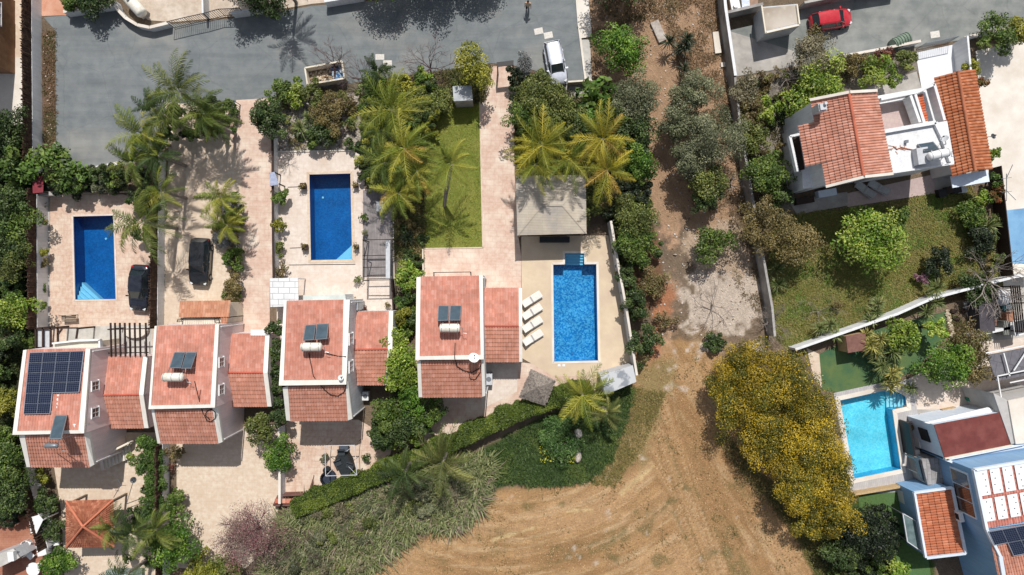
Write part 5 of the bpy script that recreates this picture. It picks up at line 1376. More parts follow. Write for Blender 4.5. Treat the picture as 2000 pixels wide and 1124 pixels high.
def crown(c, R, rz, style, g, dens=1.0, lumps=None):
    L, pal, cover, flat = ST[style]
    c = np.array(c); nl = lumps or int(9 + 7*R*R)
    d = g.normal(size=(nl, 3)); d[:, 2] = np.abs(d[:, 2])*.9 - .18; d /= np.linalg.norm(d, axis=1, keepdims=True)
    # uneven outline
    az = np.arctan2(d[:, 1], d[:, 0]); ph = g.uniform(0, 6.28, 4)
    out = 1 + .13*np.sin(2*az+ph[0]) + .10*np.sin(3*az+ph[1]) + .07*np.sin(5*az+ph[2])
    rad = g.uniform(.3, .86, nl) * out; rad[::7] *= 1.12
    pos = c + d*rad[:, None]*np.array([R, R, rz])
    rc = np.clip(R*.30, .22, .95)*g.uniform(.65, 1.25, nl)
    area = math.pi*R*R*cover*dens; tot = area/(L*L*.28)
    wts = rc**2/np.sum(rc**2); cnt = np.maximum(8, (tot*wts).astype(int))
    idx = np.repeat(np.arange(nl), cnt); n = len(idx)
    u = g.normal(size=(n, 3)); u[:, 2] = np.where(u[:, 2] < -.3, -u[:, 2], u[:, 2]); u /= np.linalg.norm(u, axis=1, keepdims=True)
    rr = rc[idx]*g.uniform(.35, 1.1, n)**.6
    Pc = pos[idx] + u*rr[:, None]*np.array([1, 1, flat])
    N = u*.7 + g.normal(size=(n, 3))*.55 + np.array([0, 0, .45]); N /= np.linalg.norm(N, axis=1, keepdims=True)
    V, F = leaf_quads(Pc, N, L, L*.55, g, .12)
    pal = np.array(pal); ci = g.integers(0, len(pal), n); cl = g.integers(0, len(pal), nl)
    ci = np.where(g.random(n) < .62, cl[idx], ci)
    col = pal[ci]*(g.uniform(.7, 1.15, nl)[idx]*g.uniform(.75, 1.2, n))[:, None]
    return V, F, np.repeat(col, 4, 0), pos
def limbs(root, base, c, pos, R, mat, g, r0=None):
    mb = MB(); r0 = r0 or .05+.035*R
    b = Vector(base); t = Vector((c[0]+g.normal()*.1*R, c[1]+g.normal()*.1*R, max(c[2]-.25*R, b.z+.4)))
    mid = b.lerp(t, .5)+Vector((g.normal()*.08, g.normal()*.08, 0))
    mb.tube([b, mid, t], [r0*1.3, r0, r0*.8], 7)
    for p in pos[:: max(1, len(pos)//8)][:8]:
        p = Vector(p); m = t.lerp(p, .5)+Vector((g.normal()*.1*R, g.normal()*.1*R, .05*R)); mb.tube([t, m, p], [r0*.6, r0*.35, r0*.12], 5)
    return mb.build('trunk', mat, root, True)
NT = [0]
def tree(name, cat, x, y, r, h, style, label, group=None, dens=1.0, bk=bark, base=None, rzf=None):
    NT[0] += 1; g = np.random.default_rng(100+NT[0]*7)
    r *= 1.14; hc = h*.62; p = P(x, y, hc); R_ = r/S*(H-hc)/H
    b = P(*base) if base else Vector((p.x, p.y, 0))
    root = thing(name, label, cat, b, group)
    rz = rzf*R_ if rzf else min(R_*.85, h*.42)
    V, F, K, pos = crown((p.x, p.y, h-rz), R_, rz, style, g, dens)
    V[:, 2] = np.maximum(V[:, 2], .03)
    np_mesh('crown', V, F, leafM, root, K)
    limbs(root, b, (p.x, p.y, h-rz), pos, R_, bk, g)
    return root
def T(name, cat, rows, group=None, **kw):
    for rw in rows:
        x, y, r, h, st, lb = rw[:6]; tree(name, cat, x, y, r, h, st, lb, group, **kw)

def palm(x, y, r, h, style, label, nf=15, group='feather palms in the gardens', yellow=.0, droop=1.0, base=None, stem=.12):
    NT[0] += 1; g = np.random.default_rng(500+NT[0]*3)
    pal = {'g': [G(92,112,44), G(70,92,36), G(122,136,56)], 'y': [G(166,162,44), G(130,138,42), G(184,174,58)], 'l': [G(128,142,44), G(100,120,38), G(160,164,60)],
           'd': [G(64,86,40), G(50,72,34), G(86,106,54)], 'k': [G(112,122,62), G(88,100,50), G(140,146,80)]}[style]
    hc = h; p = P(x, y, hc); L = r/S*(H-hc)/H*1.2; nf = int(nf*1.05)
    b = P(*base) if base else Vector((p.x, p.y, 0)); root = thing('palm_tree', label, 'palm tree', b, group)
    VV = []; KK = []; wnd = g.normal()*.5 - .2
    a0 = g.uniform(0, 6.28); c = np.array(p)
    for k in range(nf):
        az = a0 + k*2.399 + g.normal()*.32; inc = g.uniform(.25, .95) if k > 3 else g.uniform(.9, 1.3)
        l = L*g.uniform(.68, 1.15); nseg = 27; t = np.linspace(0, 1, nseg)
        e = inc - (1.15+.35*g.random())*droop*t**1.25         # elevation along the frond
        ds = l/nseg; dx = np.cumsum(np.cos(e))*ds; dz = np.cumsum(np.sin(e))*ds
        sw = g.normal()*.3 + .45*math.sin(wnd-az); aa = az + sw*t**1.5
        hx, hy = np.cos(aa), np.sin(aa)
        S_ = np.stack([c[0]+np.cumsum(np.cos(e)*hx)*ds, c[1]+np.cumsum(np.cos(e)*hy)*ds, c[2]+dz], 1)
        tg = np.stack([np.cos(e)*hx, np.cos(e)*hy, np.sin(e)], 1); side = np.stack([-hy, hx, hy*0], 1)
        col = pal[g.integers(0, len(pal))]*g.uniform(.85, 1.1)
        if g.random() < yellow*.4: col = G(180,152,66)
        w_ = .022
        # rachis
        a_, b_ = S_[:-1], S_[1:]
        VV.append(np.stack([a_-side[:-1]*w_, a_+side[:-1]*w_, b_+side[1:]*w_*.8, b_-side[1:]*w_*.8], 1).reshape(-1, 3)); KK.append(np.repeat(np.tile(col*1.05, (nseg-1, 1)), 4, 0))
        for s in (-1, 1):
            for rep in range(1):
                q = S_[3:] + tg[3:]*g.uniform(-.5, .5, (nseg-3, 1))*ds; tt = t[3:, None]
                ll = (.12+l*.155)*np.sin(np.pi*(.12+.86*tt**.8))**.6*g.uniform(.8, 1.15, (nseg-3, 1))
                dr = g.uniform(.15, .75, (nseg-3, 1))
                dirv = side[3:]*s*.8 + tg[3:]*(.55+.5*tt) + np.array([0, 0, -1])*dr*.6; dirv /= np.linalg.norm(dirv, axis=1, keepdims=True)
                m_ = q + dirv*ll*.55; tip = q + dirv*ll + np.array([0, 0, -1])*ll*.22
                wd = tg[3:]*.040 + np.array([0, 0, .012])
                VV.append(np.stack([q-wd*.5, q+wd*.5, m_+wd*.6, m_-wd*.6], 1).reshape(-1, 3)); VV.append(np.stack([m_-wd*.6, m_+wd*.6, tip+wd*.1, tip-wd*.1], 1).reshape(-1, 3))
                cc = col*g.uniform(.75, 1.2, (nseg-3, 1)); KK.append(np.repeat(cc, 4, 0)); KK.append(np.repeat(cc*1.08, 4, 0))
    V = np.concatenate(VV); V[:, 2] = np.maximum(V[:, 2], .04); K = np.concatenate(KK); F = np.arange(len(V)).reshape(-1, 4)
    np_mesh('fronds', V, F, leafM, root, K)
    mb = MB(); n = 6; m = b.lerp(p, .5)+Vector((g.normal()*.08, g.normal()*.08, 0))
    mb.tube([b, m, p], [stem*1.3, stem, stem*.9], 9)
    for k in range(int(h*3)): q = b.lerp(p, (k+.5)/(h*3)); mb.tube([up(q, -.02), up(q, .03)], stem*1.18, 9)
    mb.build('trunk', greybark, root); return root
def rosette(x, y, r, h, label, style='g', n=60, name='spiky_plant', cat='plant', group='spiky rosette plants', heads=1):
    NT[0] += 1; g = np.random.default_rng(900+NT[0])
    pal = {'g': [G(108,128,70), G(84,106,54), G(136,150,92)], 'd': [G(50,66,42), G(38,52,34), G(66,84,54)], 'y': [G(150,150,70), G(120,126,56), G(176,172,96)]}[style]
    p = P(x, y, h*.6); R_ = r/S; root = thing(name, label, cat, (p.x, p.y, 0), group); VV = []; KK = []
    cs = [(0, 0, h*.45)] if heads == 1 else [(g.normal()*R_*.45, g.normal()*R_*.45, h*g.uniform(.35, .8)) for _ in range(heads)]
    for (ox, oy, oz) in cs:
        for k in range(n):
            az = g.uniform(0, 6.28); el = g.uniform(-.1, 1.4); l = R_*g.uniform(.75, 1.1)/(1 if heads == 1 else 1.5)
            d = np.array([math.cos(az)*math.cos(el), math.sin(az)*math.cos(el), math.sin(el)]); s = np.array([-math.sin(az), math.cos(az), 0])*.035
            q = np.array([p.x+ox, p.y+oy, oz]); m = q+d*l*.6; t = q+d*l+np.array([0, 0, -.22*l])
            VV += [q-s*.6, q+s*.6, m+s, m-s, m-s, m+s, t+s*.1, t-s*.1]; c_ = pal[g.integers(0, 3)]*g.uniform(.8, 1.2); KK += [c_]*8
    V = np.array(VV); V[:, 2] = np.maximum(V[:, 2], .03)
    np_mesh('leaves', V, np.arange(len(V)).reshape(-1, 4), leafM, root, np.array(KK))
    mb = MB(); 
    for (ox, oy, oz) in cs: mb.tube([(p.x, p.y, 0), (p.x+ox, p.y+oy, oz)], .06, 6)
    mb.build('stem', bark, root); return root
def bare(x, y, r, h, label, mat=greybark, n0=6, base=None, depth=4, seed=0, upb=.5, r0=.07, spread=.5, extra=None):
    g = np.random.default_rng(seed+1300); p = P(x, y, h*.6); b = P(*base) if base else Vector((p.x, p.y, 0))
    root = thing('bare_tree', label, 'tree', b); mb = MB(); tw = MB(); R_ = r/S
    def grow_(q, d, l, rad, dep):
        pts = [q]; dd = Vector(d)
        for i in range(3):
            dd = (dd + Vector((g.normal(), g.normal(), g.normal()*.6))*.16).normalized(); pts.append(pts[-1]+dd*l/3)
        (mb if dep >= depth-1 else tw).tube(pts, [rad, rad*.85, rad*.7, rad*.55], 5 if dep >= depth-1 else 3, False)
        if dep <= 0: return
        for k in range(3 if dep > 1 else 4):
            nd_ = (dd + Vector((g.normal(), g.normal(), g.normal()*.5+.1))*spread).normalized()
            grow_(pts[-1 - (k % 2)], nd_, l*g.uniform(.6, .85), rad*.55, dep-1)
    top = b.lerp(Vector((p.x, p.y, h*.3)), 1.0); top.z = h*.28
    mb.tube([b, top], [r0*1.5, r0*1.1], 7)
    for k in range(n0):
        a = 6.283*k/n0 + g.normal()*.3; d = Vector((math.cos(a), math.sin(a), upb)).normalized(); grow_(top, d, R_*.42, r0*.7, depth-1)
    mb.build('trunk', mat, root); tw.build('branches', mat, root)
    return root

# ---- palms -------------------------------------------------------------
for (x, y, r, h, st, lb, kw) in [
 (352,182,72,5.5,'g','large dark feather palm reaching over the road at the left driveway', dict(nf=24)),
 (398,222,60,5,'g','feather palm beside the black gate and red shrub at the pink driveway mouth', dict(nf=20)),
 (330,232,58,4.6,'g','feather palm just below the large dark palm on the road edge', dict(nf=18)),
 (420,240,46,4.2,'g','feather palm lowest right of the big group at the pink driveway mouth', dict(nf=18)),
 (300,215,44,4.4,'d','dark feather palm at the left of the big group on the road edge', dict(nf=16)),
 (278,262,58,4.5,'l','feather palm whose fronds lie over the lower left road', dict(nf=18)),
 (262,318,48,4.2,'g','feather palm at the white low wall under the left road', dict(nf=14)),
 (310,305,52,4.6,'d','dark feather palm between left road and cream driveway', dict(nf=16)),
 (280,435,72,5.5,'g','drooping feather palm at the right corner of the first pool', dict(nf=22, droop=1.15)),
 (318,375,46,4,'l','light feather palm above the drooping palm by the first pool', dict(nf=12)),
 (432,385,48,3.5,'l','yellow green feather palm at the top of the driveway island', dict(nf=18)),
 (444,440,42,3.2,'l','yellow green feather palm low on the driveway island', dict(nf=16)),
 (765,215,66,4.6,'l','feather palm topmost of the row beside the mown lawn', dict(nf=18)),
 (742,255,52,4.2,'g','feather palm at the left of the palm row near the rockery', dict(nf=18)),
 (790,290,62,5,'l','bright feather palm in the middle of the palm row', dict(nf=22, yellow=.12)),
 (752,318,54,4.6,'g','green feather palm above the dark deck', dict(nf=20, yellow=.08)),
 (815,335,58,4.6,'l','feather palm with orange old fronds, left of the lawn palm', dict(nf=20, yellow=.3)),
 (778,378,56,4.4,'l','lowest feather palm of the row, over the deck corner', dict(nf=20, yellow=.12)),
 (882,322,52,5.6,'l','slender single palm standing on the mown lawn with long shadow', dict(nf=12, base=(868,402))),
 (1058,285,66,5.4,'y','yellow feather palm at the upper left of the pool house', dict(nf=20)),
 (1046,322,60,5,'l','feather palm with level fronds along the pool house top edge', dict(nf=18)),
 (1112,312,58,5,'l','feather palm above the middle of the pool house roof', dict(nf=16)),
 (1178,272,64,5.6,'y','bright yellow feather palm right of the pool house', dict(nf=20, yellow=.15)),
 (1186,332,62,5.2,'y','yellow palm with orange fronds at the upper right of the pool house', dict(nf=20, yellow=.2)),
 (1138,772,60,4.2,'l','pale feather palm over the lower end of the azure pool patio', dict(nf=20)),
 (1186,808,40,3.2,'k','small pale palm below the white stained shed', dict(nf=12)),
 (866,900,64,4.2,'k','grey green palm over the hedge bend above the reeds', dict(nf=22, droop=.9)),
 (792,920,58,4.2,'d','dark palm left of the grey green palm over the hedge', dict(nf=18)),
 (262,1040,52,4.6,'d','feather palm between tiled gazebo and leafy bush', dict(nf=22)),
 (222,1030,44,4.2,'g','small palm touching the right eave of the tiled gazebo', dict(nf=14)),
 (305,1035,52,4.6,'g','feather palm over the wall right of the tiled gazebo', dict(nf=16)),
 (250,1120,44,3.6,'d','palm at the bottom edge below the gazebo garden', dict(nf=12)),
 (547,-36,60,4.2,'d','tall palm at the top edge casting a long shadow on the road', dict(nf=18)),
 (738,142,34,3.2,'d','small dark palm touching the road above the palm row', dict(nf=12)),
]: palm(x, y, r, h, st, lb, **kw)

# ---- rosettes ----------------------------------------------------------
for (x, y, r, h, st, lb, kw) in [
 (1330,90,30,2.2,'d','narrow spiky plant in the dirt lot beside the broken slab', dict(heads=6, n=50)),
 (586,250,26,1.4,'g','spiky rosette in the rockery right of the round dark tree', {}),
 (601,232,20,1.2,'g','smaller spiky rosette above its neighbour in the rockery', {}),
 (190,362,22,1.2,'y','yellowish spiky rosette at the top edge of the first pool patio', {}),
 (796,466,20,1.0,'d','black green star shaped rosette between deck and mown lawn', {}),
 (1516,526,22,1.2,'g','spiky rosette by the grey wall below the brownish trees', {}),
 (1520,556,24,1.2,'g','spiky rosette lower of the pair by the grey wall', {}),
 (1628,636,30,1.5,'g','spiky rosette left on the diagonal white wall', dict(heads=3)),
 (1706,618,30,1.5,'g','spiky rosette in the middle of the diagonal white wall', dict(heads=3)),
 (1815,582,38,1.8,'g','broad spiky rosette right on the diagonal white wall', dict(heads=3)),
 (1712,668,34,2.6,'y','branching rosette plant beside the small brown shed', dict(heads=7, n=50)),
 (1728,708,36,2.6,'g','branching rosette plant above the turquoise pool corner', dict(heads=8, n=50)),
 (1742,742,28,2.4,'y','branching rosette plant touching the turquoise pool steps', dict(heads=5, n=50)),
 (1783,758,20,2.0,'g','single rosette head right of the turquoise pool steps', {}),
 (1932,440,30,1.6,'g','spiky rosette left of the blue court', {}),
 (80,400,12,.8,'g','small spiky rosette in the narrow white bed by the first pool', {}),
 (532,1040,16,1,'d','small spiky plant beside the brick planter', {}),
]: rosette(x, y, r, h, lb, st, **kw)

# ---- broadleaf trees and shrubs ------------------------------------------
T('broadleaf_tree', 'tree', [
 (1215,103,46,4,'vivid','round vivid green tree alone at the top of the dirt lot'),
 (1393,478,37,3.4,'mid','neat round green tree between red path and grey wall'),
 (1705,470,62,4.6,'lime','big bright lime green tree in the middle of the rough lawn'),
 (1748,428,26,3,'mid','darker green tree just above the lime green tree'),
 (1845,713,46,4,'vivid','round green tree above the pale terrace of the blue villa'),
 (1766,652,34,3.4,'bright','bright green tree right of the small brown shed'),
 (1822,642,25,3,'lime','small lime tree on the dark green turf'),
 (1592,172,55,3.4,'bright','bright green tree touching the top of the red gabled roof'),
 (1708,140,30,2.8,'bright','bright green bush in the white gravel garden'),
 (1738,156,18,2.2,'bright','small bright bush just right of its larger neighbour in the white gravel'),
 (1500,345,42,4,'mid','green tree right of the grey wall, left of the white villa balcony'),
 (1522,388,26,3,'dark','dark green tree at the lower left corner of the white villa'),
 (1500,215,24,2.4,'bright','small bright tree left of the white villa'),
 (340,1062,44,4,'vivid','glossy green tree at the bottom of the bare courtyard'),
 (797,540,29,2.6,'lime','lime bush left of the villa nearest the azure pool'),
 (778,684,34,4.2,'bright','leafy tree along the left side of the villa nearest the azure pool'),
 (782,726,38,4.4,'bright','full leafy tree right of the annex of the white verged villa'),
 (806,768,38,4,'vivid','leafy tree at the lower left corner of the villa nearest the azure pool'),
 (752,808,32,3.4,'mid','green tree left of the leafy trees above the furnished patio'),
 (792,830,36,3.4,'dark','dark bush below the leafy trees'),
 (836,802,32,3,'mid','green bush under the lower roof nearest the azure pool'),
 (748,856,28,2.6,'dark','dark bush at the upper right of the furnished patio'),
 (30,612,38,3.6,'bright','bright green tree at the left edge beside the first pool wall'),
 (22,902,42,4,'mid','green tree at the left edge beside the brush fence'),
 (545,888,33,2.4,'vivid','green bush on the wall left of the furnished patio'),
])
T('olive_tree', 'tree', [
 (1238,196,46,4.8,'olive','grey green tree below the round vivid tree'),
 (1352,184,42,5,'olive','grey green tree topmost of those right of the red path'),
 (1324,242,40,4.2,'olive','grey green tree nearest the red path on its right side'),
 (1398,272,50,5.4,'olive','largest grey green tree, touching the grey wall'),
 (1350,312,40,4.6,'olive','grey green tree in the middle below its group'),
 (1382,352,38,4.2,'midolive','darker olive tree at the bottom of the grey green group'),
 (1584,122,46,3.4,'grey','grey tree below the red car and bin store'),
 (1486,438,44,3.8,'brownolive','brownish tree at the wall, left of its larger twin'),
 (1546,470,50,4.2,'brownolive','large brownish tree on the rough lawn corner'),
 (1450,176,30,2.8,'grey','grey shrub tree in the corner of the grey yard'),
 (1476,272,32,3,'midolive','olive shrub right of the grey wall opposite the grey green group'),
 (1895,716,38,3,'brownolive','brown green shrub tree right of the round green tree'),
 (1900,662,36,2.8,'khaki','thin brown shrub above the brown green one'),
 (508,832,32,3,'midolive','pale olive bush at the top of the bare courtyard'),
], group=None)
T('dark_tree', 'tree', [
 (1240,268,40,4.4,'dark','dark tree between yellow palms and red path'),
 (1248,318,34,4,'vivid','green tree right of the yellow palms'),
 (1376,392,28,3,'dark','dark shrub at the foot of the grey green group'),
 (1242,428,42,4,'midolive','broad olive green tree right of the azure pool wall top'),
 (1240,478,40,3.8,'mid','dense green tree below the broad olive green one'),
 (1222,540,22,2.6,'dark','dark shrub on the wall beside the azure pool middle'),
 (1238,592,26,2.8,'dark','dark shrub on the wall lower beside the azure pool'),
 (1254,668,30,2.6,'dark','dark shrub at the bottom of the azure pool wall'),
 (1046,192,44,4.4,'midolive','large olive green tree left of its twin below the silver car'),
 (1092,226,44,4.4,'midolive','large olive green tree right of its twin below the silver car'),
 (1030,232,36,4.2,'mid','green tree right of the long pink driveway top'),
 (1122,252,34,4,'dark','dark tree between the two yellow palms'),
 (1200,236,34,3.8,'dark','dark tree right of the banana leaves'),
 (1150,400,34,2.6,'midolive','olive bush at the right side of the pool house roof'),
 (1180,385,28,2.4,'brownolive','dry olive bush above the pale pool wall top'),
 (1835,513,28,2,'verydark','blackish round shrub on the rough lawn'),
 (1690,1038,50,4,'verydark','blackish tree below the yellow flowering trees'),
 (1640,1085,34,3,'dark','dark bush at the bottom below the blackish tree'),
 (1746,1112,28,2,'lime','lime bush at the bottom edge beside the blackish tree'),
 (15,250,42,4,'dark','dark tree at the left edge under the white yard'),
 (10,398,42,4,'dark','dark tree at the left edge level with the first pool top'),
 (38,440,36,3.6,'mid','green tree left of the first pool wall top'),
 (12,480,40,4,'dark','dark tree at the left edge level with the first pool middle'),
 (38,518,34,3.6,'midolive','olive green tree left of the first pool wall middle'),
 (12,660,30,3,'dark','dark shrub at the left edge above the solar array villa'),
 (52,668,20,2,'mid','green shrub left of the brown beam frame'),
 (8,792,30,3,'ygreen','yellow green tree at the left edge beside the solar array villa'),
 (6,852,26,3,'mid','green shrub at the left edge below the yellow green tree'),
 (16,962,42,4,'dark','dark tree at the left edge above the red brick path'),
 (1945,68,36,3,'mid','green bush left of the yellow green one at the upper right edge'),
 (1986,62,30,3,'ygreen','yellow green bush at the upper right edge'),
])
T('shrub', 'shrub', [
 (545,188,28,1.8,'mid','green clipped shrub at the upper left of the rockery'),
 (580,183,24,1.8,'bright','light clipped shrub between two greener ones above the rockery'),
 (612,184,24,2,'midolive','olive shrub right of the light clipped one'),
 (640,222,34,2.2,'brownolive','brownish shrub in the rockery under the purple twigs'),
 (626,262,26,1.8,'dark','dark shrub in the lower rockery'),
 (608,272,18,1.4,'mid','green shrub left of the dark rockery shrub'),
 (681,283,11,1,'dark','small dark ball shrub in the rockery'),
 (652,250,18,1.4,'midolive','low olive shrub in the middle of the rockery'),
 (665,195,24,1.8,'khaki','dry shrub below the roadside rubble enclosure'),
 (740,176,36,2.2,'mid','green shrub left in the strip above the palm row'),
 (785,180,34,2.2,'ygreen','yellow green shrub in the strip above the palm row'),
 (830,160,20,2,'lime','lime ball shrub under the purple twigs by the road'),
 (862,196,30,2,'midolive','olive shrub at the upper left of the mown lawn'),
 (820,208,34,2.2,'midolive','olive shrub between palm row and mown lawn top'),
 (845,245,18,1.4,'ygreen','low yellow green shrub at the left of the mown lawn'),
 (905,176,26,2,'midolive','olive shrub beside the tall yellow green tree'),
 (548,384,18,1.5,'mid','shrub topmost in the bed left of the pool with planters'),
 (547,445,16,1.3,'ygreen','yellow green shrub in the bed left of the pool with planters'),
 (546,486,14,1.1,'midolive','olive shrub in the bed left of the pool with planters'),
 (549,526,16,1.1,'khaki','dry shrub lowest in the bed left of the pool with planters'),
 (455,395,16,1.3,'silver','silver shrub right of the driveway island palms'),
 (436,468,20,1.3,'silver','large silver shrub low left on the driveway island'),
 (456,505,20,1.3,'mid','green shrub in the middle of the driveway island'),
 (458,560,22,1.4,'brownolive','brownish shrub low on the driveway island'),
 (450,592,20,1.3,'khaki','dry shrub lowest on the driveway island'),
 (458,420,22,1.4,'dark','dark shrub behind the driveway island palms'),
 (84,432,10,.9,'brownolive','small brown shrub upper in the narrow white bed'),
 (83,490,15,1.2,'ygreen','yellow green shrub in the narrow white bed'),
 (83,512,14,1.1,'brownolive','brownish shrub below the yellow green one in the narrow bed'),
 (81,562,9,.8,'dark','small dark shrub in the narrow white bed'),
 (83,597,11,.9,'midolive','lowest shrub in the narrow white bed'),
 (205,354,28,1.8,'olive','grey shrub above the first pool patio'),
 (232,350,22,1.8,'midolive','olive shrub right of the grey one above the first pool patio'),
 (341,884,18,1.5,'khaki','thin shrub by the wall at the top left of the bare courtyard'),
 (345,975,22,1.8,'mid','green bush by the wall at the left of the bare courtyard'),
 (92,984,27,2,'dark','upper dark bush left of the tiled gazebo'),
 (98,1028,27,2,'dark','lower dark bush left of the tiled gazebo'),
 (116,1102,32,2,'vivid','green bush below the round white table'),
 (86,932,16,1.4,'ygreen','yellowish shrub by the white wall left of the gazebo garden'),
 (1725,108,20,1.6,'maroon','maroon shrub against the white street wall'),
 (1772,116,22,1.4,'midolive','tufted olive shrub left of the driveway gate'),
 (1676,128,26,1.6,'brownolive','brownish shrub along the white street wall'),
 (1640,122,20,1.4,'khaki','dry shrub along the street wall near the grey tree'),
 (1798,543,14,1,'purple','small purple shrub on the rough lawn'),
 (1635,598,10,.8,'khaki','dry tuft on the lower rough lawn'),
 (1468,216,34,2.2,'khaki','thin dry shrub beside the grey wall opposite the grey green tree'),
 (1900,418,26,1.8,'mid','green shrub at the right edge of the rough lawn'),
 (1918,392,20,1.5,'lime','lime flowering shrub at the upper right of the rough lawn'),
 (1914,470,30,1.8,'verydark','blackish shrub at the right edge of the rough lawn'),
 (1905,565,32,1.8,'dark','dark shrub under the big bare tree'),
 (1895,135,20,2.2,'ygreen','tall mixed hedge shrub right of the driveway side wall'),
 (1903,168,16,2,'redhedge','reddish hedge shrub at the top of the brown garage roof'),
 (1948,380,16,1.8,'redhedge','reddish hedge shrub between lawn and white yard'),
 (1944,352,14,1.8,'ivy','green hedge shrub below the garage corner'),
 (1938,300,14,1.6,'bright','bright shrub beside the lower right of the garage roof'),
 (395,1116,34,1.8,'ygreen','yellow green bush at the bottom left of the redbud'),
 (440,1120,34,1.6,'midolive','olive bush at the bottom edge below the redbud'),
 (1590,72,20,1.5,'khaki','dry shrub left under the red car'),
 (800,500,14,1.2,'dark','small dark shrub left of the thin cream wall'),
 (812,514,12,1.4,'dark','small dark shrub above the lime bush'),
 (790,590,18,2,'ivy','ivy shrub between the two villas, uppermost'),
 (792,622,22,2.4,'ygreen','yellowish ivy shrub left of the villa nearest the azure pool'),
 (1275,556,34,1.6,'khaki','dry brush beside the red dirt path'),
 (1300,625,20,1.0,'khaki','low dry brush lower beside the red dirt path'),
 (1098,858,42,1.2,'meadow','rounded green mound with yellow flowers in the meadow'),
 (1400,672,22,1,'dark','dark low weeds at the top of the dry field'),
 (183,-2,40,2,'dark','dark hedge bush at the top edge left of the fuel tank'),
 (135,2,22,2,'mid','green bush at the top edge by the orange paving'),
 (525,0,36,2.4,'dark','dark bush at the top edge under the tall palm'),
], dens=1.1)
T('shrub', 'shrub', [(1026,126,22,1.8,'silver','grey twiggy shrub between the driveway canopy and the silver car')])
T('dense_round_tree', 'tree', [(527,236,36,3.6,'dark','round dense dark tree beside the pink driveway, left of the rockery')], dens=1.5, base=(540,262))
T('conical_tree', 'tree', [(926,132,38,5.4,'ygreen','tall yellow green tree at the road, top right of the mown lawn')], rzf=1.5)
T('banana_plant', 'plant', [(1165,190,38,3.2,'banana','banana like plant with large leaves below the cream corner wall'), (100,322,40,3.2,'bigleaf','large leaved tree right of the dirt strip end'), (138,342,34,2.8,'bigleaf','large leaved tree at the top of the first pool patio'), (40,318,36,3.4,'bigleaf','large leaved tree at the foot of the brush screen wall'), (62,352,24,2.6,'bigleaf','large leaved plant over the red panel'), (1148,232,30,3,'banana','second banana like plant above the yellow palm')])
for k, (x, y, r) in enumerate([(292,866,26),(293,902,27),(297,940,26),(297,978,26),(296,1014,26)]):
    tree('hedge_shrub', 'hedge', x, y, r, 2.2, 'ivy', ['hedge shrub uppermost beside the wall right of the gazebo garden','second hedge shrub down beside the wall right of the gazebo garden','third hedge shrub down beside the wall right of the gazebo garden','fourth hedge shrub down beside the wall right of the gazebo garden','lowest hedge shrub beside the wall right of the gazebo garden'][k], 'hedge shrubs along the gazebo garden wall', dens=1.2)
for k, (x, y, r) in enumerate([(543,642,20),(538,688,24),(539,730,24),(543,770,24),(548,808,22)]):
    tree('hedge_shrub', 'hedge', x, y, r, 3.0, 'dark', ['dark ivy shrub uppermost between the two tiled villas','second dark ivy shrub down between the tiled villas','middle dark ivy shrub between the tiled villas','fourth dark ivy shrub down between the tiled villas','lowest dark ivy shrub between the tiled villas'][k], 'dark ivy shrubs between the tiled villas', dens=1.2)
# big yellow flowering trees
for k, (x, y, r, h) in enumerate([(1446,714,50,4.2),(1528,740,58,5.4),(1458,800,62,5.0),(1568,806,60,4.4),(1596,872,58,5.6),(1514,872,54,4.6),(1618,935,54,4.8),(1562,945,52,5.6),(1636,996,48,4.8),(1590,1012,44,3.8),(1420,755,38,3.6)]):
    tree('flowering_tree', 'tree', x, y, r, h, 'yellow', ['yellow flowering tree at the top of the yellow group','yellow flowering tree at the upper right near the diagonal wall end','large yellow tree bulging left over the dry field','yellow flowering tree left of the turquoise pool top','yellow flowering tree left of the turquoise pool middle','yellow tree inner left of the middle of the group','yellow flowering tree at the lower left of the turquoise pool','yellow tree shading the field in the lower group','yellow flowering tree right at the lower end of the group','lowest yellow flowering tree of the group','small yellow tree at the upper left tip of the group'][k],
         'yellow flowering trees beside the dry field', dens=1.15)
# bare trees
bare(648,118,48,2.6,'leafless purple grey tree behind the roadside rubble enclosure', purplebark, 7, (655,168), 4, 1, .8)
bare(705,150,52,2.8,'leafless purple grey tree right of the roadside rubble enclosure', purplebark, 7, (700,180), 4, 2, .8)
bare(838,128,62,2.6,'wide leafless tree leaning over the road above the lime ball shrub', purplebark, 8, (846,160), 4, 3, .6)
bare(1955,548,78,5,'big leafless tree with long branches over the blue court', greybark, 9, (1925,552), 4, 4, .6, .11)
bare(1515,632,42,2,'leafless pale shrub at the lower end of the grey wall', greybark, 10, None, 4, 5, .5, .05)
bare(1398,598,70,2.2,'leafless thin tree on the pale soil patch', greybark, 6, None, 3, 6, .35, .05)
bare(1440,345,34,3,'leafless thin tree against the grey wall', greybark, 6, None, 4, 7, .8, .05)
bare(1545,150,38,3,'leafless twiggy tree left of the bright green tree by the red roof', greybark, 7, None, 4, 8, .6, .05)
bare(556,310,24,1.8,'leafless shrub in the bed above the pool with planters', greybark, 7, None, 4, 9, .8, .03)
bare(652,232,40,1.6,'low leafless tangle in the middle of the rockery', purplebark, 8, None, 4, 10, .5, .04)
bare(1600,610,50,.9,'fallen pale twigs on the lower rough lawn', greybark, 6, None, 4, 13, .15, .03)
rb = bare(490,1048,78,3.6,'purple flowering tree with many bare twigs at the bottom', purplebark, 11, None, 4, 11, .8, .09, .5)
g = np.random.default_rng(77); p = P(490, 1045, 2.4)
V, F, K, _ = crown((p.x, p.y, 2.2), 78/S*.95, 1.5, 'redbud', g, 1.0, 60); np_mesh('blossom', V, F, leafM, rb, K)
bare(590,1075,50,2.2,'leafless brown brush among the reeds at the bottom', purplebark, 9, None, 4, 12, .7, .05)

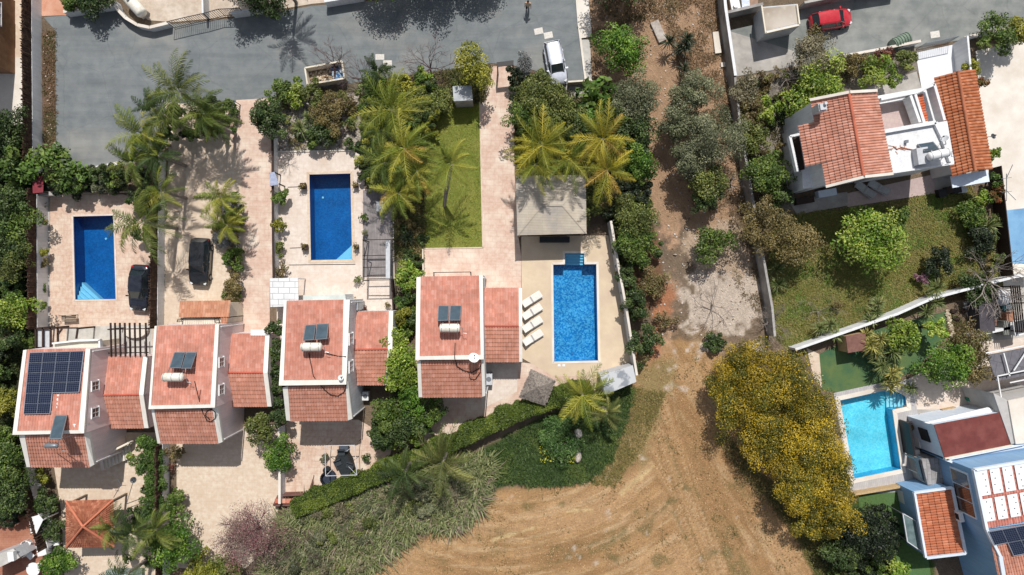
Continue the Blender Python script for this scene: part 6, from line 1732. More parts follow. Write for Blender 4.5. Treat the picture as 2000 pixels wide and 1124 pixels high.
def thicket(name, label, region, n, r0, r1, h, styles, seed=1):
    "uncountable undergrowth: many small leafy mounds in one object"
    g = np.random.default_rng(seed); x0 = min(p[0] for p in region); x1 = max(p[0] for p in region); y0 = min(p[1] for p in region); y1 = max(p[1] for p in region)
    VV = []; FF = []; KK = []; k = 0; off = 0
    while k < n:
        x, y = g.uniform(x0, x1), g.uniform(y0, y1)
        if not inpoly(np.array([x]), np.array([y]), region)[0]: continue
        r = g.uniform(r0, r1)/S; p = P(x, y); hh = h*g.uniform(.5, 1.1)
        V, F, K, _ = crown((p.x, p.y, hh*.5), r, hh*.5, styles[g.integers(0, len(styles))], g, .8, 7)
        V[:, 2] = np.maximum(V[:, 2], .02); VV.append(V); FF.append(F+off); KK.append(K*g.uniform(.8, 1.15)); off += len(V); k += 1
    return tag(np_mesh(name, np.concatenate(VV), np.concatenate(FF), leafM, None, np.concatenate(KK)), label, 'undergrowth', kind='stuff')
thicket('undergrowth', 'dense mixed bushes filling the left edge beside the first pool wall', [(-30,240),(52,250),(95,335),(62,380),(62,640),(45,680),(20,760),(-30,760)], 120, 12, 26, 2.0, ['dark','mid','dark','bigleaf','verydark'], 1)
thicket('undergrowth', 'dense bushes of the lower left edge beside the brush fence', [(-30,780),(20,860),(40,930),(50,1010),(-30,1040)], 50, 12, 26, 1.8, ['dark','mid','verydark'], 2)
thicket('undergrowth', 'dense bushes beneath the palm row', [(712,170),(860,150),(870,205),(830,262),(826,350),(800,420),(770,380),(712,360),(712,200)], 100, 12, 24, 2.9, ['mid','dark','ygreen','midolive'], 3)
thicket('undergrowth', 'brown shrubby cover between dark deck and mown lawn', [(775,440),(826,400),(828,480),(815,530),(775,500)], 16, 8, 14, .6, ['khaki','dark','brownolive'], 4)
thicket('undergrowth', 'dense dark bushes below the silver car and round the pool house', [(1003,150),(1070,165),(1110,195),(1200,190),(1265,215),(1270,330),(1262,420),(1195,435),(1150,380),(1145,338),(1010,338)], 105, 14, 28, 3.2, ['dark','midolive','mid','verydark'], 5)
thicket('undergrowth', 'low rockery plants above the pool with planters', [(545,200),(700,172),(706,240),(640,290),(560,285)], 22, 8, 17, .9, ['brownolive','dark','midolive','khaki'], 6)
thicket('undergrowth', 'dark bushes under the big palms at the left road end', [(240,330),(330,250),(420,205),(465,215),(450,260),(380,270),(322,300),(320,420),(303,480),(270,400),(240,375),(130,378),(150,340)], 80, 12, 24, 2.8, ['dark','verydark','mid'], 7)
thicket('undergrowth', 'bushes along the bottom of the gazebo garden under the palms', [(255,1000),(310,990),(325,1060),(320,1140),(270,1100)], 16, 10, 22, 1.8, ['mid','dark'], 8)
thicket('undergrowth', 'dense scrub right of the grey boundary wall', [(1440,165),(1560,130),(1620,150),(1560,215),(1520,260),(1530,300),(1525,420),(1500,440),(1478,400),(1455,250)], 40, 10, 22, 1.2, ['khaki','midolive','brownolive','dark'], 9)
thicket('undergrowth', 'green bushes behind the yellow trees at the bottom right', [(1600,1050),(1690,985),(1745,1010),(1730,1135),(1620,1135)], 34, 12, 24, 1.5, ['dark','mid','verydark'], 10)
thicket('undergrowth', 'leafy bushes left of the villa nearest the azure pool', [(778,560),(812,545),(812,700),(812,800),(850,800),(850,830),(800,870),(735,870),(720,830),(765,770),(775,650)], 55, 10, 20, 2.2, ['bright','mid','dark'], 11)
thicket('undergrowth', 'leafy bushes on the driveway island', [(435,370),(470,380),(474,480),(472,600),(440,600),(448,520),(425,460)], 30, 8, 15, .9, ['mid','midolive','silver','brownolive'], 12)
thicket('undergrowth', 'bushes along the right edge of the rough lawn', [(1880,385),(1945,375),(1948,540),(1930,560),(1880,580),(1900,480)], 30, 8, 18, 1.0, ['dark','midolive','brownolive'], 13)
thicket('undergrowth', 'scrub along the azure pool wall on the dirt lot side', [(1192,440),(1280,440),(1285,500),(1240,560),(1262,700),(1245,725),(1215,600)], 34, 10, 19, 1.7, ['dark','midolive','khaki'], 14)
# trees beyond the top edge whose shadows fall on the road
T('roadside_tree', 'tree', [(742,-58,62,4.2,'mid','broadleaf tree beyond the top edge shading the middle of the road'), (838,-70,58,4,'mid','broadleaf tree beyond the top edge right of the other one shading the road'), (470,-36,50,4.6,'dark','dark tree beyond the top edge shading the iron gate'), (1215,-50,60,5,'dark','dark tree beyond the top edge shading the dirt lot'), (920,-60,50,3.4,'mid','low tree beyond the top edge right of the shaded road')])
# ---- clipped hedge along the field --------------------------------------
def hedge(name, label, pts, w_, h, style, dens=5.0, closed=False, cat='hedge'):
    g = np.random.default_rng(len(label)); L, pal, cover, flat = ST[style]; L = .13
    root = thing(name, label, cat, P(*pts[0])); Pc = []; N = []; core = MB()
    for (a, b) in zip(pts, pts[1:]):
        A = P(*a); B = P(*b); l = (B-A).length; d = (B-A)/l; s = Vector((-d.y, d.x, 0)); n = int(l*(w_+2*h)*dens/(L*L*.4))
        per = g.uniform(0, w_+2*h, n); t = g.uniform(-.02, 1.02, n)*l
        wav = .14*np.sin(t*1.7+a[0])+.10*np.sin(t*3.1+1)+.06*np.sin(t*7.3)
        for q, tt, wv in zip(per, t, wav):
            if q < h: u, z, nn = -w_/2, q, -s
            elif q > h+w_: u, z, nn = w_/2, q-h-w_, s
            else: u, z, nn = q-h-w_/2, h, Vector((0, 0, 1))
            Pc.append(A+d*tt+s*(u*(1+wv)+wv*.5)+Vector((0, 0, z+wv*.4))); N.append(nn)
        core.bar(A+Vector((0,0,h*.45)), B+Vector((0,0,h*.45)), w_*.7, h*.85)
    Pc = np.array(Pc)+g.normal(size=(len(Pc), 3))*.06; N = np.array(N)*.6+g.normal(size=(len(Pc), 3))*.5+np.array([0,0,.3]); N /= np.linalg.norm(N, axis=1, keepdims=True)
    V, F = leaf_quads(Pc, N, L, L*.6, g, .1); V[:, 2] = np.maximum(V[:, 2], .02); pal = np.array(pal)
    nz = vnoise(Pc[:, 0]+200, Pc[:, 1]+200, 1.2, 5)
    col = pal[np.clip((nz*6-1.5+g.normal(size=len(Pc))*.5).astype(int), 0, 2)]*g.uniform(.75, 1.2, (len(Pc), 1))
    np_mesh('foliage', V, F, leafM, root, np.repeat(col, 4, 0)); core.build('branches', bark, root); return root
hedge('hedge', 'long clipped green hedge curving between villa gardens and the field', [(583,985),(640,962),(700,938),(760,912),(815,890),(870,866),(940,832),(1010,800),(1080,775),(1150,752)], 1.35, 1.6, 'hedge')
hedge('hedge', 'clipped hedge row above the silver car at the pink driveway mouth', [(968,150),(1000,152)], .01, .01, 'mid') if False else None

thicket('reeds', 'feathery grey green reed mounds between hedge and dry field', [(590,1000),(720,972),(800,938),(950,910),(930,975),(885,1015),(820,1000),(780,1035),(700,1120),(540,1130),(540,1070)], 46, 18, 34, 2.0, ['olive','olive','grey','midolive'], 15)
# ---- reeds, meadow, grass tufts (uncountable) ----------------------------
def blades(name, label, cat, region, n, l0, l1, pal, w_=.03, lean=.5, z0=.0, seed=1, clump=1, cspread=.1, nzs=None, dirb=None, parent=None, seg=2):
    g = np.random.default_rng(seed); x0 = min(p[0] for p in region); x1 = max(p[0] for p in region); y0 = min(p[1] for p in region); y1 = max(p[1] for p in region)
    xs = g.uniform(x0, x1, n*4); ys = g.uniform(y0, y1, n*4); ok = inpoly(xs, ys, region)
    if nzs: ok &= vnoise(xs/S+50, ys/S+50, nzs[0], seed+9) > nzs[1]
    xs = xs[ok][:n]; ys = ys[ok][:n]; m = len(xs)
    q = np.stack([(xs-1000)/S, (562-ys)/S, np.full(m, z0)], 1); q = np.repeat(q, clump, 0); q[:, :2] += g.normal(size=(m*clump, 2))*cspread; n = m*clump
    pal = np.array(pal); tone = vnoise(q[:, 0]+80, q[:, 1]+80, 1.5, seed+3)
    ci = np.clip(((tone-.3)*2.5*len(pal)+g.normal(size=n)*.8).astype(int), 0, len(pal)-1); col = pal[ci]*g.uniform(.7, 1.25, (n, 1))
    az = g.uniform(0, 6.28, n); el = g.uniform(.4, 1.4, n); l = g.uniform(l0, l1, n)[:, None]
    d = np.stack([np.cos(az)*np.cos(el), np.sin(az)*np.cos(el), np.sin(el)], 1); d[:, :2] += (np.array(dirb) if dirb else 0)
    s = np.stack([-np.sin(az), np.cos(az), az*0], 1)*w_
    m1 = q+d*l*.55; t = m1 + (d+np.array([0, 0, -lean])*g.uniform(.4, 1.6, (n, 1)))*l*.5
    V = np.stack([q-s*.6, q+s*.6, m1+s, m1-s, m1-s, m1+s, t+s*.15, t-s*.15], 1).reshape(-1, 3); V[:, 2] = np.maximum(V[:, 2], z0+.01)
    o = np_mesh(name, V, np.arange(len(V)).reshape(-1, 4), leafM, parent, np.repeat(col, 8, 0))
    if parent is None: tag(o, label, cat, kind='stuff')
    return o
reedp = [G(128,140,90), G(104,122,72), G(154,162,116), G(146,134,118), G(98,120,68), G(134,146,100)]
blades('reeds', 'dense grey green reeds between clipped hedge and dry field', 'reeds', [(575,1000),(640,985),(720,968),(790,935),(880,905),(955,905),(945,955),(925,985),(885,1025),(820,1005),(790,1040),(740,1090),(700,1130),(520,1140),(530,1070)], 620, 1.0, 2.4, reedp, .042, .75, seed=3, clump=60, cspread=.2)
meadp = [G(64,92,44), G(78,108,50), G(54,80,38), G(92,116,52)]
blades('meadow_grass', 'lush dark green grass below the clipped hedge', 'grass', [(840,935),(960,880),(1060,822),(1170,782),(1235,760),(1215,830),(1190,895),(1150,935),(1080,945),(980,940),(900,985)], 3000, .3, .7, meadp, .028, .7, seed=4, clump=18, cspread=.14)
blades('wild_flowers', 'yellow wild flowers dotting the lush meadow grass', 'flowers', [(1054,862),(1076,858),(1080,896),(1056,902)], 120, .05, .12, [G(206,214,44), G(220,226,70)], .06, .2, z0=.55, seed=5)
blades('wild_flowers', 'yellow wild flowers left of the pale boulder', 'flowers', [(1104,866),(1122,864),(1120,900),(1104,905)], 70, .05, .12, [G(206,214,44), G(220,226,70)], .06, .2, z0=.55, seed=6)
blades('rough_grass', 'rough olive and brown grass of the right garden lawn', 'grass', [(1515,432),(1560,416),(1690,405),(1824,378),(1900,362),(1935,480),(1960,540),(1800,590),(1540,680),(1500,640),(1490,560)], 15000, .08, .26, [G(142,138,70), G(120,136,58), G(162,150,90), G(100,128,48)], .022, .6, seed=7, clump=3, cspread=.1)
blades('lawn_grass', 'short green blades of the mown lawn', 'grass', [(834,264),(872,207),(935,202),(941,483),(830,485),(828,400)], 9000, .05, .11, [G(134,146,52), G(116,132,46), G(152,156,66)], .02, .4, z0=.01, seed=8, clump=2, cspread=.06)
blades('dry_grass', 'dry tan grass tufts across the mown field', 'grass', [(1230,700),(1400,680),(1420,760),(1480,900),(1640,1060),(1680,1140),(700,1140),(850,1030),(950,965),(1180,925),(1230,800)], 9000, .05, .14, [G(212,172,128), G(196,156,108), G(226,196,148), G(176,146,100)], .02, .7, seed=9, clump=2, cspread=.09)
blades('field_weeds', 'green weeds scattered over the dry field', 'weeds', [(1230,700),(1400,680),(1440,800),(1520,930),(1660,1080),(1680,1140),(700,1140),(850,1030),(950,965),(1180,925)], 1500, .08, .25, [G(112,110,60), G(98,100,52), G(134,124,74)], .025, .6, seed=10, clump=3, cspread=.1, nzs=(1.6, .56))
blades('field_margin', 'dull green grass margin of the dry field by the hedge end and yellow trees', 'grass', [(1235,755),(1300,770),(1250,880),(1200,950),(1150,945),(1200,890)], 2600, .1, .3, [G(134,126,70), G(110,112,56), G(160,144,92)], .022, .6, seed=11, clump=3, cspread=.12)
blades('field_margin', 'green margin under the right side of the yellow trees', 'grass', [(1395,860),(1420,850),(1520,960),(1620,1050),(1680,1140),(1600,1140),(1540,1030)], 3600, .1, .3, [G(120,118,62), G(98,104,50), G(150,138,86)], .022, .6, seed=12, clump=3, cspread=.12)
blades('lot_weeds', 'brown dry weeds over the top of the dirt lot', 'weeds', [(1155,-10),(1405,-10),(1430,150),(1430,300),(1330,160),(1300,40),(1230,40),(1190,150),(1158,120)], 4200, .1, .35, [G(140,116,84), G(112,94,66), G(168,142,104), G(104,96,58)], .02, .6, seed=13, clump=3, cspread=.15, nzs=(1.3, .44))
blades('lot_weeds', 'dry weeds along the foot of the grey boundary wall', 'weeds', [(1400,170),(1440,250),(1480,500),(1490,640),(1440,560),(1420,420),(1350,400),(1330,300)], 2600, .1, .3, [G(140,120,92), G(112,98,72), G(104,100,60), G(170,150,120)], .02, .6, seed=14, clump=3, cspread=.15, nzs=(1.2, .45))
blades('garden_cover', 'mixed low ground cover under the palm row', 'ground cover', [(700,165),(960,128),(945,200),(870,205),(832,262),(828,480),(800,520),(772,500),(770,370),(715,360),(712,200)], 5200, .15, .5, [G(92,100,50), G(118,112,66), G(76,84,44), G(134,128,76)], .03, .5, seed=15, clump=4, cspread=.14)
blades('garden_cover', 'mixed low ground cover below the silver car and around the pool house', 'ground cover', [(1003,150),(1150,190),(1260,200),(1270,330),(1260,420),(1190,440),(1150,380),(1145,340),(1010,340),(1003,220)], 3800, .15, .5, [G(76,88,44), G(98,100,56), G(64,74,38)], .03, .5, seed=16, clump=4, cspread=.14)
blades('garden_cover', 'dark undergrowth along the left edge of the picture', 'ground cover', [(-30,250),(55,250),(90,360),(62,640),(40,700),(20,840),(50,940),(60,1010),(-30,1010)], 5200, .15, .6, [G(58,76,40), G(76,92,48), G(48,62,34)], .03, .5, seed=17, clump=4, cspread=.14)
blades('garden_cover', 'weedy ground cover left of the white villa', 'ground cover', [(1440,160),(1640,120),(1700,140),(1600,195),(1530,245),(1555,395),(1500,430),(1470,330)], 2400, .1, .35, [G(112,110,70), G(140,126,96), G(90,94,54)], .025, .5, seed=18, clump=3, cspread=.14, nzs=(1.2, .45))
blades('path_cover', 'undergrowth strip between the driveway walls', 'ground cover', [(303,330),(320,330),(318,640),(303,640)], 700, .1, .4, [G(90,98,52), G(118,110,70)], .025, .5, seed=19, clump=3, cspread=.1)
blades('garden_cover', 'ground cover around the turquoise pool garden', 'ground cover', [(1850,610),(1910,640),(1915,740),(1870,740),(1850,690)], 1300, .1, .35, [G(140,126,84), G(112,108,60), G(90,104,50)], .025, .5, seed=20, clump=3, cspread=.14)
blades('garden_cover', 'bottom right undergrowth below the yellow trees', 'ground cover', [(1600,1050),(1700,985),(1740,1010),(1720,1140),(1620,1140)], 2400, .15, .5, [G(70,88,42), G(96,112,52), G(54,70,36)], .03, .5, seed=21, clump=4, cspread=.14)
blades('strip_weeds', 'dry weeds on the dirt strip beside the left road', 'weeds', [(84,60),(110,60),(112,325),(86,325)], 900, .08, .3, [G(128,104,76), G(104,88,60), G(96,100,54)], .02, .6, seed=22, clump=3, cspread=.12, nzs=(1.0, .42))
# ================================================================ VEHICLES
def paint(name, c, metal=.0, rough=.25):
    m, t, b = nodes(name); g = nd(t, 'ShaderNodeNewGeometry')
    f = noise(t, g.outputs['Position'], 3, 6, .6, .3, .7); c2 = tuple(min(1, q*1.25+.012) for q in c[:3])+(1,)
    t.links.new(mixc(t, f, c, c2), b.inputs['Base Color'])
    b.inputs['Roughness'].default_value = rough; b.inputs['Metallic'].default_value = metal; b.inputs['Coat Weight'].default_value = .6; b.inputs['Coat Roughness'].default_value = .08
    return m
lampM = M('headlight_glass', C(220,224,226), rough=.1, spec=.9); tailM = M('tail_light', C(190,30,34), rough=.2)
carglass = M('car_glass', C(40,52,58), rough=.05, spec=.9)
def car(label, x, y, ang, Lc, Wc, pm, kind='sedan', hc=1.45):
    """ang: direction of the nose, radians from +x"""
    p = P(x, y, hc*.5); root = thing('parked_car', label, 'car', (p.x, p.y, .0), 'cars parked along the road and gardens')
    rot = Matrix.Rotation(ang, 4, 'Z'); base = Vector((p.x, p.y, 0))
    X = lambda a, b, c: base + rot @ Vector((a, b, c))
    h2 = Lc/2; W = Wc/2
    # body stations: (x, half width, belt z, centre z)
    st = [(-h2, .66, .55, .58), (-h2+.06, .80, .78, .82), (-h2+.30, .93, .88, .93), (-h2+.9, .99, .92, .97), (-.4, 1, .92, .96), (.45, 1, .90, .95), (h2-1.15, .985, .88, .97), (h2-.6, .95, .80, .90), (h2-.22, .86, .68, .76), (h2-.04, .70, .55, .60), (h2, .58, .48, .52)]
    vs = []; fs = []; prof = None
    for (xx, wf, zb, zc) in st:
        w_ = W*wf
        ring = [(-w_*.92, .22), (-w_, .42), (-w_*1.0, zb*.72), (-w_*.95, zb-.03), (-w_*.86, zb+.01), (-w_*.45, zc-.01), (0, zc), (w_*.45, zc-.01), (w_*.86, zb+.01), (w_*.95, zb-.03), (w_, zb*.72), (w_, .42), (w_*.92, .22)]
        vs += [X(xx, a, z) for a, z in ring]
    n = 13
    for i in range(len(st)-1):
        for k in range(n-1): fs.append((i*n+k, (i+1)*n+k, (i+1)*n+k+1, i*n+k+1))
        fs.append((i*n+n-1, (i+1)*n+n-1, (i+1)*n, i*n))
    fs.append(tuple(range(n))); fs.append(tuple(range((len(st)-1)*n, len(st)*n))[::-1])
    mb = MB(); mb.add(vs, fs); body = mb.build('body', pm, root, True)
    # cabin: roof outline and belt outline
    if kind == 'hatch': rr0, rr1, b0, b1 = -h2+.42, .38, -h2+.12, 1.02
    else: rr0, rr1, b0, b1 = -h2+.95, .30, -h2+.42, 1.0
    zt = hc; zb = .93; wr = W*.74; wb = W*.90
    belt = [(b0, wb*.88), (b0+.35, wb*.99), (.2, wb), (b1-.35, wb*.96), (b1, wb*.78)]
    roof = [(rr0, wr*.86), (rr0+.25, wr*.98), (0, wr), (rr1-.2, wr*.97), (rr1, wr*.88)]
    def ringp(o, z): return [X(a, -b, z) for a, b in o] + [X(a, b, z) for a, b in o[::-1]]
    lo = ringp(belt, zb-.03); hi = ringp(roof, zt-.05); m = len(lo)
    mb = MB(); mb.add(lo+hi, [(i, (i+1) % m, m+(i+1) % m, m+i) for i in range(m)]); gl = mb.build('windows', carglass, root)
    mb = MB(); cen = [X(a, 0, zt+.015) for a, b in roof]
    rim = ringp(roof, zt-.04); r5 = rim[:5]; l5 = rim[5:][::-1]
    in_r = [X(a, -b*.7, zt) for a, b in roof]; in_l = [X(a, b*.7, zt) for a, b in roof]
    vs = []; fs = []
    for i in range(5): vs += [r5[i]+Vector((0,0,-.03)), r5[i], in_r[i], cen[i], in_l[i], l5[i], l5[i]+Vector((0,0,-.03))]
    for i in range(4):
        for k in range(6): fs.append((i*7+k, (i+1)*7+k, (i+1)*7+k+1, i*7+k+1))
    mb.add(vs, fs); mb.build('roof', pm, root, True)
    for i in (0, 4, 5, 9, 2, 7):
        mb = MB(); mb.bar(up(lo[i], .0), up(hi[i], .01), .06); mb.build('pillar', pm, root)
    for sx in (-1, 1):
        for xx in (-h2+.82, h2-.82):
            mb = MB(); a = X(xx, sx*(W-.20), .31); b = X(xx, sx*(W+.005), .31); mb.tube([a, b], .31, 18); wh = mb.build('wheel', rubber, root)
            mb = MB(); mb.tube([b, X(xx, sx*(W+.02), .31)], .19, 12); mb.build('rim', greymetal, wh)
        mb = MB(); mb.box(X(b1-.28, sx*(W+.02), .98), (.12, .20, .12), ang); mb.build('mirror', pm, root)
        mb = MB(); mb.box(X(h2-.26, sx*W*.66, .69), (.22, .22, .08), ang-sx*.5); mb.build('headlight', lampM, root)
        mb = MB(); mb.box(X(-h2+.22, sx*W*.72, .82), (.16, .20, .12), ang+sx*.3); mb.build('tail_light', tailM, root)
        mb = MB(); mb.box(X(-.05, sx*(W+.0), .74), (.16, .03, .03), ang); mb.box(X(-.95, sx*(W+.0), .75), (.16, .03, .03), ang); mb.build('door_handle', greymetal, body)
    mb = MB(); mb.box(X(h2+.005, 0, .36), (.03, .5, .11), ang); mb.build('number_plate', whiteplastic, root)
    mb = MB(); mb.bar(X(h2-1.05, -W*.6, .985), X(h2-1.02, W*.6, .985), .03); mb.build('wiper', iron, root)
    return root
blackp = paint('black_car_paint', C(26,28,32), .0, .22); navyp = paint('dark_blue_car_paint', C(24,30,44), .0, .22)
silverp = paint('silver_car_paint', C(222,226,238), .3, .25); redp = paint('red_car_paint', C(196,22,36), .0, .2)
car('black hatchback with red tail lights parked on the cream driveway', 389.5, 512, R(-93.5), 4.25, 1.76, blackp, 'hatch')
car('dark blue sedan parked on the first pool patio beside the brush fence', 271.5, 563, R(-93.5), 4.15, 1.70, navyp, 'sedan')
car('silver hatchback parked on the road, front hidden by an olive green tree', 1085, 122, R(-79), 3.9, 1.66, silverp, 'hatch')
car('red hatchback parked below the dark grey wall on the upper right road', 1624.5, 38, R(9), 3.7, 1.62, redp, 'hatch')
# green waste container on the upper right road
root = thing('waste_container', 'grey green ribbed container beside the white street wall', 'container', P(1758,80))
a, b = P(1744,88,.55), P(1774,74,.55); d = (b-a).normalized(); s = Vector((-d.y, d.x, 0)); mb = MB()
N = 10; prof = [(math.cos(math.pi*k/N)*.5, .62+math.sin(math.pi*k/N)*.42) for k in range(N+1)]
lo = [a+s*u+Vector((0,0,z-.55)) for u, z in prof]+[a-s*.44+Vector((0,0,-.45)), a+s*.44+Vector((0,0,-.45))]
mb.hexa(lo, [v+(b-a) for v in lo]); body = mb.build('body', greenbin, root)
for k in range(6):
    mb = MB(); o = (b-a)*((k+.5)/6); pr_ = [v+o+(v-(a))*.03 for v in lo[:N+1]]; mb.tube([up(v, .01) for v in pr_], .035, 5)
    mb.build('rib', greenbin, body)
for u in (-1, 1):
    for f in (.1, .9): mb = MB(); c = a.lerp(b, f)+s*.4*u; mb.tube([Vector((c.x, c.y, .1))-s*.04, Vector((c.x, c.y, .1))+s*.04], .1, 10); mb.build('wheel', rubber, root)

# ================================================================ GARDEN FURNITURE
def lounger(x, y, ang, label, group, fm=whitemetal, cm=None, head=-1, L=1.85, z=0.0):
    c = P(x, y, .4); base = Vector((c.x, c.y, z)); root = thing('sun_lounger', label, 'sun lounger', base, group)
    rot = Matrix.Rotation(ang, 4, 'Z'); X = lambda a, b, q: base+rot @ Vector((a, b, q)); cm = cm or M('lounger_fabric', C(238,232,222), C(226,220,210), 8)
    mb = MB()
    for s in (-1, 1): mb.bar(X(-L/2, s*.31, .33), X(L/2, s*.31, .33), .05)
    for q in (-L/2, L/2, .25*head): mb.bar(X(q, -.31, .33), X(q, .31, .33), .05)
    mb.build('frame', fm, root)
    for s in (-1, 1):
        for q in (-L/2+.15, L/2-.15): mb = MB(); mb.bar(X(q, s*.29, 0), X(q, s*.29, .33), .05); mb.build('leg', fm, root)
    hx = .25*head; mb = MB()
    lo = [X(hx, -.29, .37), X(-head*L/2, -.29, .37), X(-head*L/2, .29, .37), X(hx, .29, .37)]; mb.hexa([up(v, -.03) for v in lo], [up(v, .05) for v in lo]); mb.build('seat', cm, root)
    hi = [X(hx, -.29, .38), X(head*L/2, -.29, .62), X(head*L/2, .29, .62), X(hx, .29, .38)]; mb = MB(); mb.hexa([up(v, -.03) for v in hi], [up(v, .05) for v in hi]); mb.build('backrest', cm, root)
    mb = MB(); mb.bar(X(head*.02, -.3, .44), X(head*.02, .3, .44), .12, .03); mb.build('band', M('grey_band', C(170,166,166)), root)
    return root
for k, (x, y) in enumerate([(1039,585),(1039.5,609.5),(1040,634),(1041,660)]):
    lounger(x, y, R(32), 'white sun lounger on the azure pool deck, ' + ['topmost of the four','second from the top of four','third from the top of four','lowest of the four'][k], 'white sun loungers left of the azure pool')
lounger(1690,371,R(-38),'grey sun lounger left of the pair in the white villa shade','shaded sun loungers at the white villa', lightgrey, M('grey_fabric', C(190,190,190), C(170,172,174), 6), 1, z=.02)
lounger(1716,366,R(-30),'grey sun lounger right of the pair in the white villa shade','shaded sun loungers at the white villa', lightgrey, MATS['grey_fabric'], 1, z=.02)
def bench(x, y, ang, label, w_=1.3):
    c = P(x, y); root = thing('bench', label, 'bench', c); rot = Matrix.Rotation(ang, 4, 'Z'); X = lambda a, b, q: c+rot @ Vector((a, b, q))
    mb = MB()
    for k in range(4): mb.bar(X(-w_/2, -.2+k*.13, .44), X(w_/2, -.2+k*.13, .44), .1, .03)
    mb.build('seat', wood, root); mb = MB()
    for k in range(2): mb.bar(X(-w_/2, .3, .6+k*.18), X(w_/2, .3, .6+k*.18), .03, .12)
    mb.build('backrest', wood, root)
    for s in (-1, 1):
        for q in (-.18, .28): mb = MB(); mb.bar(X(s*w_*.42, q, 0), X(s*w_*.42, q, .44 if q < 0 else .9), .06); mb.build('leg', wood, root)
bench(141,622,.05,'weathered wooden bench between first pool and brown beam frame')
# planters round the second pool
for k, (x, y, s, lb) in enumerate([(595,365.5,.55,'dark planter at the upper left corner of the second pool'),(697,364,.45,'dark planter at the upper right corner of the second pool'),(598.5,484,.55,'dark planter at the lower left corner of the second pool'),(698,483,.42,'dark planter at the lower right corner of the second pool')]):
    c = P(x, y); root = thing('planter', lb, 'planter', c, 'dark planters round the second pool'); mb = MB()
    mb.hexa([c+Vector((a*s*.36, b*s*.36, .02)) for a, b in ((-1,-1),(1,-1),(1,1),(-1,1))], [c+Vector((a*s*.5, b*s*.5, .5)) for a, b in ((-1,-1),(1,-1),(1,1),(-1,1))]); mb.build('pot', M('dark_pot', C(80,58,48), C(60,44,38), 8), root)
    g = np.random.default_rng(k); V, F, K, _ = crown((c.x, c.y, .6), s*.5, .25, 'brownolive', g, .8, 6); np_mesh('plant', V, F, leafM, root, K)
for k, (x, y, st, r, lb) in enumerate([(700,822/3.746+0+0,'mid',5,'')][:0]): pass
def potplant(x, y, r, style, label, h=.45, z=0):
    c = P(x, y, z); c.z = z; root = thing('potted_plant', label, 'potted plant', c, 'potted plants on the patios'); mb = MB()
    mb.tube([c, up(c, h*.6)], [r*.28/S, r*.42/S], 12); mb.build('pot', potM, root)
    g = np.random.default_rng(int(x)); V, F, K, _ = crown((c.x, c.y, c.z+h), r/S, r/S*.6, style, g, 1.0, 8); np_mesh('plant', V, F, leafM, root, K)
for a in [(702,547,7,'midolive','potted plant at the lower left corner of the dark deck'),(712,426,7,'mid','larger potted plant left of the shaded deck'),(714,455,5,'olive','small potted plant at the left edge of the deck'),
          (694,588,6,'khaki','yellowish potted plant above the annex roof, leftmost'),(714,602,5,'maroon','brown potted plant at the top edge of the annex by the ivy villa'),(760,596,5,'brownolive','brown potted plant at the dark slatted screen'),
          (637,891,9,'olive','potted plant left of the covered garden table'),(717,893,9,'dark','potted plant right of the covered garden table'),(261,889,7,'bright','potted plant by the lower corner of the leftmost villa'),(1780,825,9,'maroon','brown potted plants left of the dark red roof'),(1790,815,8,'maroon','reddish potted plant at the upper corner by the dark red roof'),(1905,690+120-20,7,'khaki','potted plant by the side wall of the flat white building'),(338,911,7,'maroon','small potted plant by the wall of the bare courtyard'),(1773,833,6,'brownolive','small potted plant above the black screen')]: potplant(*a)
# covered furniture set under a light steel frame
root = thing('garden_table', 'dark covered oval garden table with chairs inside the steel frame', 'table', P(675,907))
mb = MB(); pts = [(664,882),(682,881),(690,895),(695,915),(690,928),(676,934),(667,925),(660,908),(655,893)]
lo = [P(*q) for q in pts][::-1]; c = sum(lo, Vector())/len(lo); hi = [up(c+(q-c)*.8, .78) for q in lo]; mb.hexa([up(q, .02) for q in lo], hi); mb.build('cover', blackplastic, root)
for (x, y, a) in ((671,880,0),(664,900,.4),(688,905,-.3),(680,926,.1)):
    q = P(x, y); mb = MB(); mb.box((q.x, q.y, .84), (.65, .5, .08), a); mb.box((q.x, q.y+.26, .95), (.6, .08, .25), a); mb.build('chair_back', M('charcoal_weave', C(62,70,76), C(44,50,56), 12), root)
mb = MB(); q = P(672,876,.6); mb.box((q.x, q.y, .6), (.8, .5, .5)); mb.build('cushion', M('slate_fabric', C(84,92,102), C(70,78,88), 8), root)
root = thing('lounge_chair', 'round dark blue garden chair left of the covered table', 'chair', P(644,932))
mb = MB(); q = P(644,931); mb.disc((q.x, q.y), .62, .05, .42, 20); mb.build('seat', M('navy_cushion', C(40,48,66), C(54,62,80), 6), root)
mb = MB()
for k in range(10): a = math.pi*(.75+k*.09); mb.box((q.x+.58*math.cos(a), q.y+.58*math.sin(a), .55), (.12, .22, .5), a)
mb.build('backrest', blackplastic, root); mb = MB(); r2 = P(640,917); mb.disc((r2.x, r2.y), .33, .05, .42, 16); mb.build('footstool', blackplastic, root)
root = thing('open_gazebo', 'light steel frame of a canopy over the covered table', 'gazebo', P(665,905)); C4 = [P(x, y, 2.2) for x, y in ((635,871),(693,870),(697,928),(636,930))]
mb = MB()
for a, b in zip(C4, C4[1:]+C4[:1]): mb.bar(a, b, .05)
for a, m_ in ((C4[0], (.7,-.5)), (C4[1], (-.7,-.5)), (C4[2], (-.7,.7)), (C4[3], (.7,.7))): mb.bar(a, a+Vector((m_[0], m_[1], -.0)), .03)
mb.build('beam', lightgrey, root)
for a in C4: mb = MB(); mb.bar(Vector((a.x, a.y, 0)), a, .05); mb.build('post', wood, root)
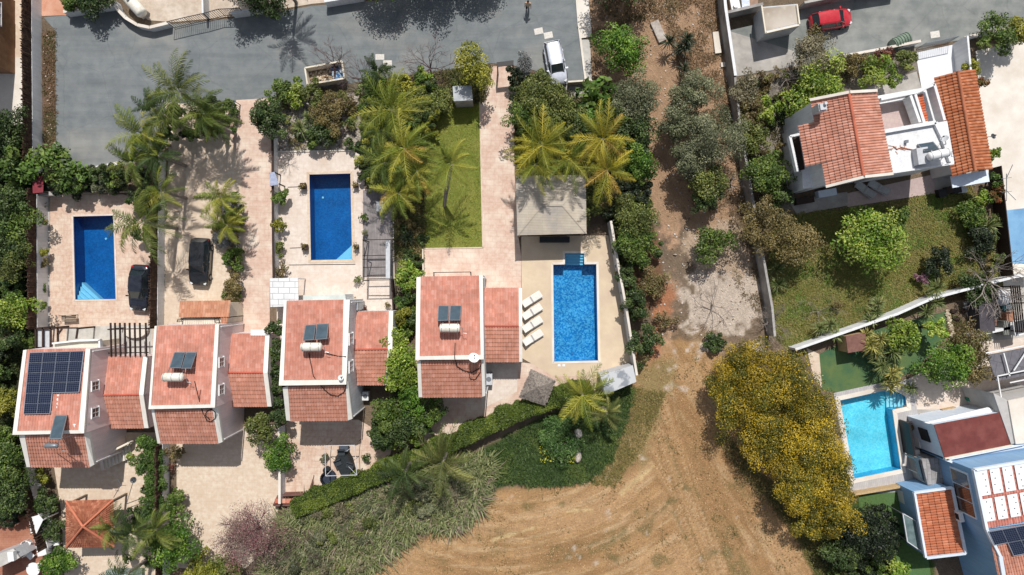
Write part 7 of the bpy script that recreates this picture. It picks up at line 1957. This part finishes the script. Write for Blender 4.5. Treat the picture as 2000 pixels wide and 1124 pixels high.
root = thing('folded_parasol', 'folded brown parasol lying left of the round chair', 'parasol', P(609,943)); mb = MB(); mb.tube([P(611,936,.15), P(610,944,.15), P(608,951,.12)], [.03,.09,.12], 10); mb.build('canopy', M('brown_cloth', C(120,84,66), C(96,68,56), 8), root); mb = MB(); mb.tube([P(613,928,.15), P(611,937,.15)], .025, 6); mb.build('pole', wood, root)
root = thing('brick_planter', 'brown rendered planter with terracotta slabs at the bottom of the furnished patio', 'planter', P(565,975)); mb = MB()
for a, b in [((546,966),(594,964)),((594,964),(595,984)),((595,984),(537,985)),((537,985),(546,966))]: mb.bar(P(*a, .4), P(*b, .4), .14, .8)
mb.build('wall', M('maroon_render', C(130,88,78), C(112,74,66), 3), root)
for k, c_ in enumerate([C(206,110,84), C(222,156,130), C(214,130,106), C(226,166,140)]): q = P(542+k*11, 979, .85); mb = MB(); mb.box((q.x, q.y, .84), (.45, .4, .05)); mb.build('slab', M('slab%s' % 'abcd'[k], c_), root)
# white garden set, lower left
def wtable(x, y, r, label, h=.74):
    c = P(x, y); root = thing('round_table', label, 'table', c); mb = MB(); mb.disc((c.x, c.y), r, h-.04, h, 24); mb.build('top', whiteplastic, root); mb = MB(); mb.tube([c, up(c, h-.04)], .05, 8); mb.disc((c.x, c.y), r*.5, 0, .04, 16); mb.build('pedestal', whiteplastic, root)
wtable(76,1106,.6,'round white table beside the green bush at the lower left')
wtable(1794,838,.36,'small round white table by the plants left of the dark red roof')
wtable(1432,17,.0+.22,'tiny round white stool below the striped blue towel chair')
def wchair(x, y, a, label, s=.55, mat=whiteplastic, cloth=None, grp='white chairs of the lower left garden'):
    c = P(x, y); root = thing('garden_chair', label, 'chair', c, grp); rot = Matrix.Rotation(a, 4, 'Z'); X = lambda p, q, z: c+rot @ Vector((p, q, z))
    mb = MB(); mb.box(X(0, 0, .43), (s, s, .05), a); mb.build('seat', cloth or mat, root); mb = MB(); mb.box(X(0, s*.5, .68), (s, .05, .5), a); mb.build('backrest', cloth or mat, root)
    for p in (-1, 1):
        for q in (-1, 1): mb = MB(); mb.bar(X(p*s*.44, q*s*.44, 0), X(p*s*.44, q*s*.44, .42), .04); mb.build('leg', mat, root)
wchair(100,1062,.3,'white garden chair left of the pair by the gazebo corner'); wchair(116,1056,.2,'white garden chair right of the pair by the gazebo corner'); wchair(66,1082,.8,'white garden chair above the round white table'); wchair(60,1060,1.2,'white garden chair leftmost beside the white canopy')
roofslab('canopy', 'angular white garden canopy left of the two dark bushes', 'canopy', [(56,1012),(76,1006),(84,1016),(70,1045),(60,1042)], 2.0, .05, whiteplastic, None, whitemetal)
roofslab('shed', 'flat pale roof at the lower left corner beside the red brick path', 'shed', [(-30,1092),(26,1072),(38,1090),(-30,1122)], 2.2, .1, concrete, lightgrey)
boxthing('storage_box', 'white box on the pale flat roof at the lower left', 'box', 24, 1086, .5, .8, .4, whiteplastic, .1, 2.2)
boxthing('covered_table', 'long white table under the dark bushes left of the tiled gazebo', 'table', 84, 1062, .8, 1.9, .74, whiteplastic, .2)
boxthing('covered_table', 'pale green cover at the bottom edge below the gazebo', 'cover', 245, 1122, 3.2, .9, .5, M('pale_green_cover', C(150,164,158), C(130,148,144), 4), .02)
root = thing('lounge_bed', 'white cushioned bed at the top edge right of the grey wall', 'bed', P(1434,4)); q = P(1434,4,.4); mb = MB(); mb.box((q.x, q.y, .45), (.8, 1.7, .18), .2); mb.build('cushion', whiteplastic, root); mb = MB(); mb.box((q.x, q.y, .2), (.9, 1.8, .3), .2); mb.build('base', wood, root)
stripe = M('striped_towel', C(240,244,250), brick=(C(70,110,180), 4, .12, .2, 1.0))
root = thing('lounge_bed', 'blue and white striped bed at the top edge', 'bed', P(1455,2)); q = P(1455,2,.4); mb = MB(); mb.box((q.x, q.y, .45), (.7, 1.8, .16), .1); mb.build('towel', stripe, root); mb = MB(); mb.box((q.x, q.y, .2), (.8, 1.9, .3), .1); mb.build('base', wood, root)
sheet('terrace', [(1412,-60),(1480,-60),(1480,18),(1412,34)], M('terrace_boards', C(170,136,116), C(150,120,102), 3), .03)
boxthing('storage_chest', 'white lidded chests against the shaded wall of the white villa', 'chest', 1613, 378, 1.6, .6, .7, lightblue, .17)
boxthing('wood_pile', 'dark stacked wood at the lower left wall of the white villa', 'wood pile', 1570, 392, 1.6, .6, .6, slat, .17)
for k, (x, y, s) in enumerate([(1838,378,.7),(1852,372,.6),(1866,370,.7),(1879,372,.5)]):
    boxthing('storage_box', ['round dark tub leftmost under the garage awning','dark crate second under the garage awning','black crate third under the garage awning','pale narrow board standing right under the garage awning'][k], 'crate', x, y, s, s, .6, [iron, slat, iron, lightgrey][k], .17)
# shade cloth, red panel, concrete slabs, rocks
roofslab('shade_cloth', 'small blue white shade cloth on the dark wall by the pink driveway', 'shade cloth', [(526,338),(536,336),(545,360),(528,364)], 1.6, .02, M('pale_blue_cloth', C(150,160,190), C(176,184,208), 5), None, slat)
roofslab('red_awning', 'small red awning beside the narrow white bed', 'awning', [(63,346),(86,344),(84,376),(64,378)], 2.0, .05, M('red_awning_cloth', C(150,56,66), C(130,46,56), 4), None, slat)
roofslab('cross_slab', 'grey slab across the top of the narrow white bed', 'slab', [(66,374),(102,374),(104,382),(66,383)], 1.3, .1, greyconc, greywall)
boxthing('broken_slab', 'long broken concrete slab lying on the dirt lot', 'slab', 1286, 62, .75, 1.9, .25, M('old_concrete', C(186,172,160), C(150,138,128), 5, C(206,196,186), 1.5), .42)
boxthing('door_frame', 'pale rectangular slab leaning against the dirt lot wall', 'slab', 1400, 84, .55, 1.9, .2, whiteconc, .12)
boxthing('stone_slab', 'small pale slab at the foot of the dirt lot wall', 'slab', 1412, 127, .4, .4, .15, whiteconc, .1)
def boulder(x, y, sx, sy, h, label, m=stoneM, seed=1):
    g = np.random.default_rng(seed); c = P(x, y); mb = MB(); mb.dome((0, 0, 0), 1, 14, 9); vs = []
    for v in mb.v:
        k = 1+.16*math.sin(v[0]*3+seed)+.12*math.cos(v[1]*4+seed)+g.normal()*.03; vs.append((c.x+v[0]*sx/2*k, c.y+v[1]*sy/2*k, max(0, h*.35+v[2]*h*.65*k)))
    mb.v = vs; tag(mb.build('boulder', m, None), label, 'rock')
boulder(1128,887,.75,1.3,.8,'pale pointed boulder in the green meadow', seed=2); boulder(1129,846,.8,.8,.8,'darker boulder at the upper part of the green meadow', greywall, 3)
boulder(1366,392+4,.25,.2,.2,'lone pale stone on the red soil', seed=5)
boulder(1318,498,.3,.2,.2,'pale stone beside the red path', seed=6)
for k, (x, y, r) in enumerate([(1861,608,6),(1882,608,6),(1866,624,6)]):
    boulder(x, y, .55, .4, .3, ['brown stump uppermost left in the stone ringed bed','brown stump upper right in the stone ringed bed','brown stump lowest in the stone ringed bed'][k], slat, 10+k)
mbp = [C(206,190,160), C(226,212,186), C(186,166,136)]
pebbles('border_stones', 'pale border stones round the bed beside the charcoal shed roof', 'stones', [(1846,606),(1852,604),(1862,650),(1856,660)], 60, .08, .16, mbp, .08)
pebbles('border_stones', 'pale border stones right of the stump bed', 'stones', [(1894,610),(1902,612),(1904,650),(1896,650)], 60, .08, .16, mbp, .08)
pebbles('soil_clods', 'small clods and stones scattered over the dry field', 'stones', [(1250,720),(1390,700),(1440,860),(1620,1060),(1660,1120),(720,1120),(850,1040),(950,975),(1180,935),(1230,830)], 900, .02, .06, [C(196,156,112), C(170,130,90), C(214,176,132), C(150,114,80)], .01)
# swimming pool covers, hose, thin black bars on the paving
mb = MB()
for a, b in [((564,518),(694,516.5)),((562,366),(590,365)),((566,485),(592,484))]: mb.bar(P(*a, .03), P(*b, .03), .05, .02)
tag(mb.build('paving_line', iron), 'thin black lines on the paving round the second pool', 'drain')
# garden ornaments: laundry airer etc.
# ================================================================ PERSON
def person():
    f = P(1030.5, 19); root = thing('person', 'person in a beige top and dark trousers walking on the road near the top edge', 'person', f)
    sk = M('skin', C(196,150,124), rough=.6); me = bpy.data.meshes.new('body')
    v = [(0,0,.92),(0,0,1.08),(0,.01,1.28),(0,.0,1.43),(0,-.01,1.50),(0,.0,1.60),(0,.0,1.70),
         (-.09,0,.88),(-.10,-.10,.48),(-.10,.02,.09),(-.10,-.12,.04),
         (.09,0,.88),(.10,.12,.50),(.10,.28,.14),(.10,.17,.06),
         (-.19,0,1.40),(-.25,.06,1.14),(-.26,-.04,.90),(-.26,-.08,.82),
         (.19,0,1.40),(.25,-.08,1.14),(.26,-.16,.92),(.26,-.20,.84),
         (-.24,-.11,.76),(-.27,-.12,.745),(-.30,-.10,.765),(.24,-.24,.78),(.27,-.25,.765),(.30,-.22,.785)]
    e = [(0,1),(1,2),(2,3),(3,4),(4,5),(5,6),(0,7),(7,8),(8,9),(9,10),(0,11),(11,12),(12,13),(13,14),(3,15),(15,16),(16,17),(17,18),(3,19),(19,20),(20,21),(21,22),(18,23),(18,24),(18,25),(22,26),(22,27),(22,28)]
    rad = [.13,.125,.145,.09,.055,.085,.07,.09,.06,.042,.035,.09,.06,.042,.035,.06,.045,.035,.03,.06,.045,.035,.03]+[.011]*6
    me.from_pydata([Vector(q) for q in v], e, []); o = bpy.data.objects.new('body', me); COL.objects.link(o); o.parent = root
    o.modifiers.new('skin', 'SKIN'); sv = me.skin_vertices[0].data
    for i, r_ in enumerate(rad): sv[i].radius = (r_, r_*.85)
    sv[0].use_root = True
    o.modifiers.new('sub', 'SUBSURF').levels = 2; o.modifiers['sub'].render_levels = 2; me.materials.append(sk)
    mb = MB(); mb.dome(f+Vector((0,.015,1.66)), .105, 14, 8, .11); mb.build('hair', M('dark_hair', C(50,38,30), C(36,28,24), 20), root, True)
    mb = MB(); mb.tube([f+Vector((0,0,.93)), f+Vector((0,0,1.1)), f+Vector((0,.01,1.3)), f+Vector((0,0,1.44)), f+Vector((0,0,1.48))], [.165,.155,.18,.15,.07], 16)
    mb.tube([f+Vector((-.15,0,1.41)), f+Vector((-.25,.05,1.2))], [.075,.06], 10); mb.tube([f+Vector((.15,0,1.41)), f+Vector((.25,-.06,1.2))], [.075,.06], 10); mb.build('shirt', M('beige_cloth', C(214,190,160), C(190,166,138), 12), root, True)
    mb = MB(); mb.tube([f+Vector((0,0,.82)), f+Vector((0,0,.96))], [.15,.16], 14)
    mb.tube([f+Vector((-.09,0,.9)), f+Vector((-.1,-.1,.48)), f+Vector((-.1,.02,.12))], [.11,.08,.065], 10); mb.tube([f+Vector((.09,0,.9)), f+Vector((.1,.12,.5)), f+Vector((.1,.27,.17))], [.11,.08,.065], 10); mb.build('trousers', M('dark_trousers', C(44,44,50), C(34,34,40), 10), root, True)
person()
